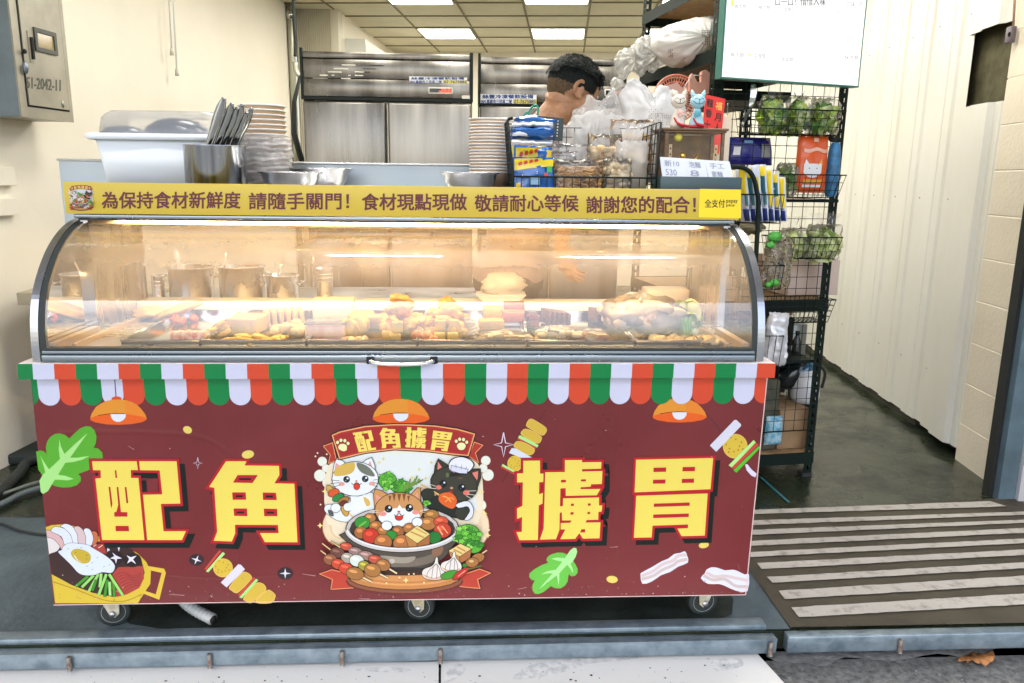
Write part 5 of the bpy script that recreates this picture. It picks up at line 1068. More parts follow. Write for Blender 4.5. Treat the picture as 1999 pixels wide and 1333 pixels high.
# black recipe card, scissors
mb = MB(); Yk = 2.63; a, b, c, d = PY(1033, 224, Yk), PY(1101, 231, Yk), PY(1098, 276, Yk), PY(1030, 268, Yk)
mb.extrude([a, b, c, d], (0, .003, 0), mat('black_card', (.015, .03, .028), rough=.4)); 
for k in range(4):
    for j in range(6): p = a.lerp(b, .38+.15*k).lerp(d.lerp(c, .38+.15*k), .14+.13*j); mb.box(p.x-.0012-.0015*((j*k) % 3), p.x+.0022, p.y-.0012, p.y-.0004, p.z-.0016, p.z+.0016, M_whp)
mb.box(a.x+.006, a.x+.040, Yk-.0012, Yk-.0004, a.z-.065, a.z-.006, mat('card_photo', (.22, .10, .05), rough=.4, var=.8, vscale=60)); mb.build('black_card', None, 'small black card with white writing clipped behind the basket', 'card')
t = thing('scissors', 'scissors with green handles standing behind the snack packets', 'scissors', PY(1035, 245, 2.64)); mb = MB(); M_grn = mat('green_handle', (.0, .22, .14), rough=.3)
for (cx_, cy_, a_, b_) in ((1026, 233, 6, 14), (1041, 222, 9, 17)):
    mb.tube([PY(cx_+a_*math.cos(q)-b_*.25*math.sin(q), cy_+b_*math.sin(q), 2.64) for q in [2*math.pi*i/16 for i in range(16)]], .0035, 8, M_grn, close=True)
mb.tube([PY(1026, 246, 2.64), PY(1035, 256, 2.64), PY(1040, 266, 2.64)], .004, 6, M_grn); mb.tube([PY(1044, 238, 2.64), PY(1040, 250, 2.64), PY(1040, 266, 2.64)], .004, 6, M_grn); mb.build('handles', t)
mb = MB(); mb.tube([PY(1040, 262, 2.64), PY(1042, 320, 2.64)], [.006, .001], 4, M_steel_s); mb.build('blade', t)

# ---------------------------------------------------------------- white carrier bags
t = thing('carrier_bag', 'big bunched white carrier bag with printed characters behind the tofu puff bags', 'carrier bag', (X(1250, 2.78), 2.76, DK)); mb = MB()
def bagshape(pts, Y, d, m, mb, seed=0, n=5):
    """soft bag whose silhouette follows pixel points"""
    P = [PY(x, y, Y) for x, y in pts]; c_ = sum(P, Vector())/len(P); P3 = smooth_closed([(p.x, p.z) for p in P], 8); N = len(P3); rings = []; n = 14
    for k in range(-n, n+1):
        s_ = k/n; sc = math.cos(s_*math.pi/2)**.55 if abs(s_) < 1 else .02; ring = []
        for i, (x, z_) in enumerate(P3):
            q = Vector((c_.x+(x-c_.x)*sc, Y+s_*d/2, c_.z+(z_-c_.z)*sc)); nn = MN.noise(Vector((q.x*22+seed, q.y*22, q.z*22)))
            n2 = abs(MN.noise(Vector((q.x*38+seed, q.z*16, s_*1.5)))); n3 = abs(MN.noise(Vector((q.x*60+q.z*40, s_*3, seed)))); q += Vector(((x-c_.x)*n2*.18, nn*.030*(1-abs(s_))-n2*.022-n3*.006, (z_-c_.z)*n2*.10)); ring.append(q)
        rings.append(ring)
    loft(mb, rings, m)
bagshape([(1205, 262), (1215, 225), (1208, 190), (1225, 166), (1243, 160), (1262, 172), (1272, 190), (1285, 168), (1297, 170), (1318, 185), (1335, 215), (1330, 262), (1320, 345), (1215, 345)], 2.76, .12, F_white, mb, 3); mb.build('bag', t)
mb = MB(); rr_ = random.Random(8)
for r_ in range(8):
    for c_ in range(11):
        if rr_.random() < .28 or (r_ < 3 and c_ > 6): continue
        p = PY(1267+c_*4.2+r_*.2, 214+r_*4.2+c_*-.1, 2.686); s_ = .0022 if c_ == 4 and r_ < 4 else .0013
        mb.box(p.x-s_, p.x+s_, p.y-.0006, p.y, p.z-s_, p.z+s_, mat('grey_print', (.25, .2, .18), rough=.6))
mb.build('print', t)
mb = MB(); bagshape([(1125, 262), (1118, 222), (1140, 205), (1150, 185), (1172, 200), (1195, 172), (1202, 190), (1212, 230), (1208, 262), (1200, 330), (1130, 330)], 2.72, .08, film('thin_milk', haze=.30, rough=.2, refl=.5, crinkle=.4, cscale=18, hvar=.06, white=(.98, .97, .97)), mb, 7); mb.build('clear_bag', None, 'tall thin clear bag with a twisted top beside the white carrier bag', 'plastic bag')
mb = MB(); bagshape([(1098, 262), (1110, 240), (1130, 226), (1165, 215), (1200, 225), (1230, 250), (1235, 300), (1230, 345), (1090, 345), (1085, 300)], 2.70, .10, film('pale_bag', haze=.50, rough=.2, refl=.4, crinkle=.4, cscale=14, hvar=.06, white=(.97, .95, .92)), mb, 9); mb.build('clear_bag', None, 'low milky bag bulging behind the wire basket', 'plastic bag')

# ---------------------------------------------------------------- price tray
t = thing('price_tray', 'dark teal tray holding three handwritten price cards beside the wire basket', 'price tray', (X(1365, 2.32), 2.34, DK)); M_teal = mat('dark_teal_plastic', (.030, .065, .072), rough=.4)
a, b = X(1290, 2.30), X(1449, 2.30); zt5 = Zz(345, 2.30, 1365)
mb = MB(); mb.bbox(a, b, 2.296, 2.302, DK+.0005, zt5, .001, M_teal); mb.bbox(a, b, 2.303, 2.42, DK+.0005, DK+.010, .001, M_teal); mb.box(a, a+.004, 2.303, 2.42, DK+.011, zt5, M_teal); mb.box(b-.004, b, 2.303, 2.42, DK+.011, zt5, M_teal); mb.build('tray', t)
for k, (p0, p1, p2, p3) in enumerate((((1288, 306), (1337, 309), (1342, 348), (1293, 346)), ((1337, 309), (1375, 312), (1383, 349), (1342, 348)), ((1375, 312), (1424, 315), (1432, 350), (1384, 349)))):
    Yk = 2.32+k*.004; q = [PY(*p, Yk+(.012 if i < 2 else 0)) for i, p in enumerate((p0, p1, p2, p3))]
    mb = MB(); mb.extrude(q, (0, .0008, 0), mat('card_white', (.72, .74, .80), rough=.5))
    S_ = (('新10', '530'), ('泡麵', '8'), ('手工', '意麵'))[k]
    for j, s2 in enumerate(S_):
        def pl(u, v, q=q): return (q[0].lerp(q[1], u)).lerp(q[3].lerp(q[2], u), v)+Vector((0, -.0005, 0))
        text_mesh(mb, s2, pl, .16, .14+.44*j, .74 if j == 0 else .6, .44+.44*j, mat('pencil', (.30, .32, .40) if 1 else 0, rough=.6), bold=.01)
    mb.build('price_card', t)
# glass case with golden figure
t = thing('glass_case', 'small wooden glass case with a golden figure inside, behind the price cards', 'glass case', (X(1350, 2.52), 2.56, DK)); M_wd = mat('brown_wood', (.20, .11, .045), rough=.4, c2=(.11, .055, .022), vscale=7, stretch=(1, 1, 12)); Y0, Y1 = 2.50, 2.62
a, b = X(1296, Y0), X(1411, Y0); zt6 = Zz(250, Y0, 1350)
mb = MB(); mb.bbox(a-.014, b+.008, Y0-.012, Y1+.012, zt6-.008, zt6, .002, M_wd); mb.bbox(a-.008, b+.003, Y0-.006, Y1+.006, zt6-.014, zt6-.0082, .001, M_wd); mb.bbox(a-.01, b+.006, Y0-.01, Y1+.01, DK+.001, DK+.02, .002, M_wd)
for x_ in (a, b-.010):
    for y_ in (Y0, Y1-.01): mb.box(x_, x_+.010, y_, y_+.010, DK+.0202, zt6-.0142, M_wd)
mb.build('case_frame', t)
mb = MB(); mb.box(a+.0105, b-.0105, Y0+.003, Y0+.004, DK+.021, zt6-.015, film('pane', haze=.0, rough=.02, refl=.35)); mb.build('pane', t)
mb = MB(); mb.box(a+.0105, b-.0105, Y1-.004, Y1-.002, DK+.021, zt6-.015, mat('case_back', (.20, .10, .025), rough=.5, var=.6, vscale=18)); mb.build('backing', t)
for x_ in (a+.014, b-.030):
    mb = MB(); mb.box(x_, x_+.010, Y0+.0045, Y0+.006, zt6-.115, zt6-.05, mat('tag_cream', (.62, .45, .22), rough=.5))
    for k in range(3): mb.box(x_+.003, x_+.007, Y0+.0038, Y0+.0044, zt6-.066-.018*k, zt6-.060-.018*k, M_dark)
    mb.build('name_strip', t)
M_gold = mat('gold', (.85, .52, .08), rough=.28, metal=.85, var=.3, vscale=50)
mb = MB(); xg = X(1335, 2.55); yg = 2.555; zg = DK+.021
lump(mb, (xg, yg, zg+.028), .034, .02, .028, M_gold, 1, .25, 4); lump(mb, (xg-.004, yg, zg+.068), .022, .016, .028, M_gold, 2, .25, 5); lump(mb, (xg+.026, yg, zg+.045), .02, .013, .022, M_gold, 3, .3, 5); mb.ball((xg-.006, yg, zg+.104), .011, .010, .013, M_gold, 12, 8)
mb.tube([(xg-.022, yg, zg+.07), (xg-.036, yg-.004, zg+.05), (xg-.028, yg-.01, zg+.035)], [.007, .006, .004], 8, M_gold); mb.tube([(xg+.014, yg, zg+.08), (xg+.034, yg-.004, zg+.09), (xg+.044, yg-.006, zg+.11)], [.007, .005, .003], 8, M_gold)
mb.build('golden_figure', None, 'small golden seated figure inside the wooden glass case', 'figurine')
mb = MB(); p = PY(1324, 268, 2.52); lump(mb, p, .013, .010, .013, mat('yellow_ball', (.75, .65, .03), rough=.4), 4, .05); mb.build('yellow_ball', None, 'bright yellow ball at the top left inside the glass case', 'ball')
# cat figurines
def catfig(px, c, cb, lb, seed, mirror=1):
    Yk = 2.515; base = PY(px, 248, Yk); s_ = .1125/.112; z0 = zt6+.0005; x_ = base.x; M_ = mat('glaze_%d' % seed, c, rough=.25, coat=.4)
    t = thing('cat_figurine', lb, 'cat figurine', (x_, Yk, z0), 'smiling cat figurines on the glass case'); mb = MB()
    prof = [(.0, 0), (.021, .001), (.0245, .008), (.022, .022), (.016, .040), (.0115, .052), (.0105, .060)]
    mb.lathe(prof, (x_, Yk, z0), 24, M_, sy=.8); hz_ = z0+.082
    mb.ball((x_, Yk-.002, hz_), .0245, .019, .022, M_, 20, 14)
    for e in (-1, 1): mb.tube([(x_+e*.013, Yk, hz_+.012), (x_+e*.0185, Yk, hz_+.026), (x_+e*.021, Yk, hz_+.036)], [.0095, .006, .0008], 10, M_)
    mb.build('body', t); mb = MB(); P = lambda a, b: Vector((x_+a, Yk-.002-.019*math.sqrt(max(0, 1-(a/.0245)**2-(b/.022)**2))-.0008, hz_+b))
    mb.tube([P(-.018, .0), P(-.010, -.0075), P(0, -.0095), P(.010, -.0075), P(.018, .0)], .0008, 5, M_dark); mb.tube([P(0, -.009), P(0, .004)], .0007, 5, M_dark); mb.tube([P(-.003, .004), P(.003, .004)], .001, 5, M_dark)
    for e in (-1, 1): mb.tube([P(e*.014, .006), P(e*.010, .009), P(e*.006, .006)], .0007, 5, M_dark)
    mb.build('face', t); mb = MB(); M_r = mat('rose_%d' % seed, cb, rough=.5)
    for k in range(9): a = k*2.4; q = .0032*math.sqrt(k); mb.ball((x_+mirror*.004+q*math.cos(a), Yk-.020+.001*k*.3, z0+.044+q*math.sin(a)), .0052, .003, .0045, M_r, 8, 5)
    mb.build('rose', t); mb = MB(); mb.tube(smooth_open([(x_-.016, Yk-.017, z0+.03), (x_-.004, Yk-.024, z0+.012), (x_+.018, Yk-.022, z0+.006), (x_+.034*mirror, Yk-.014, z0+.005)], 4), [.003]*4+[.005]*8+[.004], 8, mat('red_tail', (.45, .01, .02), rough=.4)) if len(smooth_open([(0, 0, 0)]*4, 4)) == 13 else None
    mb.build('tail', t)
catfig(1322, (.74, .66, .54), (.80, .50, .42), 'cream cat figurine with a pink rose on the glass case', 1); catfig(1359, (.36, .62, .70), (.12, .40, .48), 'pale blue cat figurine with a blue rose on the glass case', 2, -1)
# red greeting banner behind
mb = MB(); Yk = 2.74; q = [PY(1377, 184, Yk), PY(1416, 193, Yk), PY(1404, 300, Yk), PY(1368, 296, Yk)]; mb.extrude(q, (0, .002, 0), mat('red_paper', (.72, .025, .015), rough=.55))
pl = lambda u, v: q[0].lerp(q[1], u).lerp(q[3].lerp(q[2], u), v)+Vector((0, -.0006, 0))
for k, (s_, u0, v0) in enumerate((('龍', .10, .06), ('香', .08, .24), ('十', .06, .44), ('福', .56, .08), ('月', .56, .28), ('人', .58, .46))): text_mesh(mb, s_, pl, u0, v0, u0+.32, v0+.14, mat('ink_black', (.03, .012, .01), rough=.6) if s_ != '福' else mat('gold_ink', (.9, .45, .08), rough=.4), bold=.03)
mb.build('red_banner', None, 'red paper banner with black and gold writing behind the blue cat', 'paper banner')
mb = MB(); mb.bbox(X(1366, 2.78), X(1418, 2.78), 2.76, 2.79, DK+.001, Zz(225, 2.76, 1390), .004, mat('cream_box', (.7, .6, .45), rough=.6)); mb.build('cream_box', None, 'cream box the red banner leans on', 'box')
# ================================================================ kitchen behind the cart
M_ss = mat('fridge_steel', (.34, .32, .29), rough=.30, metal=1, c2=(.14, .13, .115), vscale=1.6, stretch=(3, 1, .25), rvar=.10, bump=.04, bscale=5)
M_ss2 = mat('fridge_header', (.30, .285, .26), rough=.26, metal=1, c2=(.10, .092, .08), vscale=1.8, stretch=(2.2, 1, .3), rvar=.08)
def txt(mb, s_, x0, y0, x1, y1, Y, m, bold=.03, k=.0): text_mesh(mb, s_, lambda u, v: PY(u, v, Y-.0008-k), x0, y0, x1, y1, m, bold)
def fridge(xl, xr, ptop, Y, split, label, vents, st, dep=.75):
    a, b = PY(xl, 300, Y).x, PY(xr, 300, Y).x; zt = Zz(ptop, Y, (xl+xr)/2); zh = Zz(ptop+93, Y, (xl+xr)/2); t = thing('refrigerator', label, 'refrigerator', ((a+b)/2, Y+dep/2, 0), 'steel refrigerators along the back')
    mb = MB(); mb.bbox(a, b, Y+.035, Y+dep, .12, zt, .004, M_ss2); mb.box(a-.004, a+.012, Y-.004, Y+.034, zh, zt+.02, M_black); mb.box(b-.016, b+.004, Y-.004, Y+.034, zh, zt+.01, M_black)
    for x_ in (a+.06, b-.06):
        for y_ in (Y+.1, Y+dep-.1): mb.lathe([(.02, 0), (.022, .12)], (x_, y_, 0), 10, M_black)
    mb.build('body', t)
    zm = Zz(ptop+52, Y, (xl+xr)/2); zl = Zz(ptop+13, Y, (xl+xr)/2)
    mb = MB(); mb.bbox(a+.0125, b-.0165, Y, Y+.034, zl+.003, zt, .002, M_ss2); mb.bbox(a+.0125, b-.0165, Y+.002, Y+.034, zm+.002, zl-.003, .002, M_ss2); mb.bbox(a+.0125, b-.0165, Y-.003, Y+.034, zh+.018, zm-.001, .003, M_ss2); mb.box(a+.0125, b-.0165, Y+.004, Y+.034, zh, zh+.0175, M_black)
    if vents:
        for (x0, x1, y) in ((667, 694, 126.5), (652, 680, 133.5), (640, 667, 140), (624, 640, 146.5), (647, 653, 146.5), (611, 639, 153), (666, 684, 153), (693, 711, 140), (693, 709, 147), (680, 684, 147)): p, q = PY(x0, y, Y), PY(x1, y, Y); mb.box(p.x, q.x, Y-.0012, Y+.0015, p.z-.003, p.z+.003, mat('vent_slit', (.85, .82, .7), rough=.5))
        for (x0, x1, y) in ((722, 749, 127.5), (708, 735, 134), (710, 722, 140.5)): p, q = PY(x0, y, Y), PY(x1, y, Y); mb.box(p.x, q.x, Y-.0012, Y+.0015, p.z-.002, p.z+.002, M_dark)
    mb.build('header', t)
    xs = PY(split, 300, Y).x; cream = mat('door_edge_plastic', (.62, .58, .48), rough=.4)
    for x0, x1 in ((a+.008, xs-.008), (xs+.008, b-.008)):
        for z0, z1 in ((.15, (zh+.15)/2-.02), ((zh+.15)/2+.02, zh-.012)):
            mb = MB(); mb.bbox(x0, x1, Y-.022, Y+.030, z0, z1, .012, M_ss, seg=3); d = mb.build('door', t)
            mb = MB(); mb.box(x0-.004, x0-.0002, Y-.016, Y+.03, z0+.01, z1-.01, cream); mb.build('door_seal', d)
    mb = MB()
    for (k, x0, y0, x1, y1) in st: 
        p, q = PY(x0, y0, Y), PY(x1, y1, Y)
        if k == 'w': mb.box(p.x, q.x, Y-.0042, Y-.0036, q.z, p.z, mat('sticker_white', (.75, .78, .82), rough=.4)); txt(mb, '絲豐冷凍餐飲設備', x0+4, y0+1.5, x1-6, y0+(y1-y0)*.46, Y-.0042, mat('sticker_navy', (.02, .05, .22)), .04); txt(mb, 'IBM.高雄市三民區二號', x0+1, y0+(y1-y0)*.55, x0+(x1-x0)*.56, y1-.5, Y-.0042, mat('sticker_navy'), .03); pq = PY(x0+(x1-x0)*.58, y0+(y1-y0)*.52, Y); mb.box(pq.x, q.x, Y-.0046, Y-.0043, q.z, pq.z, mat('sticker_yellow', (.75, .65, .05))); txt(mb, '07-7675885', x0+(x1-x0)*.6, y0+(y1-y0)*.57, x1-1, y1-1, Y-.0048, mat('sticker_navy'), .03)
        if k == 'b': mb.bbox(p.x, q.x, Y-.012, Y-.0035, q.z, p.z, .003, mat('badge_white', (.7, .68, .62), rough=.4)); mb.box(p.x+.008, q.x-.008, Y-.0135, Y-.0121, q.z+.008, p.z-.008, mat('display_black', (.01, .01, .01), rough=.2)); txt(mb, '-18.0', x0+(x1-x0)*.45, y0+3.5, x1-5, y1-3.5, Y-.0136, mat('led_red', (.6, .02, .01), emit=(1, .05, .02), estr=1.5), .05)
        if k == 'p': mb.box(p.x, q.x, Y-.0045, Y-.0035, q.z, p.z, mat('badge_white'))
    mb.build('stickers', t)
fridge(594, 922, 103, 5.0, 757, 'left steel refrigerator with slotted header and two upper doors visible', True, (('w', 799, 149, 912, 163), ('b', 836, 170, 884, 184), ('p', 902, 186, 917, 193)))
fridge(934, 1216, 113, 5.25, 1075, 'right steel refrigerator partly behind the man', False, (('w', 938, 183, 1047, 203), ('b', 1180, 174, 1222, 189)), .7)
# white air conditioner body on the far left wall
mb = MB(); a = W(-2.149, 7.9, 2.44); mb.hexa([W(-2.149, 7.75, 2.25), W(-1.93, 7.75, 2.25), W(-1.93, 8.9, 2.25), W(-2.149, 8.9, 2.25), W(-2.149, 7.75, 2.62), W(-1.96, 7.75, 2.62), W(-1.96, 8.9, 2.62), W(-2.149, 8.9, 2.62)], mat('aircon_white', (.74, .74, .70), rough=.4)); mb.build('air_conditioner', None, 'white wall mounted air conditioner in the far left corner', 'air conditioner')
# conduit with cable at the end of the side wall
mb = MB(); cp = lambda px, py, o=.03: PN(px, py, W(UL+o, 0, 0), RR)
p0 = cp(569, 100); mb.tube([Vector((p0.x, p0.y, .1)), Vector((p0.x, p0.y, 2.55)), Vector((p0.x, p0.y, 3.3))], .028, 10, mat('conduit_grey', (.42, .42, .34), rough=.35, metal=.6)); mb.lathe([(.036, -.04), (.036, .04)], (p0.x, p0.y, Zz(28, p0.y, 570)), 12, M_steel_s)
mb.build('conduit_pipe', None, 'grey metal conduit pipe running up the end of the side wall', 'pipe')
mb = MB(); Yk = 5.9; mb.tube(smooth_open([PY(572, -20, Yk), PY(574, 40, Yk), PY(577, 80, Yk), PY(576, 110, Yk)], 5), .012, 8, M_rubber); mb.tube(smooth_open([PY(576, 122, Yk), PY(578, 140, Yk), PY(586, 148, Yk)], 4), .02, 8, mat('conduit_grey')); mb.tube([PY(586, 148, Yk), PY(574, 200, Yk), PY(574, 260, Yk), PY(592, 325, Yk)], [.012, .016, .022, .022], 8, M_rubber)
mb.build('black_cable', None, 'black cable hanging beside the conduit and running down behind the refrigerator', 'cable')
# pull rods on the side wall
for k, (pts, lb) in enumerate(((((333, 0), (335, 98)), 'shorter white pull cord hanging on the cream side wall'), (((341, 0), (345, 138)), 'longer white pull cord hanging on the cream side wall'))):
    mb = MB(); P = [cp(*q, .06) for q in pts]; P[0].z += .35; mb.tube(P, .006, 8, M_white); mb.tube([P[1]+ZV*.012, P[1]-ZV*.03], [.009, .014], 8, mat('cord_knob', (.6, .58, .5), rough=.4)); mb.build('pull_cord', None, lb, 'pull cord', 'pull cords on the side wall')
# ---- meter box on the side wall
t = thing('meter_box', 'grey steel meter box with a small window and handwritten number on the left wall', 'meter box', W(UL+.08, 3.3, 1.5)); M_mb = mat('meter_box_paint', (.36, .33, .26), rough=.38, var=.2, vscale=5); M_mbs = mat('meter_box_side', (.17, .22, .26), rough=.45, var=.2, vscale=6)
ud = UL+.20; D = lambda px, py, o=0: PN(px, py, W(ud+o, 0, 0), RR)
pn = D(41, 226); pf = D(143, 240); va, vb = pn.dot(RD), pf.dot(RD); z0 = (pn.z+pf.z)/2; z1 = z0+.82
def ub(mb, u0, u1, v0, v1, z0_, z1_, m): mb.hexa([W(u0, v0, z0_), W(u1, v0, z0_), W(u1, v1, z0_), W(u0, v1, z0_), W(u0, v0, z1_), W(u1, v0, z1_), W(u1, v1, z1_), W(u0, v1, z1_)], m)
mb = MB(); ub(mb, UL+.001, ud-.004, va+.002, vb-.001, z0+.002, z1, M_mb); ub(mb, UL+.001, ud-.004, va-.001, va+.0015, z0, z1, M_mbs); mb.build('housing', t)
mb = MB(); ub(mb, ud-.0035, ud+.004, va-.001, vb, z0, z1, M_mb); mb.build('door_rim', t)
mb = MB(); dv0, dv1 = va+.05, vb-.035; ub(mb, ud+.0045, ud+.0055, dv0-.008, dv1+.008, z0+.045, z1-.02, M_dark); ub(mb, ud+.006, ud+.010, dv0, dv1, z0+.053, z1-.03, M_mb); d = mb.build('door', t)
w0, w1 = D(63, 52, .010), D(111, 108, .010); wv0, wv1 = w0.dot(RD), w1.dot(RD); wz1 = D(66, 53, .01).z; wz0 = D(66, 98, .01).z
mb = MB(); fr = .018; M_wf = mat('dark_window_frame', (.06, .065, .055), rough=.5)
for (a_, b_, c_, e_) in ((wv0, wv1, wz1-fr, wz1), (wv0, wv1, wz0, wz0+fr), (wv0, wv0+fr, wz0+fr, wz1-fr), (wv1-fr, wv1, wz0+fr, wz1-fr)): ub(mb, ud+.0105, ud+.018, a_, b_, c_, e_, M_wf)
f_ = mb.build('window_frame', d); mb = MB(); ub(mb, ud+.0105, ud+.012, wv0+fr, wv1-fr, wz0+fr, wz1-fr, mat('amber_pane', (.30, .22, .09), rough=.12)); mb.build('window_pane', d)
mb = MB(); h0 = D(59, 82, .012); ub(mb, ud+.0105, ud+.013, h0.dot(RD)-.014, h0.dot(RD)+.016, h0.z-.085, h0.z+.045, mat('latch_plate', (.30, .28, .22), rough=.4)); ub(mb, ud+.0135, ud+.022, h0.dot(RD)-.004, h0.dot(RD)+.008, h0.z-.07, h0.z+.02, M_dark); q = D(48, 100, .02); mb.ball(q, .008, .012, .010, M_dark); q = D(50, 132, .02); mb.ball(q, .010, .014, .026, mat('padlock', (.20, .24, .30), rough=.3, metal=.7)); mb.build('latch', d)
mb = MB(); text_mesh(mb, '51-2042-11', lambda u, v: D(52+(118-52)*u, 150+22*v+u*6, .0108), 0, 0, 1, 1, mat('marker_ink', (.08, .08, .06), rough=.5), bold=.012, liftn=RR); q = D(123, 203, .011); mb.lathe([(0, 0), (.011, .0004)], q, 16, mat('pale_sticker', (.62, .66, .50), rough=.4), mt=Matrix.Rotation(R(90), 3, 'Y').to_4x4() @ Matrix.Diagonal((1.6, 1, 1, 1))); mb.build('marking', d)
# cover plates and the stub ledge on the side wall
for (x0, y0, x1, y1, o, lb) in ((-40, 325, 34, 362, .03, 'upper cream cover plate on the side wall near the left edge'), (-40, 389, 38, 419, .03, 'lower cream cable duct on the side wall near the left edge')):
    p, q = cp(x0, y0, o), cp(x1, y1, o); mb = MB(); v0, v1 = sorted((p.dot(RD), q.dot(RD))); zz = sorted((p.z, q.z)); mb.bbox(0, 1, 0, 1, 0, 1, .04, M_cream, mt=Matrix(((RR.x*.028, RD.x*(v1-v0), 0, W(UL+.001, v0, 0).x), (RR.y*.028, RD.y*(v1-v0), 0, W(UL+.001, v0, 0).y), (0, 0, zz[1]-zz[0], zz[0]), (0, 0, 0, 1)))); mb.sm = [False]*len(mb.sm); mb.build('cover_plate', None, lb, 'cover plate')
mb = MB(); p = PY(31, 571, 3.55); mb.bbox(p.x, p.x+.6, 3.55, 3.95, p.z-.055, p.z, .003, mat('ledge_stone', (.42, .37, .27), rough=.5)); mb.build('stone_ledge', None, 'end of a beige stone ledge behind the left end of the cart', 'ledge')
mb = MB(); mb.box(p.x+.08, p.x+.55, 3.6, 3.9, 0.0, p.z-.056, mat('ledge_base', (.34, .30, .22), rough=.7)); mb.build('ledge_base', None, 'beige masonry base under the stone ledge, hidden behind the cart', 'base')
# hoses and cables at the foot of the side wall
M_cab = mat('cable_grey_green', (.16, .18, .15), rough=.5)
for k, (pts, r_, m_, lb) in enumerate((([(-60, 985), (0, 960), (40, 920), (58, 900), (130, 880)], .022, M_rubber, 'thick black hose on the floor left of the cart'), ([(-60, 975), (0, 965), (60, 945), (120, 930)], .007, M_cab, 'thin grey green cable above the thick black hose, left of the cart'), ([(-60, 1000), (0, 985), (40, 965), (90, 950), (150, 945)], .013, mat('hose_grey', (.12, .15, .16), rough=.5), 'grey hose behind the lower left of the cart'), ([(-60, 1020), (0, 1022), (40, 1036), (90, 1044), (160, 1046)], .005, M_rubber, 'thin black cable lying nearest the camera, left of the cart'))):
    mb = MB(); mb.tube(smooth_open([PZ(x, y, r_+.005+(.03 if k == 1 else 0)*(1 if i == 2 else .3)) for i, (x, y) in enumerate(pts)], 6), r_, 10, m_); mb.build('hose' if r_ > .01 else 'cable', None, lb, 'hose' if r_ > .01 else 'cable')
mb = MB(); q = PZ(40, 905, 0); mb.bbox(q.x-.25, q.x+.2, q.y-.02, q.y+.3, .001, .05, .01, M_rubber); mb.build('dark_mat', None, 'dark rubber block on the floor against the side wall', 'rubber block')

# ---- stove table and pots
Yp = 2.98; zt_p = Zz(592, Yp, 450)
t = thing('stove_table', 'steel stove table carrying the stock pots behind the case', 'table', (-.62, 3.12, 0)); mb = MB(); mb.bbox(-1.25, .06, 2.88, 3.45, zt_p-.04, zt_p, .004, M_steel_d); mb.build('tabletop', t)
for x_ in (-1.2, .01):
    for y_ in (2.92, 3.4): mb = MB(); mb.tube([(x_, y_, .0), (x_, y_, zt_p-.041)], .018, 8, M_steel_d); mb.build('leg', t)
M_pot = mat('pot_steel', (.60, .58, .56), rough=.26, metal=1, rvar=.08, vscale=6)
for (xl_, xr_, yt_, hd, lb) in ((287, 311, 540, 0, 'smallest steel pot at the left end of the stove table'), (324, 407, 523, 1, 'big steel stock pot with a white spoon in it'), (423, 508, 521, 1, 'big steel stock pot in the middle of the row'), (515, 577, 539, 1, 'lower steel pot right of the big ones'), (613, 645, 526, 0, 'narrow ringed steel pot at the right end of the row')):
    r_ = (xr_-xl_)/2/1512*Yp; xx = PY((xl_+xr_)/2, 560, Yp).x; z1 = Zz(yt_, Yp, (xl_+xr_)/2); z0 = zt_p+.001; t = thing('stock_pot', lb, 'pot', (xx, Yp+.05, z0), 'steel pots on the stove table')
    mb = MB(); mb.open = True; mb.lathe([(r_*.97, z0), (r_, z0+.006), (r_, z1-.004), (r_*1.08, z1-.003), (r_*1.09, z1), (r_*.98, z1), (r_*.97, z0+.01), (0, z0+.01)], (xx, Yp+.05, 0), 32, M_pot)
    if not hd:
        for k in range(3): mb.lathe([(r_*1.01, z1-.02-.014*k), (r_*1.05, z1-.023-.014*k), (r_*1.01, z1-.026-.014*k)], (xx, Yp+.05, 0), 24, M_pot)
    mb.build('pot_body', t)
    if hd:
        for s_ in (-1, 1): mb = MB(); mb.tube(smooth_open([(xx+s_*r_, Yp+.02, z1-.03), (xx+s_*(r_+.018), Yp+.01, z1-.035), (xx+s_*(r_+.018), Yp+.09, z1-.035), (xx+s_*r_, Yp+.08, z1-.03)], 3), .004, 6, M_steel_s); mb.build('pot_handle', t)
    if lb.startswith('big'): mb = MB(); mb.lathe([(r_*.96, z1-.03), (0, z1-.03)], (xx, Yp+.05, 0), 24, mat('broth', (.20, .09, .03), rough=.15)); mb.build('broth', t)
for (a_, b_, w_, m_, lb) in (((343, 489), (352, 528), .009, M_white, 'white ladle handle standing in the left stock pot'), ((446, 470), (436, 528), .004, M_steel_s, 'thin ladle handle standing in the middle stock pot'), ((552, 500), (543, 545), .004, M_steel_s, 'wire skimmer handle in the lower pot'), ((612, 478), (612, 530), .003, M_steel_s, 'thin rod standing in the narrow pot')):
    mb = MB(); A0 = PY(*a_, Yp+.03); B0 = PY(*b_, Yp+.05); mb.tube([A0, B0, B0+(B0-A0).normalized()*.06], w_, 8, m_); mb.build('ladle', None, lb, 'ladle')
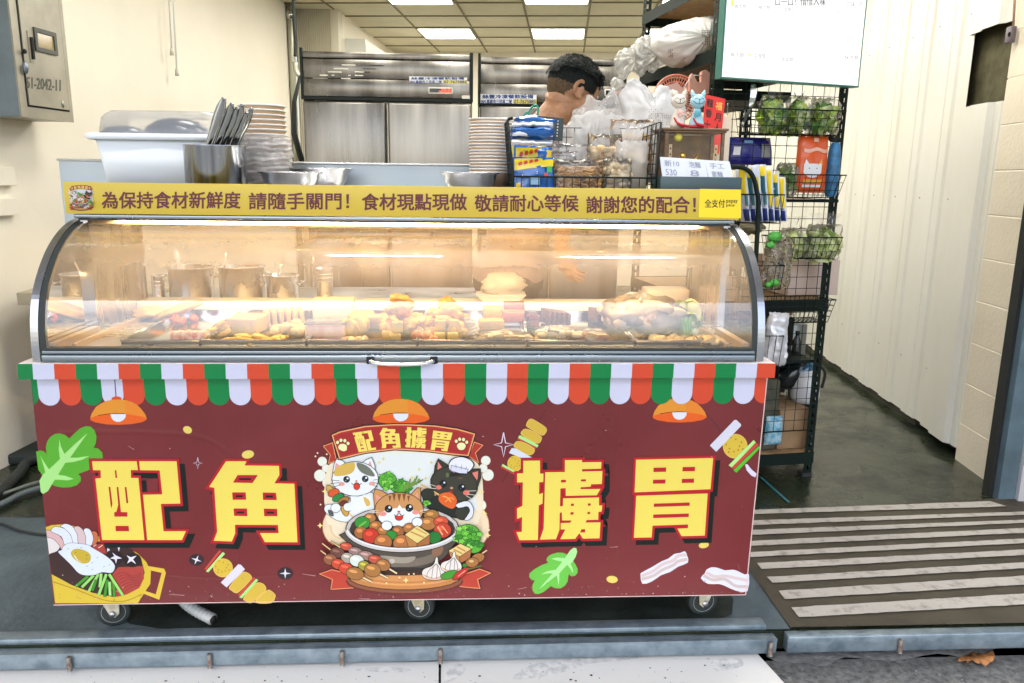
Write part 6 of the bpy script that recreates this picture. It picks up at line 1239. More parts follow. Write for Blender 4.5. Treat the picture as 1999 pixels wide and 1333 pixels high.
# foam tray of food and pale boxes on the rear ledge
mb = MB(); q = PY(978, 556, 2.64); q.z = .958; mb.hexa([(q.x-.06, 2.61, .916), (q.x+.06, 2.61, .916), (q.x+.06, 2.70, .916), (q.x-.06, 2.70, .916), (q.x-.085, 2.60, .94), (q.x+.085, 2.60, .94), (q.x+.085, 2.71, .94), (q.x-.085, 2.71, .94)], M_whp); mb.build('foam_tray', None, 'white foam tray on the rear ledge of the case', 'tray')
mb = MB(); lump(mb, (q.x+.01, 2.65, .972), .078, .045, .040, F_white, 2, .18, 3, ridge=.15); mb.build('wrapped_bag', None, 'round white wrapped bag on the foam tray', 'bag')
q = PY(1297, 585, 2.66); mb = MB(); mb.bbox(q.x-.075, q.x+.075, 2.61, 2.70, .916, .962, .006, mat('pale_pink_plastic', (.78, .70, .66), rough=.4)); mb.build('pale_tub', None, 'pale plastic tub on the right of the rear ledge', 'tub')

# ================================================================ the man
def remesh(mb, vox, sm, name, parent, m, label=None):
    me = bpy.data.meshes.new('tmp'); me.from_pydata(mb.v, [], mb.f); ob = bpy.data.objects.new('tmp', me); col.objects.link(ob)
    a = ob.modifiers.new('r', 'REMESH'); a.mode = 'VOXEL'; a.voxel_size = vox; b = ob.modifiers.new('s', 'SMOOTH'); b.iterations = sm; b.factor = .5
    dg = bpy.context.evaluated_depsgraph_get(); m2 = bpy.data.meshes.new_from_object(ob.evaluated_get(dg)); bpy.data.objects.remove(ob); bpy.data.meshes.remove(me)
    off = WPOS[parent.name]
    for v in m2.vertices: v.co -= off
    m2.materials.clear(); m2.materials.append(m); m2.polygons.foreach_set('use_smooth', [True]*len(m2.polygons)); m2.name = name
    o = bpy.data.objects.new(name, m2); col.objects.link(o); o.parent = parent
    if label: o['label'] = label
    return o
M_skin = mat('skin', (.46, .235, .12), rough=.48, var=.32, vscale=22, bump=.25, bscale=180); M_hair = mat('black_hair', (.005, .008, .007), rough=.6, spec=.2, bump=.9, bscale=160, stretch=(1, 1, .3)); M_fade = mat('short_cropped_hair', (.13, .075, .03), rough=.8, c2=(.05, .035, .018), vscale=90, bump=.4, bscale=220)
YM = 3.08; H = PY(1119, 178, YM); N = PY(1082, 236, YM)
fd = Vector((.93, .37, -.30)).normalized(); sd_ = Vector((.37, -.93, 0)).normalized(); ud_ = sd_.cross(fd).normalized()
if ud_.z < 0: ud_ = -ud_
HM = Matrix((( fd.x, sd_.x, ud_.x), (fd.y, sd_.y, ud_.y), (fd.z, sd_.z, ud_.z)))
def hl(f, s_, u): return H+HM @ Vector((f, s_, u))
man = thing('person', 'man with short black hair and a pink grey T-shirt bending forward behind the cart', 'person', (N.x-.05, YM, 0))
mb = MB(); M4 = HM.to_4x4()
def eb(f, s_, u, a, b, c, nu=20, nv=14): mb.ball(hl(f, s_, u), a, b, c, None, nu, nv, mt=HM)
eb(-.012, 0, .018, .098, .077, .092); eb(.02, 0, -.03, .072, .064, .078); eb(.045, 0, -.068, .045, .046, .040); eb(-.046, 0, -.050, .050, .054, .052); eb(-.030, 0, -.080, .055, .055, .055); eb(.072, 0, -.082, .022, .024, .020); eb(.030, 0, .02, .070, .066, .070)
mb.tube([hl(.088, 0, .0), hl(.105, 0, -.022), hl(.100, 0, -.034)], [.010, .014, .012], 10); eb(.090, 0, -.054, .012, .022, .007); eb(.090, 0, -.063, .011, .018, .006); eb(.082, .030, -.0, .012, .016, .007); eb(.082, -.030, 0, .012, .016, .007); eb(.080, .03, .018, .012, .02, .006); eb(.08, -.03, .018, .012, .02, .006)
for s_ in (1, -1):   # ears
    for k in range(9):
        a = -1.9+k*.48; eb(-.004-.012+.019*math.cos(a)*-1, s_*(.079+.004*math.sin(a)), -.004+.030*math.sin(a), .0065, .005, .0065, 10, 7)
    eb(-.006, s_*.076, -.006, .012, .007, .020, 10, 8); eb(-.002, s_*.079, -.034, .008, .006, .010, 10, 7)
mb.tube([hl(-.045, 0, -.03), (H*.5+N*.5)+Vector((-.012, 0, .0)), N+Vector((-.02, 0, -.02))], [.064, .062, .075], 18)
TS = Vector((-.06, 0, 0)); chest = N+Vector((-.07, .0, -.16)); belly = N+Vector((-.13, .02, -.40)); pel = N+Vector((-.17, .02, -.58))
def limb(ps, rs, n=16):
    mb.tube(ps, rs, n)
    for p, r_ in zip(ps, rs): mb.ball(p, r_, r_, r_, None, 14, 10)
shR = N+Vector((-.02, -.165, -.075)); shL = N+Vector((-.05, .185, -.07))
def torso(mb, g):
    for c, a, b, h_ in ((N+Vector((-.045, .005, -.07)), .085, .15, .07), (chest, .115+g, .165+g, .15), (belly, .11+g, .150+g, .17), (pel, .125+g, .165+g, .13)):
        mb.ball(c, a, b, h_, None, 22, 14)
torso(mb, 0)
elR = shR+Vector((.05, -.0, -.27)); wrR = Vector((PY(1092, 520, 2.86).x, 2.86, 1.085)); elL = shL+Vector((.13, .03, -.24)); wrL = Vector((wrR.x+.02, 3.02, 1.08))
limb([shR, elR, wrR], [.052, .040, .027]); limb([shL, elL, wrL], [.052, .040, .027])
def hand(w_, d, nrm):
    """palm, four fingers of unequal length and a thumb from its side"""
    d = d.normalized(); sx = d.cross(nrm).normalized(); nn = sx.cross(d).normalized()
    mb.tube([w_, w_+d*.03, w_+d*.085], [.026, .032, .034], 12); mb.ball(w_+d*.055, .036, .036, .030, None, 12, 8)
    for k, (o, L) in enumerate(((-.036, .056), (-.012, .070), (.012, .074), (.036, .064))):
        b = w_+d*.085+sx*o; mb.tube([b-d*.02, b, b+d*L*.42-nn*.010, b+d*L*.72-nn*.028, b+d*L*.85-nn*.045], [.0088, .0082, .0078, .0072, .006], 8)
    b = w_+d*.030+sx*.034; mb.tube([b-sx*.012, b+sx*.012+d*.022-nn*.008, b+sx*.018+d*.048-nn*.022, b+sx*.012+d*.066-nn*.034], [.013, .011, .010, .008], 8)
hand(wrR, Vector((.3, -.25, -.9)), Vector((-.9, -.3, 0))); hand(wrL, Vector((.35, -.15, -.9)), Vector((-.8, .5, 0)))
hipR = pel+Vector((.0, -.09, -.04)); hipL = pel+Vector((0, .09, -.04)); knR = Vector((hipR.x+.06, hipR.y-.01, .49)); knL = Vector((hipL.x+.10, hipL.y+.02, .49)); anR = Vector((hipR.x-.02, hipR.y, .09)); anL = Vector((hipL.x+.06, hipL.y+.03, .09))
limb([hipR, knR, anR], [.088, .060, .042]); limb([hipL, knL, anL], [.088, .060, .042])
for an in (anR, anL): mb.tube([an+Vector((-.03, 0, -.05)), an+Vector((.06, 0, -.055)), an+Vector((.17, 0, -.065))], [.035, .040, .026], 12)
body = remesh(mb, .0045, 5, 'body', man, M_skin)
mb = MB(); torso(mb, .022); mb.tube([N+Vector((-.03, 0, -.02)), N+Vector((-.045, 0, -.06))], [.082, .11], 18); limb([shR, shR.lerp(elR, .62)], [.066, .060]); limb([shL, shL.lerp(elL, .62)], [.066, .060])
shirt = remesh(mb, .006, 4, 'shirt', man, mat('pink_grey_cotton', (.40, .31, .31), rough=.85, var=.2, vscale=12, bump=.4, bscale=26))
mb = MB(); mb.tube([N+Vector((-.028+.074*math.cos(a), .074*math.sin(a), .004-.03*math.cos(a))) for a in [2*math.pi*i/24 for i in range(24)]], .007, 8, mat('pink_collar', (.50, .16, .15), rough=.8), close=True); c_ = mb.build('collar', shirt)
mb = MB(); mb.ball(pel+Vector((0, 0, -.03)), .145, .175, .13, None, 20, 12); limb([hipR, knR, anR+Vector((0, 0, .03))], [.105, .078, .066]); limb([hipL, knL, anL+Vector((0, 0, .03))], [.105, .078, .066])
remesh(mb, .008, 4, 'trousers', man, mat('dark_trousers', (.03, .035, .045), rough=.85))
for an in (anR, anL):
    mb = MB(); mb.tube([an+Vector((-.045, 0, -.048)), an+Vector((.06, 0, -.050)), an+Vector((.185, 0, -.062))], [.044, .047, .030], 14); mb.build('shoe', man, dm=M_rubber)
# hair: thick top, cropped sides
mb = MB()
def shell(A, Bf, Cc, cut, m, off=(0, 0, 0), nz=0, fr=40, nu=40, nv=22, seedn=0):
    vs = []; fs = []; keep = []
    for j in range(nv+1):
        a = -math.pi/2+math.pi*j/nv
        for i in range(nu):
            t_ = 2*math.pi*i/nu; dv = Vector((math.cos(a)*math.cos(t_), math.cos(a)*math.sin(t_), math.sin(a)))
            k = 1+nz*MN.noise(dv*fr+Vector((seedn, 0, 0))); q = Vector((dv.x*A*k+off[0], dv.y*Bf*k+off[1], dv.z*Cc*k+off[2])); keep.append(cut(q)); vs.append(hl(*q))
    for j in range(nv):
        for i in range(nu):
            f = (j*nu+i, j*nu+(i+1) % nu, (j+1)*nu+(i+1) % nu, (j+1)*nu+i)
            if sum(keep[z_] for z_ in f) >= 3: fs.append(f)
    mb.add(vs, fs, m, True)
def shell2(*a, **k):   # outer skin plus an inner one, so that it has thickness
    shell(*a, **k)
shell2(.113, .089, .107, lambda q: q.z > .030+.35*max(0, q.x-.03)+.022*(1 if abs(q.y) > .05 and q.x < .05 else 0) and not (q.x > .082 and q.z < .060), M_hair, (-.010, 0, .022), .045, 9, 64, 34)
shell2(.104, .0815, .098, lambda q: q.z > -.0-.0*q.x, M_hair, (-.010, 0, .028), 0)
rr_ = random.Random(4)
for k in range(1500):
    a = rr_.uniform(.12, 1.45); t_ = rr_.uniform(0, 6.283); dv = Vector((math.cos(a)*math.cos(t_), math.cos(a)*math.sin(t_), math.sin(a)))
    q = Vector((dv.x*.113-.010, dv.y*.089, dv.z*.107+.022))
    if q.z < .045-.2*max(0, q.x-.05): continue
    tp = q+Vector((rr_.uniform(.006, .02), rr_.uniform(-.006, .006), rr_.uniform(-.004, .008))); mb.tube([hl(*(q-dv*.004)), hl(*((q+tp)/2+dv*.005)), hl(*tp)], [.0011, .0009, .0003], 3, M_hair, caps=False)
for k in range(260):   # fringe hanging over the forehead
    s_ = rr_.uniform(-.062, .062); q = Vector((.068-.35*s_*s_*8*.1+rr_.uniform(-.008, .004), s_, .066+rr_.uniform(-.02, .02))); mb.tube([hl(*q), hl(q.x+.014, q.y*1.02, q.z-.004), hl(q.x+.020+rr_.uniform(-.004, .004), q.y*1.03, q.z-.014-rr_.uniform(0, .008))], [.0024, .002, .0006], 3, M_hair, caps=False)
mb.build('hair', man)
mb = MB(); shell(.1005, .0790, .0945, lambda q: q.z > (-.012 if q.x > .03 else (-.058 if q.x < -.055 else -.02)) and q.x < (.052 if abs(q.y) > .045 else -.0) and not (abs(q.x+.006) < .034 and q.z < .036 and abs(q.y) > .045), M_fade, (-.012, 0, .018), .01, 20, 64, 44)
mb.tube([hl(-.095, s_, -.05) for s_ in (-.03, 0, .03)], [.018, .022, .018], 8, M_fade) if 0 else None
mb.build('cropped_hair', man)
mb = MB()
for s_ in (-1, 1): mb.ball(hl(.0865, s_*.030, .004), .0085, .011, .0085, M_whp, 10, 8, mt=HM); mb.ball(hl(.0935, s_*.030, .003), .0035, .0045, .0045, M_dark, 8, 6, mt=HM); mb.tube([hl(.092, s_*.016, .020), hl(.092, s_*.031, .025), hl(.082, s_*.046, .020)], .0028, 6, M_hair)
mb.build('eyes', man)
# ================================================================ shelf rack on the right
DL = R(8); KR = Vector((math.cos(DL), math.sin(DL), 0)); KD = Vector((-math.sin(DL), math.cos(DL), 0))
RF = Vector((1.574, 3.289, 0)); K0 = RF-KR*.60       # foot of right front post, of left front post
def K(a, b, z): return K0+KR*a+KD*b+ZV*z
def PK(px, py, b=0): return PN(px, py, K(0, b, 0), KD)
def ka(p): return (p-K0).dot(KR)
KM = Matrix(((KR.x, KD.x, 0, K0.x), (KR.y, KD.y, 0, K0.y), (0, 0, 1, 0), (0, 0, 0, 1)))
rack = thing('shelf_rack', 'tall black slotted steel shelf rack right of the cart', 'shelf rack', K(.3, .4, 0))
M_rk = mat('rack_black', (.004, .012, .009), rough=.55, spec=.2); M_board = mat('particle_board', (.36, .23, .11), rough=.7, var=.25, vscale=30)
def post(a, b, s1, s2, top=3.1):
    mb = MB(); w_ = .042
    for (dx, dy) in ((s1, 0), (0, s2)):
        def seg(t0, t1, z0, z1):
            if dx: x0, x1 = sorted((a+dx*t0, a+dx*t1)); y0, y1 = b-.001, b+.001
            else: y0, y1 = sorted((b+dy*t0, b+dy*t1)); x0, x1 = a-.001, a+.001
            mb.box(x0, x1, y0, y1, z0, z1, M_rk, KM)
        seg(.0012, .014, .02, top); seg(.027, w_, .02, top); z = .02
        while z < top: seg(.0141, .0269, z, z+.016); z += .036
    mb.box(min(a, a+s1*w_)-.003, max(a, a+s1*w_)+.003, min(b, b+s2*w_)-.003, max(b, b+s2*w_)+.003, 0.001, .019, M_rubber, KM); mb.build('post', rack)
post(0, 0, 1, 1); post(.60, 0, -1, 1); post(0, .86, 1, -1); post(.60, .86, -1, -1)
zl = lambda py, px=1560: PK(px, py).z
for (z, th, n_) in ((zl(883), .055, 'bottom'), (zl(585), .05, 'middle'), (zl(389), .012, 'thin'), (1.845, .05, 'upper'), (2.13, .05, 'top')):
    mb = MB()
    for (x0, x1, y0, y1) in ((-.002, .602, -.004, -.0015), (-.002, .602, .8615, .864), (-.004, -.0015, 0, .86), (.6015, .604, 0, .86)): mb.box(x0, x1, y0, y1, z-th, z, M_rk, KM)
    mb.box(.003, .597, .003, .857, z-.012, z-.003, M_board, KM); mb.build('shelf', rack)
# grid panel
g = thing('wire_grid', 'black wire grid panel hanging on the front of the rack', 'wire grid', K(.3, -.012, .3)); mb = MB(); za, zb2 = zl(838), zl(160, 1540); a_ = .035
while a_ < .585: wire(mb, K(a_, -.012, za), K(a_, -.012, zb2), .0015, M_rk); a_ += .0497
z = za
while z < zb2: wire(mb, K(.035, -.0145, z), K(.583, -.0145, z), .0015, M_rk); z += .0497
for z in (za, zb2): mb.tube([K(.033, -.014, z), K(.584, -.014, z)], .003, 6, M_rk)
mb.build('mesh', g)
def basket(x0, x1, yt, yb, lb, dep=.13, b1=-.02, taper=.02, nu=12, nv=3, grp='wire baskets on the rack grid', ref=None):
    P0, P1 = PK(x0, yt[0], b1-dep), PK(x1, yt[1], b1-dep); a0, a1 = ka(P0), ka(P1); zt = (P0.z+P1.z)/2; zb = PK((x0+x1)/2, yb, b1-dep).z
    mb = MB(); T = [K(a0, b1-dep, zt), K(a1, b1-dep, zt), K(a1, b1, zt), K(a0, b1, zt)]; B = [K(a0+taper, b1-dep+taper*.8, zb), K(a1-taper, b1-dep+taper*.8, zb), K(a1-taper, b1, zb), K(a0+taper, b1, zb)]
    wires_panel(mb, B[0], B[1], T[1], T[0], nu, nv); wires_panel(mb, B[3], B[2], T[2], T[3], nu, nv); wires_panel(mb, B[0], B[3], T[3], T[0], 4, nv); wires_panel(mb, B[1], B[2], T[2], T[1], 4, nv); wires_panel(mb, B[0], B[1], B[2], B[3], nu, 5); mb.tube(T, .0028, 6, M_rk, close=True)
    mb.build('wire_basket', None, lb, 'wire basket', grp); return a0, a1, zb, zt
bA = basket(1466, 1652, (208, 219), 262, 'topmost wire basket on the grid, holding bagged greens'); bB = basket(1517, 1652, (338, 344), 386, 'second wire basket on the grid, holding the orange pouch'); bC = basket(1519, 1645, (461, 466), 506, 'third wire basket on the grid, holding the bagged lettuce'); bD = basket(1462, 1632, (586, 588), 632, 'lowest wire basket on the grid, empty and long', nv=4, nu=18)
# greens
def leaves(mb, c, rx, ry, rz, n, ms, size, seed):
    rr_ = random.Random(seed)
    for k in range(n):
        d = Vector((rr_.gauss(0, .5), rr_.gauss(0, .5), rr_.gauss(0, .5)))
        if d.length > 1: d.normalize()
        p = Vector(c)+Vector((d.x*rx, d.y*ry, d.z*rz)); u = Vector((rr_.uniform(-1, 1), rr_.uniform(-1, 1), rr_.uniform(-.3, 1))).normalized(); v = u.orthogonal().normalized(); v = (Matrix.Rotation(rr_.uniform(0, 6.28), 3, u) @ v); s_ = size*rr_.uniform(.6, 1.2); cu = u.cross(v)*s_*rr_.uniform(-.5, .5)
        mb.grid(lambda a, b: p+u*s_*(a-.5)*2*1.2+v*s_*(b-.5)*2*math.sin(math.pi*(.12+.8*a))+cu*((2*a-1)**2+(2*b-1)**2)+Vector((0, 0, MN.noise(Vector((a*5, b*5, k)))*s_*.4)), 5, 3, rr_.choice(ms))
MG = [mat('leaf_bright', (.48, .66, .05), rough=.45), mat('leaf_mid', (.26, .50, .05), rough=.45), mat('leaf_dark', (.08, .24, .03), rough=.45), mat('leaf_stem', (.66, .74, .34), rough=.5), mat('leaf_yellow', (.62, .72, .14), rough=.5)]
ML2 = [mat('lettuce_pale', (.70, .78, .30), rough=.5), mat('lettuce_white', (.72, .74, .50), rough=.5), mat('lettuce_green', (.34, .50, .10), rough=.5)]
def veg_bag(px, py0, py1, wpx, b, lb, ms, size, seed, n=110, grp='bags of vegetables in the rack baskets', top=.05):
    c0 = PK(px, py0, b); c1 = PK(px, py1, b); h = c1.z-c0.z; w_ = wpx/1512*c0.y; t = thing('vegetable_bag', lb, 'vegetable bag', c0, grp)
    mb = MB(); leaves(mb, (c0+c1)/2-ZV*h*.04, w_*.42, .040, h*.42, n, ms, size, seed); mb.build('leaves', t); mb = MB(); puff(mb, c0-ZV*.002, w_, h*1.08, .10, film('greens_bag', haze=.05, rough=.12, refl=.8, crinkle=.3, cscale=30, white=(.98, .98, .98)), DL, 0, crinkle=.010, seed=seed, nu=14, nv=12)
    mb.grid(lambda u, v: c0+ZV*(h*1.04+v*top)+KR*((u-.5)*w_*(.5+.5*v))+KD*(MN.noise(Vector((u*6, v*3, seed)))*.03), 12, 4, F_clear); mb.build('bag', t)
zz = PK(1560, 262, -.09).z
veg_bag(1508, 262, 190, 56, -.09, 'left bag of green leaves in the topmost rack basket', MG, .017, 1, 200); veg_bag(1556, 264, 193, 48, -.085, 'middle bag of green leaves in the topmost rack basket', MG, .016, 2, 180); veg_bag(1606, 266, 196, 54, -.09, 'right bag of green leaves in the topmost rack basket', MG, .017, 3, 200)
veg_bag(1532, 384, 322, 34, -.09, 'bag of dark stringy greens left of the orange pouch', [MG[2], MG[1], mat('stem_olive', (.16, .18, .06), rough=.6)], .016, 4, 120, top=.02)
veg_bag(1545, 505, 448, 52, -.08, 'left bag of pale lettuce in the third rack basket', ML2, .020, 5, 140); veg_bag(1604, 507, 442, 72, -.09, 'right bag of pale lettuce in the third rack basket', ML2, .022, 6, 200)
# orange cat-food pouch, blue packet, dark blue box
def pouch(x0, x1, yt, yb, b, m, name, lb, cat, d=.05, grp=None, pinch=.08):
    p0, p1 = PK((x0+x1)/2, yb, b), PK((x0+x1)/2, yt, b); w_ = (x1-x0)/1512*p0.y; t = thing(name, lb, cat, p0, grp); mb = MB(); puff(mb, p0, w_, p1.z-p0.z, d, m, DL, 0, crinkle=.003, seed=len(lb), pinch=pinch); mb.build('pouch', t)
    P = lambda u, v, k=0: p0+KR*((u-.5)*w_*(1-pinch*(1-v)**2))+ZV*((1-v)*(p1.z-p0.z))-KD*(d/2*max(0, 1-(2*u-1)**4)**.5*max(0, 1-(2*v-1)**4)**.5+.004+k); return t, P
t, P = pouch(1545, 1612, 262, 376, -.075, mat('orange_pouch', (.72, .10, .015), rough=.35, coat=.2), 'snack_pouch', 'orange pouch with a white cat face in the second rack basket', 'pouch')
mb = MB()
def surf(m, f, n=10, k=0): mb.grid(lambda a, b: P(*f(a, b), k), n, n, m)
surf(M_whp, lambda a, b: (.16+.56*a, .50+.24*b*(1-.35*(2*a-1)**2)-.0), 10, .0005)
for u0 in (.17, .58): mb.add([P(u0, .52, .0006), P(u0+.16, .52, .0006), P(u0+(.03 if u0 < .3 else .13), .42, .0006)], [(0, 1, 2)], M_whp if u0 < .3 else mat('print_orange', (.85, .35, .05), rough=.3))
for u_, v_ in ((.32, .58), (.56, .58)): mb.add([P(u_-.03, v_, .002), P(u_, v_-.012, .002), P(u_+.03, v_, .002), P(u_, v_+.006, .002)], [(0, 1, 2, 3)], M_dark)
surf(mat('print_peach', (.80, .45, .32), rough=.3), lambda a, b: (.12+.76*a, .24+.06*b+.02*math.sin(a*9)), 8, .0008); surf(mat('print_amber', (.80, .42, .04), rough=.3), lambda a, b: (.18+.6*a, .77+.06*b), 6, .0008); surf(M_whp, lambda a, b: (.16+.6*a, .86+.045*b), 6, .0008); surf(mat('print_peach'), lambda a, b: (.42+.16*a, .06+.07*b), 4, .0008); mb.build('print', t)
mb = MB(); p = PK(1621, 384, -.07); q = PK(1621, 272, -.07); L = q.z-p.z; M_bc = mat('blue_nylon', (.035, .20, .42), rough=.45, var=.5, vscale=25)
mb.tube(smooth_open([p, p+ZV*L*.3, p+ZV*L*.7, p+ZV*L*.95], 4), [.020, .024, .026, .026, .026, .027, .027, .026, .025, .025, .022, .020, .015], 10, M_bc); mb.ball(p+ZV*(L+.005)+KR*-.012, .022, .016, .016, M_dark); mb.build('folded_umbrella', None, 'blue folded umbrella with a black knob beside the orange pouch', 'umbrella')
t, P = pouch(1411, 1510, 268, 322, .05, mat('deep_blue_pouch', (.012, .012, .22), rough=.35, coat=.2), 'snack_pouch', 'wide deep blue pouch standing behind the white packets', 'pouch', .05, pinch=.15); mb = MB(); surf(mat('print_grey', (.3, .3, .3), rough=.4), lambda a, b: (.70+.2*a, .25+.5*b), 5, .0005); surf(M_whp, lambda a, b: (.10+.14*a, .35+.3*b), 5, .0005); surf(mat('print_skyblue'), lambda a, b: (.30+.2*a, .12+.10*b), 5, .0006); mb.build('print', t)
# knife and hooks on the grid
t = thing('knife', 'steel kitchen knife hanging on the left of the grid', 'knife', PK(1470, 165, -.03)); mb = MB(); mb.extrude([PK(x, y, -.03) for x, y in ((1466, 165), (1475, 163), (1478, 178), (1472, 205), (1464, 216), (1462, 205), (1465, 185))], KD*.002, M_steel_s); mb.build('blade', t); mb = MB(); mb.tube([PK(1467, 208, -.03), PK(1458, 225, -.03), PK(1452, 238, -.03)], [.008, .009, .007], 8, mat('knife_handle', (.10, .11, .10), rough=.4)); mb.build('handle', t)
for k, (x, lb) in enumerate(((1418, 'wire hook on the grid left of the knife'), (1451, 'wire hook on the grid just below the knife'))):
    mb = MB(); mb.tube(smooth_open([PK(x+3, 200+k*14, -.02), PK(x+2, 228+k*8, -.035), PK(x-2, 244+k*4, -.045), PK(x-4, 232+k*6, -.05)], 4), .0018, 6, M_steel_s); mb.build('wire_hook', None, lb, 'hook', 'hooks on the rack grid')
# things on the rack shelves
zb3 = zl(883); M_card = mat('brown_cardboard', (.30, .19, .10), rough=.75, var=.15, vscale=12)
def kbox(x0, x1, yt, b0, b1, z0, m, name, lb, cat, bev=.003, zt=None):
    a0, a1 = ka(PK(x0, 700, b0)), ka(PK(x1, 700, b0)); z1 = PK((x0+x1)/2, yt, b0).z if zt is None else zt; mb = MB(); mb.bbox(a0, a1, b0, b1, z0+.001, z1, bev, m, KM); return mb.build(name, None, lb, cat)
o = kbox(1532, 1589, 797, .05, .35, zb3, M_card, 'cardboard_box', 'brown cardboard box on the bottom shelf of the rack', 'cardboard box'); kbox(1476, 1531, 800, .10, .40, zb3, M_card, 'cardboard_box', 'darker cardboard box at the left of the bottom rack shelf', 'cardboard box')
zk = PK(1560, 797, .05).z
mb = MB(); cK = K(ka(PK(1572, 760, .16)), .16, 0); mb.lathe([(.062, zk+.001), (.066, zk+.03), (.060, zk+.09), (.044, zk+.14), (.03, zk+.15), (0, zk+.152)], cK, 28, mat('white_enamel', (.72, .74, .78), rough=.2), sx=1.0); mb.tube(smooth_open([cK+ZV*(zk+.13)+KR*.03, cK+ZV*(zk+.165)+KR*.06, cK+ZV*(zk+.13)+KR*.095, cK+ZV*(zk+.06)+KR*.085], 5), .007, 8, M_dark); mb.build('electric_kettle', None, 'white electric kettle with a black handle on the cardboard box', 'kettle')
mb = MB(); cK = K(ka(PK(1545, 740, .22)), .20, 0); mt = Matrix.Rotation(R(-38), 3, 'Y'); lump(mb, cK+ZV*(zk+.125), .105, .055, .062, mat('helmet_dark', (.012, .016, .018), rough=.12), 3, .06, 2, mt=mt); lump(mb, cK+ZV*(zk+.145)+KR*.025-KD*.022, .066, .040, .034, mat('visor_blue', (.03, .12, .20), rough=.08, spec=.8), 5, .03, 2, mt=mt)
mb.build('helmet', None, 'dark helmet with a bluish visor lying beside the kettle', 'helmet')
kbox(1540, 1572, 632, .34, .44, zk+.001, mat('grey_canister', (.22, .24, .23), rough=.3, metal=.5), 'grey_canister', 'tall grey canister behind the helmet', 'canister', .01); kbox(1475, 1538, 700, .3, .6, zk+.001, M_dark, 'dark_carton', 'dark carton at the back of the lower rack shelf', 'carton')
t, P = pouch(1488, 1526, 812, 868, -.0+.03, mat('blue_foil_pack', (.05, .34, .55), rough=.3, c2=(.5, .65, .7), vscale=40), 'packet', 'pale blue patterned pack lying at the left of the bottom shelf', 'packet', .05)
zm3 = zl(585)
kbox(1527, 1622, 508, .10, .45, zm3, mat('pale_pink_carton', (.62, .50, .44), rough=.6), 'pale_carton', 'pale pink carton on the middle shelf behind the grid', 'carton'); kbox(1480, 1540, 597, .3, .6, zl(640), mat('ochre_carton', (.30, .16, .03), rough=.6), 'ochre_carton', 'ochre carton under the middle shelf', 'carton')
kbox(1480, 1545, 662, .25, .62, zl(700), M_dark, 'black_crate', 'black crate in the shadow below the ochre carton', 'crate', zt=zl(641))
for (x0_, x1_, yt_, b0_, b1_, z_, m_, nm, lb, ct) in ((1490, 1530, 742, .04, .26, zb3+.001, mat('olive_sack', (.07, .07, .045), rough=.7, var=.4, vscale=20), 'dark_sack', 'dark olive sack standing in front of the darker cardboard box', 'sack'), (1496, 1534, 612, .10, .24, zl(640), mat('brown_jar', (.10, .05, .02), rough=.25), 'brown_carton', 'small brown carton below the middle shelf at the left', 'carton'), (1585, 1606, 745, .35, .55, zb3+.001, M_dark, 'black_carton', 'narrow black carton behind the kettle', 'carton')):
    kbox(x0_, x1_, yt_, b0_, b1_, z_, m_, nm, lb, ct, .012)
for (x_, y0_, y1_, r_, m_, lb) in ((1500, 664, 716, .028, mat('amber_jar', (.16, .06, .015), rough=.15), 'amber jar standing among the things below the middle shelf'), (1553, 646, 700, .020, mat('dark_bottle', (.02, .03, .03), rough=.15), 'dark bottle left of the tall grey canister')):
    p0 = PK(x_, y1_, .20); h = PK(x_, y0_, .20).z-p0.z; mb = MB(); mb.lathe([(r_, 0), (r_*1.02, h*.1), (r_, h*.65), (r_*.5, h*.82), (r_*.45, h*.9), (r_*.55, h*.91), (r_*.55, h), (0, h)], p0, 18, m_); mb.build('jar', None, lb, 'jar')
mb = MB(); mb.box(ka(PK(1478, 700, .03)), ka(PK(1592, 700, .03)), .03, .5, zl(712), zl(706), M_rk, KM); mb.build('shelf_tray', rack)
# white bags on the upper shelf, left side
M_bagw = mat('white_poly', (.90, .88, .85), rough=.35, bump=.5, bscale=14); t = thing('carrier_bag', 'large taut white bag lying on the upper rack shelf, with printed marks', 'carrier bag', K(.0, .3, 1.85))
def bagK(pts, b, d, m, mb, seed=0, n=5):
    P = [PK(x, y, b) for x, y in pts]; c_ = sum(P, Vector())/len(P); S2 = smooth_closed([(ka(p), p.z) for p in P], 8); ca = ka(c_); rings = []; n = 13
    for k in range(-n, n+1):
        s_ = k/n; sc = math.cos(s_*math.pi/2)**.5 if abs(s_) < 1 else .02; ring = []
        for x, z_ in S2: nn = MN.noise(Vector((x*14+seed, s_*2, z_*14))); n2 = abs(MN.noise(Vector((x*30+seed, z_*30+x*20, s_*2)))); n3 = abs(MN.noise(Vector((x*55, z_*70, s_*3+seed)))); cr = 1 if d < .2 else .35; ring.append(K(ca+(x-ca)*sc*(1-n2*.3*cr), b+s_*d/2+nn*.03*(1-abs(s_))+(n2*.05+n3*.03)*cr, c_.z+(z_-c_.z)*sc*(1-n3*.35*cr)))
        rings.append(ring)
    loft(mb, rings, m)
mb = MB(); bagK([(1275, 72), (1300, 50), (1340, 38), (1395, 32), (1440, 60), (1440, 110), (1385, 112), (1345, 130), (1310, 128), (1280, 100)], .30, .34, M_bagw, mb, 2); mb.build('bag', t)
mb = MB(); rr_ = random.Random(2)
for (x0, y0, n, m_, st) in ((1306, 98, 3, 5, 3.2), (1371, 60, 5, 9, 3.4)):
    for i in range(n):
        for j in range(m_):
            if rr_.random() < .35: continue
            p = PK(x0+i*st, y0+j*st, .125); mb.box(p.x-.0022, p.x+.0022, p.y-.001, p.y, p.z-.0022, p.z+.0022, mat('brown_print', (.22, .13, .09), rough=.6))
mb.build('print', t)
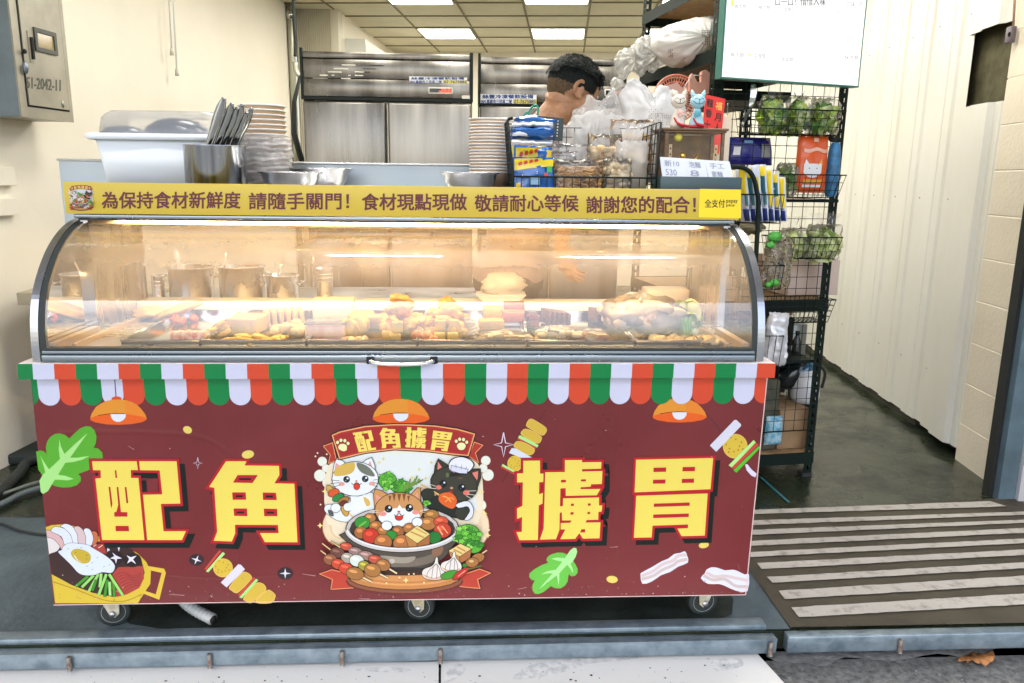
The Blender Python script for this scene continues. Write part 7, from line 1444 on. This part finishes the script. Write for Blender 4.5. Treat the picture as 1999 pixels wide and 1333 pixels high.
for (pts, b, sd, lb) in (([(1200, 118), (1212, 95), (1232, 92), (1245, 80), (1262, 78), (1270, 100), (1262, 125), (1252, 145), (1240, 130), (1228, 140), (1215, 160), (1205, 140)], .72, 1, 'frilly bunch of clear white bags hanging at the rack corner'), ([(1240, 80), (1262, 66), (1290, 72), (1300, 95), (1305, 120), (1290, 130), (1278, 142), (1262, 135), (1250, 150), (1240, 120)], .58, 4, 'second frilly bunch of white bags on the upper rack shelf'), ([(1198, 150), (1215, 158), (1222, 178), (1212, 195), (1200, 180)], .74, 6, 'small white bag tail hanging below the frilly bunch')):
    mb = MB(); bagK(pts, b, .16, film('frill', haze=.62, rough=.25, refl=.7, crinkle=.7, cscale=26, white=(.98, .98, .95), hvar=.2), mb, sd*3.3, 6); mb.build('plastic_bag', None, lb, 'plastic bag')
# pink sieve, pink clamp, hanging from the shelf
t = thing('plastic_sieve', 'round salmon pink plastic sieve behind the cat figurines', 'sieve', PK(1322, 190, .12)); M_pk = mat('salmon_plastic', (.78, .30, .20), rough=.4)
cS = PK(1320, 192, .12); rS = 45/1512*cS.y; mb = MB()
for k, q in enumerate((1.0, .9, .72, .55)): mb.tube([cS+KR*rS*q*math.cos(a)+ZV*rS*q*math.sin(a)*.95+KD*.03*(1-q) for a in [2*math.pi*i/40 for i in range(40)]], .004 if k == 0 else .0026, 6, M_pk, close=True)
for i in range(44):
    a = 2*math.pi*i/44; mb.tube([cS+KR*rS*q*math.cos(a)+ZV*rS*q*math.sin(a)*.95+KD*.03*(1-q) for q in (1.0, .5)], .0026, 5, M_pk, caps=False)
mb.lathe([(0, 0), (rS*.55, .001)], cS+KD*.014, 24, M_pk, mt=Matrix(((KR.x, 0, KD.x, 0), (KR.y, 0, KD.y, 0), (0, 1, 0, 0), (0, 0, 0, 1)))); mb.build('sieve', t)
mb = MB(); mb.extrude([PK(x, y, .08) for x, y in ((1347, 150), (1352, 143), (1362, 160), (1369, 160), (1370, 140), (1378, 136), (1386, 142), (1386, 182), (1356, 190), (1346, 178))], KD*.02, mat('peach_plastic', (.80, .40, .30), rough=.4)); mb.tube(smooth_open([PK(1350, 150, .078), PK(1342, 160, .07), PK(1334, 176, .07)], 3), .002, 6, M_whp); mb.tube([PK(1354, 147, .078), PK(1372, 147, .078)], .002, 6, M_whp); mb.build('peach_clamp', None, 'peach coloured plastic clamp hanging right of the sieve', 'clamp')
q = [PK(1300, 168, .06), PK(1322, 160, .06), PK(1344, 188, .06), PK(1318, 200, .06)]; mb = MB(); mb.extrude(q, KD*.002, mat('pink_note', (.80, .45, .36), rough=.5)); mb.build('pink_note', None, 'square pink note in front of the round sieve', 'note')

# ---- basket stand between cart and rack
YS = 2.82; sx = PY(1480, 450, YS).x
st = thing('basket_stand', 'black tubular stand with small wire baskets beside the right end of the cart', 'basket stand', (sx+.03, YS+.06, 0))
mb = MB(); mb.tube(smooth_open([PY(1408, 326, YS), PY(1440, 326, YS), PY(1458, 331, YS), PY(1470, 345, YS), PY(1477, 372, YS), PY(1480, 420, YS), Vector((sx+.002, YS, .8)), Vector((sx+.002, YS, .03))], 6), .0085, 10, M_rk); mb.tube([PY(1408, 326, YS), PY(1416, 326, YS)], .0115, 10, M_rubber); mb.tube([(sx+.002, YS-.001, .035), (sx+.002, YS+.17, .035)], .008, 8, M_rk); mb.tube([(sx+.002, YS+.17, .03), (sx+.002, YS+.17, 1.35)], .0085, 10, M_rk)
for y_ in (YS, YS+.17): mb.lathe([(.018, .001), (.02, .012), (.012, .028)], (sx+.002, y_, 0), 12, M_rubber)
mb.build('frame', st)
def sb(xl_, xr_, yt, yb, lb):
    a, b = PY(xl_, yt, YS-.0).x, PY(xr_, yt, YS).x; z1, z0 = Zz(yt, YS, 1500), Zz(yb, YS, 1500); mb = MB(); Y0_, Y1_ = YS+.012, YS+.15
    wires_panel(mb, Vector((a, Y0_, z0)), Vector((b-.01, Y0_, z0)), Vector((b, Y0_, z1)), Vector((a, Y0_, z1)), 4, 1); wires_panel(mb, Vector((b-.01, Y0_, z0)), Vector((b-.01, Y1_, z0)), Vector((b, Y1_, z1)), Vector((b, Y0_, z1)), 4, 2); wires_panel(mb, Vector((a, Y1_, z0)), Vector((b-.01, Y1_, z0)), Vector((b, Y1_, z1)), Vector((a, Y1_, z1)), 4, 1); wires_panel(mb, Vector((a, Y0_, z0)), Vector((b-.01, Y0_, z0)), Vector((b-.01, Y1_, z0)), Vector((a, Y1_, z0)), 4, 3); mb.tube([(a, Y0_, z1), (b, Y0_, z1), (b, Y1_, z1), (a, Y1_, z1)], .003, 6, M_rk, close=True); mb.build('small_basket', st, lb); return a, b, z0, z1
s1 = sb(1446, 1534, 380, 436, 'upper small basket'); s2 = sb(1470, 1534, 519, 566, 'middle small basket'); s3 = sb(1478, 1532, 657, 716, 'lower small basket')
M_pw = mat('packet_pale', (.60, .64, .76), rough=.3, coat=.2); M_pn = mat('packet_navy', (.015, .03, .16), rough=.3); M_pt = mat('packet_teal', (.02, .12, .13), rough=.3)
for k in range(7):
    x_ = 1452+k*11.5; lb = ['leftmost', 'second', 'third', 'middle', 'fifth', 'sixth', 'rightmost'][k]+' white and yellow packet in the upper small basket'; Yk = YS+.035+.012*k; p0 = PY(x_+4, 434, Yk); p0.z = s1[2]+.003; top = PY(x_-6+k*1.2, 312+abs(k-3)*5+k*3, Yk); h = top.z-p0.z
    t = thing('food_packet', lb, 'food packet', p0, 'white and yellow packets in the small basket'); mb = MB(); tl_ = math.atan2(top.x-p0.x, h); puff(mb, p0, .05, h, .022, M_pw, R(-58), 0, crinkle=.003, seed=k, nu=8, nv=12, tilt=0); sh = Vector((top.x-p0.x, 0, 0))
    mb.v = [v+sh*((v.z-p0.z)/h) for v in mb.v]; mb.build('packet', t); mb = MB(); rt = Matrix.Rotation(R(-58), 3, 'Z')
    def Pp(u, v, o=.0): return p0+rt @ Vector(((u-.5)*.05, -(.011*max(0, 1-(2*u-1)**4)**.5*max(0, 1-(2*v-1)**4)**.5+.003+o), v*h))+sh*v
    for (u0, u1, v0, v1, m_) in ((.45, .985, .80, .97, M_yel if k != 2 else M_pw), (.62, .97, .50, .80, M_pt if k % 2 else M_yel), (.80, .99, .30, .52, M_yel if k > 3 else M_pt), (.55, .985, .02, .24, M_pn), (.70, .96, .26, .32, M_silv)): mb.grid(lambda a, b: Pp(u0+(u1-u0)*a, v0+(v1-v0)*b), 4, 4, m_)
    mb.build('print', t)
def pk2(xc_, yt, yb, w_, Y, lb, nm, m_, name='noodle_pack', film_=None, seed=0):
    p0 = PY(xc_, yb, Y); h = PY(xc_, yt, Y).z-p0.z; t = thing(name, lb, 'food bag', p0); mb = MB(); rr_ = random.Random(seed)
    for k in range(60):
        p = p0+Vector((rr_.uniform(-.4, .4)*w_, rr_.uniform(-.015, .015), rr_.uniform(.03, .92)*h)); q = [p+Vector((.012*math.cos(a+k), .005*math.sin(a*2), .012*math.sin(a+k))) for a in (0, 1, 2, 3, 4)]; mb.tube(q, .003, 5, m_)
    mb.build('food', t); mb = MB(); puff(mb, p0, w_, h, .055, film_ or F_clear, .1, 0, crinkle=.008, seed=seed, nu=12, nv=12); mb.build('bag', t)
M_soba = mat('dry_noodle', (.46, .36, .20), rough=.6, var=.3, vscale=60)
pk2(1506, 470, 563, .075, YS+.05, 'bag of beige dried noodles in the middle small basket', '', M_soba, seed=1); pk2(1524, 462, 562, .06, YS+.09, 'second bag of dried noodles behind in the middle small basket', '', M_soba, seed=2)
for (px, py, r_) in ((1512, 552, .018), (1500, 556, .014), (1512, 462, .026), (1504, 478, .018)): mb = MB(); q = PY(px, py, YS+.02); lump(mb, q, r_, .008, r_*.7, mat('bright_green_print', (.07, .36, .04), rough=.4), px, .3, 5); mb.build('green_tag', None, 'bright green tag on the dried noodle bags, %s' % {1512552: 'bottom right', 1500556: 'bottom left', 1512462: 'top one', 1504478: 'second from top'}[px*1000+py], 'tag')
mb = MB(); q = PY(1468, 444, YS+.03); lump(mb, q, .045, .03, .022, mat('mushroom_brown', (.12, .10, .05), rough=.6), 2, .3, 4); mb.build('dried_mushroom', None, 'dark dried mushrooms bag under the upper small basket', 'food bag')
p0 = PY(1508, 715, YS+.06); 
for k in range(2): mb = MB(); puff(mb, PY(1505+k*12, 714, YS+.045+k*.045), .085-.02*k, .21-.03*k, .05, mat('grey_foil_bag', (.62, .62, .64), rough=.28, metal=.3, bump=.8, bscale=20), .2, 0, crinkle=.008, seed=5+k, nu=18, nv=18, tilt=.08-.1*k); mb.build('foil_bag', None, ('crumpled silver grey bag in the lower small basket', 'second silver grey bag behind it in the lower small basket')[k], 'food bag')

# ---- lit menu screen
t = thing('menu_screen', 'bright lit menu screen with faint Chinese headings mounted on the rack', 'screen', (1.1, 3.2, 1.7)); A0 = PY(1406, 151, 3.00); B0 = PY(1676, 172.5, 3.20); zc_ = (A0.z+B0.z)/2; A0.z = B0.z = zc_; hr = (B0-A0).normalized(); nb = Vector((-hr.y, hr.x, 0)); H_ = .46; Wd = (B0-A0).length
S4 = lambda u, v, k=0: A0+hr*(Wd*u)+ZV*(H_*(1-v))-nb*k
mb = MB(); mb.hexa([S4(0, 1), S4(1, 1), S4(1, 1)+nb*.035, S4(0, 1)+nb*.035, S4(0, 0), S4(1, 0), S4(1, 0)+nb*.035, S4(0, 0)+nb*.035], mat('screen_body', (.05, .20, .15), rough=.4)); mb.build('housing', t)
mb = MB(); e = .010; mb.add([S4(e, 1-e*1.4, .001), S4(1-e, 1-e*1.4, .001), S4(1-e, .01, .001), S4(e, .01, .001)], [(0, 1, 2, 3)], mat('lit_screen', (.02, .02, .02), emit=(1, 1, .99), estr=.40)); mb.build('display', t)
M_g1 = mat('screen_grey', (.02, .02, .02), emit=(1, 1, 1), estr=.055); M_g2 = mat('screen_tan', (.02, .02, .02), emit=(1, .86, .78), estr=.08); M_fnt = mat('screen_faint', (.02, .02, .02), emit=(1, 1, 1), estr=.21)
pl = lambda px, py: None
def sp(px, py, k=.0016): return PN(px, py, A0, nb)-nb*k
def st_(s_, x0, y0, x1, y1, m_, b=.0): mb = MB(); text_mesh(mb, s_, lambda u, v: sp(u, v), x0, y0, x1, y1, m_, b, liftn=-nb); mb.build('heading' if m_ is not M_fnt else 'menu_line', t)
st_('口一口！惜惜入味', 1513, -6, 1611, 11, M_g1, .015); st_('雞肉類', 1433, 8, 1457, 16, M_g2); st_('豬肉類', 1480, 11, 1503, 18, M_g2); st_('菜類品', 1530, 15, 1551, 22, M_g2); st_('小吃', 1624, 22, 1641, 30, M_fnt, .02); st_('鴨肉類', 1426, 103, 1452, 112, M_g2); st_('主食類', 1472, 104, 1494, 115, M_g2); st_('蔬菜類', 1524, 112, 1549, 121, M_g2); st_('酥炸類', 1648, 108, 1676, 117, M_g2); st_('口味小吃', 1653, 3, 1684, 14, M_g1)
for c_, (x0, y0) in enumerate(((1424, 24), (1482, 27), (1532, 31), (1592, 35), (1645, 38))):
    for k in range(7): st_('▪ 滷味 %d0' % (3+(k*c_) % 5), x0, y0+k*10, x0+26, y0+k*10+4, M_fnt)
for c_, x0 in enumerate((1422, 1480, 1530, 1600)):
    for k in range(2): st_('▪ 滷味 %d5' % (2+k+c_), x0, 123+k*10+c_*2, x0+26, 127+k*10+c_*2, M_fnt)
mb = MB(); q = sp(1429, 6); mb.box(q.x-.006, q.x+.006, q.y-.003, q.y-.001, q.z-.01, q.z+.01, mat('icon_gold', (.8, .5, .05), emit=(1, .6, .1), estr=.5)); q = sp(1462, 107); mb.box(q.x-.008, q.x+.008, q.y-.003, q.y-.001, q.z-.005, q.z+.005, mat('icon_olive', (.6, .6, .1), emit=(.8, .8, .3), estr=.45)); mb.build('icons', t)
mb = MB(); mb.hexa([K(.05, -.014, zc_+.08), K(.55, -.014, zc_+.08), K(.55, -.004, zc_+.08), K(.05, -.004, zc_+.08), K(.05, -.014, zc_+.12), K(.55, -.014, zc_+.12), K(.55, -.004, zc_+.12), K(.05, -.004, zc_+.12)], M_rk); c_ = K(.3, -.01, zc_+.1); e_ = S4(.5, .78)+nb*.03; mb.tube([c_, e_], .012, 8, M_rk); mb.build('bracket', t)
# dark panel strip below the screen, small camera clip on the block wall
mb = MB(); mb.hexa([K(.02, .1, 1.66), K(.40, .1, 1.66), K(.40, .7, 1.66), K(.02, .7, 1.66), K(.02, .1, 1.70), K(.40, .1, 1.70), K(.40, .7, 1.70), K(.02, .7, 1.70)], M_rk); mb.build('dark_board', None, 'dark board lying inside the rack below the screen', 'board')
q = PN(1976, 68, W(UB-.02, 0, 0), RR); mb = MB(); mb.bbox(q.x-.02, q.x+.006, q.y-.02, q.y+.02, q.z-.035, q.z+.035, .006, mat('clip_purple_grey', (.16, .13, .15), rough=.4)); mb.ball((q.x-.022, q.y-.012, q.z), .006, .006, .010, M_dark); mb.build('door_sensor', None, 'small dark sensor on the block wall near the top right corner', 'sensor')
mb = MB(); q2 = PN(1983, -40, W(UB-.02, 0, 0), RR); mb.tube([q2, q+ZV*.03], .005, 6, mat('tan_cable', (.35, .22, .12), rough=.5)); mb.build('tan_cable', None, 'thin tan cable running up from the small sensor', 'cable')
# ================================================================ food in the glass case (tray floor z = .872)
ZF = .872
def fx(px, Y, py=650): return PY(px, py, Y).x
def sx_(px, Y): return px/1512*Y
M_tofu = mat('pale_tofu', (.52, .34, .12), rough=.5, var=.12, vscale=20, bump=.2, bscale=60); M_yt = mat('yellow_fried_tofu', (.56, .28, .012), rough=.5, var=.5, vscale=30, bump=.4, bscale=70); M_egg = mat('egg_tofu', (.60, .34, .02), rough=.4, var=.2, vscale=16); M_pinkf = mat('pink_meat', (.48, .19, .12), rough=.45, var=.35, vscale=40); M_bloodc = mat('duck_blood', (.10, .03, .02), rough=.4, var=.5, vscale=50, bump=.5, bscale=60); M_kelp = mat('pork_blood_crumb', (.085, .045, .03), rough=.6, var=.6, vscale=90, bump=.7, bscale=120); M_white_f = mat('white_fishcake', (.56, .43, .27), rough=.4, var=.1, vscale=20); M_orf = mat('orange_sausage', (.50, .09, .015), rough=.4, var=.3, vscale=25)
def tray(x0, x1, Y0, Y1, lb, h=.022):
    t = thing('steel_tray', lb, 'steel tray', ((x0+x1)/2, (Y0+Y1)/2, ZF), 'steel trays in the glass case'); mb = MB(); w_ = .004
    mb.box(x0, x1, Y0, Y1, ZF+.0005, ZF+.003, M_steel_s)
    for a in ((x0, x1, Y0, Y0+.002), (x0, x1, Y1-.002, Y1), (x0, x0+.002, Y0+.0021, Y1-.0021), (x1-.002, x1, Y0+.0021, Y1-.0021)): mb.box(*a, ZF+.0031, ZF+h, M_steel_s)
    mb.build('pan', t); mb = MB(); mb.tube([(x0, Y0, ZF+h), (x1, Y0, ZF+h), (x1, Y1, ZF+h), (x0, Y1, ZF+h)], .003, 6, M_steel_s, close=True); mb.build('rim', t)
xs = [fx(240, 2.1), -.72, -.44, -.14, .16, .46, fx(1380, 2.1)-.02]
nmz = ['leftmost', 'second from left', 'third from left', 'third from right', 'second from right', 'rightmost']
for i in range(6): tray(xs[i]+.004, xs[i+1]-.004, 2.075, 2.56, 'shallow steel tray under the food, %s in the case' % nmz[i])
def block(x, Y, z, w_, d, h, m, lb, cat, rot=0, name='tofu_block', b=.004, grp=None, n=1):
    mb = MB(); mt = Matrix.Translation((x, Y, z)) @ Matrix.Rotation(rot, 4, 'Z'); mb.bbox(-w_/2, w_/2, -d/2, d/2, 0, h, b, m, mt); return mb.build(name, None, lb, cat, grp)
def heap(px0, px1, Y0, Y1, h, n, mk, seed, z0=ZF+.004):
    """n pieces piled between px0 and px1; mk(mb, p, k, rr) makes one"""
    rr_ = random.Random(seed); xa, xb = fx(px0, (Y0+Y1)/2), fx(px1, (Y0+Y1)/2); out = []
    for k in range(n):
        f = (k % 3)/3; x_ = rr_.uniform(xa, xb); y_ = rr_.uniform(Y0, Y1); e = 1-abs(2*(x_-xa)/(xb-xa)-1)**2; out.append(Vector((x_, y_, z0+h*e*rr_.uniform(0, 1))))
    out.sort(key=lambda p: p.x)
    for k, p in enumerate(out): mk(p, k, rr_)
def one(fn, name, lb, cat, grp):
    def f(p, k, rr_): mb = MB(); fn(mb, p, k, rr_); mb.build(name, None, '%s, %s from the left' % (lb, ORD[k]), cat, grp)
    return f
def rm(rr_, s_=1): return Matrix.Rotation(rr_.uniform(-.5, .5)*s_, 3, 'X') @ Matrix.Rotation(rr_.uniform(-.5, .5)*s_, 3, 'Y') @ Matrix.Rotation(rr_.uniform(0, 3.1), 3, 'Z')
def cube_piece(m, a, b, c):
    def f(mb, p, k, rr_): mt = Matrix.Translation(p+ZV*c/2) @ rm(rr_, .7).to_4x4(); mb.bbox(-a/2, a/2, -b/2, b/2, -c/2, c/2, .003, m, mt)
    return f
def lump_piece(m, a, b, c, amp=.2):
    def f(mb, p, k, rr_): lump(mb, p+ZV*c*.7, a*rr_.uniform(.8, 1.2), b, c, m, k, amp, 3, 12, 8, mt=rm(rr_, .6))
    return f
# left: pale wraps and orange pieces in the rear corner
mb = MB(); lump(mb, (fx(288, 2.5), 2.52, ZF+.02), .05, .05, .02, M_tofu, 1, .2, 2); mb.build('bean_sheet', None, 'folded pale bean curd sheet in the far left corner of the case', 'bean curd')
mb = MB(); mt = Matrix.Rotation(-.35, 3, 'Y'); lump(mb, (fx(345, 2.48), 2.50, ZF+.03), .085, .05, .018, M_tofu, 4, .15, 2, mt=mt); mb.build('bean_sheet', None, 'long slanted bean curd sheet left of the tofu blocks', 'bean curd')
heap(330, 372, 2.36, 2.46, .006, 5, one(lump_piece(M_orf, .016, .014, .012), 'sausage_slice', 'orange sausage piece at the left of the case', 'sausage', 'orange pieces at the left of the case'), 2)
mb = MB(); p = Vector((fx(368, 2.12), 2.12, ZF+.004)); puff(mb, p, .105, .036, .03, mat('marbled_pink_pack', (.80, .58, .50), rough=.3, c2=(.60, .10, .07), vscale=60), 0, R(-25), crinkle=.004, seed=2); mb.build('meat_pack', None, 'pink speckled flat pack at the left front of the case', 'meat pack')
def fingers(mb, p, k, rr_): a = rr_.uniform(.3, 1.0); d = Vector((math.cos(a), rr_.uniform(-.3, .3), math.sin(a)*.6)).normalized(); mb.tube([p, p+d*.022, p+d*.045], [.006, .0075, .006], 8, M_yt)
heap(405, 448, 2.16, 2.40, .022, 26, one(fingers, 'bean_curd_stick', 'slim golden bean curd stick left of the big tofu block', 'bean curd stick', 'golden sticks left of the tofu block'), 3)
block(fx(478, 2.25), 2.28, ZF+.004, .088, .10, .050, M_tofu, 'big pale tofu block left of the sliced tofu', 'tofu', -.12, b=.006)
for k in range(6): block(fx(520+k*12.5, 2.36), 2.37+.006*k, ZF+.006, .014, .075, .050, M_tofu, ['first', 'second', 'third', 'fourth', 'fifth', 'last'][k]+' leaning tofu slice, counted from the big tofu block', 'tofu', .35, 'tofu_slice', .003)
heap(535, 600, 2.20, 2.32, .02, 18, one(lump_piece(M_tofu, .018, .014, .013, .3), 'tofu_puff', 'pale tofu puff in front of the leaning tofu slices', 'tofu puff', 'pale puffs in front of the tofu slices'), 4)
heap(440, 540, 2.09, 2.17, .008, 14, one(lump_piece(M_egg, .026, .014, .008, .3), 'fried_slice', 'thin golden fried slice near the front glass, left half', 'fried slice', 'golden slices by the front glass'), 5)
block(fx(652, 2.44), 2.46, ZF+.012, .125, .08, .066, mat('white_tofu', (.72, .62, .42), rough=.45), 'tall white tofu block at the rear, left of centre', 'tofu', .03, b=.006)
mb = MB(); p = Vector((fx(636, 2.16), 2.18, ZF+.004)); mb.bbox(p.x-.055, p.x+.055, p.y-.04, p.y+.04, p.z, p.z+.048, .008, mat('pale_pink_slab', (.68, .44, .36), rough=.4, c2=(.60, .26, .20), vscale=30)); mb.build('luncheon_block', None, 'pale pink wrapped meat block in front of the white tofu', 'meat block')
block(fx(636, 2.16), 2.18, ZF+.053, .116, .088, .002, F_clear, 'clear wrap folded over the pink meat block', 'wrap', .05, 'clear_wrap', .0008)
heap(680, 720, 2.18, 2.40, .03, 12, one(lump_piece(M_egg, .023, .018, .026, .15), 'egg_roll', 'plump yellow roll right of the pink meat block', 'egg roll', 'yellow rolls right of the pink block'), 6)
block(fx(722, 2.3), 2.34, ZF+.006, .07, .05, .040, M_tofu, 'plain tofu block between the yellow rolls and the fried heap', 'tofu', -.05)
heap(668, 740, 2.09, 2.15, .006, 8, one(lump_piece(M_white_f, .022, .014, .009), 'fish_cake', 'white fish cake by the front glass below the yellow rolls', 'fish cake', 'white fish cakes by the front glass'), 7)
heap(755, 812, 2.18, 2.44, .080, 22, one(lump_piece(M_yt, .034, .024, .017, .35), 'fried_tofu', 'golden fried tofu piece in the left of the two tall heaps', 'fried tofu', 'left tall heap of fried tofu'), 8)
heap(840, 895, 2.18, 2.44, .092, 24, one(lump_piece(M_yt, .033, .024, .017, .35), 'fried_tofu', 'golden fried tofu piece in the right of the two tall heaps', 'fried tofu', 'right tall heap of fried tofu'), 9)
for (px, Y, z, lb) in ((771, 2.12, 0, 'egg tofu cube at the front, lower left of the cube group'), (776, 2.14, .030, 'egg tofu cube stacked on the lower left one'), (757, 2.16, 0, 'egg tofu cube leaning at the far left of the group'), (858, 2.13, 0, 'egg tofu cube in front of the right heap, left one'), (884, 2.13, 0, 'egg tofu cube in front of the right heap, right one'), (860, 2.17, .030, 'egg tofu cube stacked above the pair before the right heap'), (886, 2.17, .030, 'topmost right egg tofu cube before the right heap')):
    block(fx(px, Y), Y, ZF+.004+z, .031, .031, .029, M_egg, lb, 'egg tofu', .1, 'egg_tofu_cube')
heap(806, 845, 2.11, 2.18, .012, 9, one(lump_piece(M_orf, .024, .019, .016, .15), 'crab_stick', 'orange red fish ball between the two groups of egg tofu', 'fish ball', 'orange balls between the egg tofu cubes'), 10)
heap(800, 850, 2.22, 2.32, .03, 14, one(lump_piece(M_tofu, .018, .014, .012, .2), 'tofu_puff', 'pale puff in the saddle between the two tall heaps', 'tofu puff', 'pale puffs between the tall heaps'), 11)
mb = MB()
for k in range(40): a = k*.7; mb.tube([Vector((fx(915, 2.25)+.02*math.cos(a+i*.5)*(1-.3*(k % 3)/3), 2.25+.02*math.sin(a+i*.5), ZF+.006+.001*k+.002*i)) for i in range(5)], .0022, 5, M_white_f)
mb.build('enoki_bundle', None, 'bundle of white enoki mushrooms right of the egg tofu', 'mushrooms')
block(fx(962, 2.42), 2.44, ZF+.022, .062, .05, .036, mat('mustard_cake', (.58, .30, .02), rough=.45, var=.2, vscale=20), 'mustard yellow cake piled at the rear', 'cake', -.05, 'yellow_cake'); block(fx(958, 2.34), 2.33, ZF+.006, .075, .05, .03, mat('mustard_cake'), 'mustard yellow cake lying lower in front', 'cake', .1, 'yellow_cake')
block(fx(1003, 2.36), 2.38, ZF+.020, .066, .05, .034, mat('brown_cake', (.40, .13, .05), rough=.4, var=.2, vscale=20), 'front reddish brown bean curd block', 'bean curd', -.03, 'brown_block'); block(fx(1003, 2.45), 2.46, ZF+.024, .068, .05, .044, mat('brown_cake2', (.20, .06, .03), rough=.4, var=.4, vscale=40), 'rear dark brown bean curd block, a bit taller', 'bean curd', -.03, 'brown_block')
block(fx(1003, 2.40), 2.42, ZF+.004, .08, .09, .015, M_steel_d, 'low steel stand under the brown blocks', 'stand', 0, 'steel_stand')
heap(1035, 1050, 2.34, 2.46, .02, 4, one(cube_piece(M_bloodc, .03, .03, .02), 'blood_cake', 'small dark blood cake right of the brown blocks', 'blood cake', 'dark cakes right of the brown blocks'), 12)
for k in range(5): block(fx(1066+k*9, 2.42), 2.42, ZF+.006, .012, .07, .046-.002*k, M_kelp, 'slice %s of the dark crumbed cake row' % ['one, leftmost', 'two', 'three, middle', 'four', 'five, rightmost'][k], 'crumbed cake', .3, 'crumbed_slice', .002)
for k in range(3): block(fx(1160+k*10, 2.44), 2.45, ZF+.006, .013, .07, .044-.002*k, M_kelp, 'dark crumbed slice near the radish bag, %s' % ['left', 'middle', 'right'][k], 'crumbed cake', .3, 'crumbed_slice', .002)
for (px, Y, w_, h, lb, sd, py) in ((985, 2.13, .16, .030, 'flat clear bag of white slices below the mustard cakes', 31, 0), (1085, 2.15, .13, .040, 'plump clear bag of fish balls in front of the crumbed slices', 32, 0), (1150, 2.13, .12, .034, 'clear bag of pinkish squid in front of the radish bag', 33, 0)):
    t = thing('clear_food_bag', lb, 'food bag', (fx(px, Y), Y, ZF+.004), 'clear food bags by the front glass'); rr_ = random.Random(sd); mb = MB()
    for k in range(16): lump(mb, (fx(px, Y)+rr_.uniform(-.4, .4)*w_, Y+rr_.uniform(-.03, .03), ZF+.010+rr_.uniform(.1, .6)*h), .018, .012, .008, M_pinkf if (sd == 33 and k % 3) else M_white_f, k, .25, 3, 10, 7)
    mb.build('food', t); mb = MB(); lump(mb, (fx(px, Y), Y, ZF+.006+h*.5), w_/2, .05, h*.62, F_clear, sd, .14, 3, ridge=.08, flat=.8); mb.build('bag', t)
t = thing('clear_food_bag', 'big steamed-up bag of white radish chunks at the right of the case', 'food bag', (fx(1250, 2.3), 2.3, ZF+.004)); mb = MB(); rr_ = random.Random(55)
for k in range(46): lump(mb, (fx(1258, 2.3)+rr_.uniform(-.11, .11), 2.3+rr_.uniform(-.10, .10), ZF+.02+rr_.uniform(0, .075)*(1-abs(rr_.uniform(-.6, .6)))), .028, .020, .018, M_white_f, k, .2, 2, 10, 7)
mb.build('food', t); mb = MB(); lump(mb, (fx(1255, 2.3), 2.3, ZF+.055), .135, .13, .062, film('steamy_bag', haze=.30, rough=.15, refl=1.0, crinkle=.4, cscale=14, hvar=.05, white=(.98, .96, .9)), 9, .16, 2.6, ridge=.12, flat=.85); mb.build('bag', t)
mb = MB(); leaves(mb, (fx(1340, 2.26), 2.26, ZF+.05), .030, .035, .05, 60, [mat('cabbage_pale', (.74, .72, .36), rough=.5), mat('cabbage_green', (.30, .40, .08), rough=.5), ML2[1]], .022, 21); mb.build('napa_cabbage', None, 'pale cabbage hearts standing at the right of the case', 'cabbage')
for k in range(3): mb = MB(); q = Vector((fx(1337+k*7, 2.17), 2.165+.01*k, ZF+.006)); mb.tube([q, q+Vector((-.004, 0, .03)), q+Vector((-.010+.004*k, .004, .062))], [.006, .007, .004], 8, MG[2]); mb.build('green_chilli', None, ['left', 'middle', 'right'][k]+' dark green pepper standing before the cabbage', 'pepper', 'green peppers before the cabbage')
heap(1270, 1330, 2.10, 2.18, .010, 16, one(lump_piece(mat('mushroom_cream', (.60, .46, .25), rough=.5), .018, .012, .008, .3), 'oyster_mushroom', 'cream mushroom by the front glass below the cabbage', 'mushroom', 'cream mushrooms by the front glass'), 13)
heap(1335, 1400, 2.10, 2.20, .012, 18, one(lump_piece(mat('mushroom_cream'), .020, .014, .007, .35), 'oyster_mushroom', 'cream mushroom in the right front corner of the case', 'mushroom', 'cream mushrooms in the right corner'), 14)
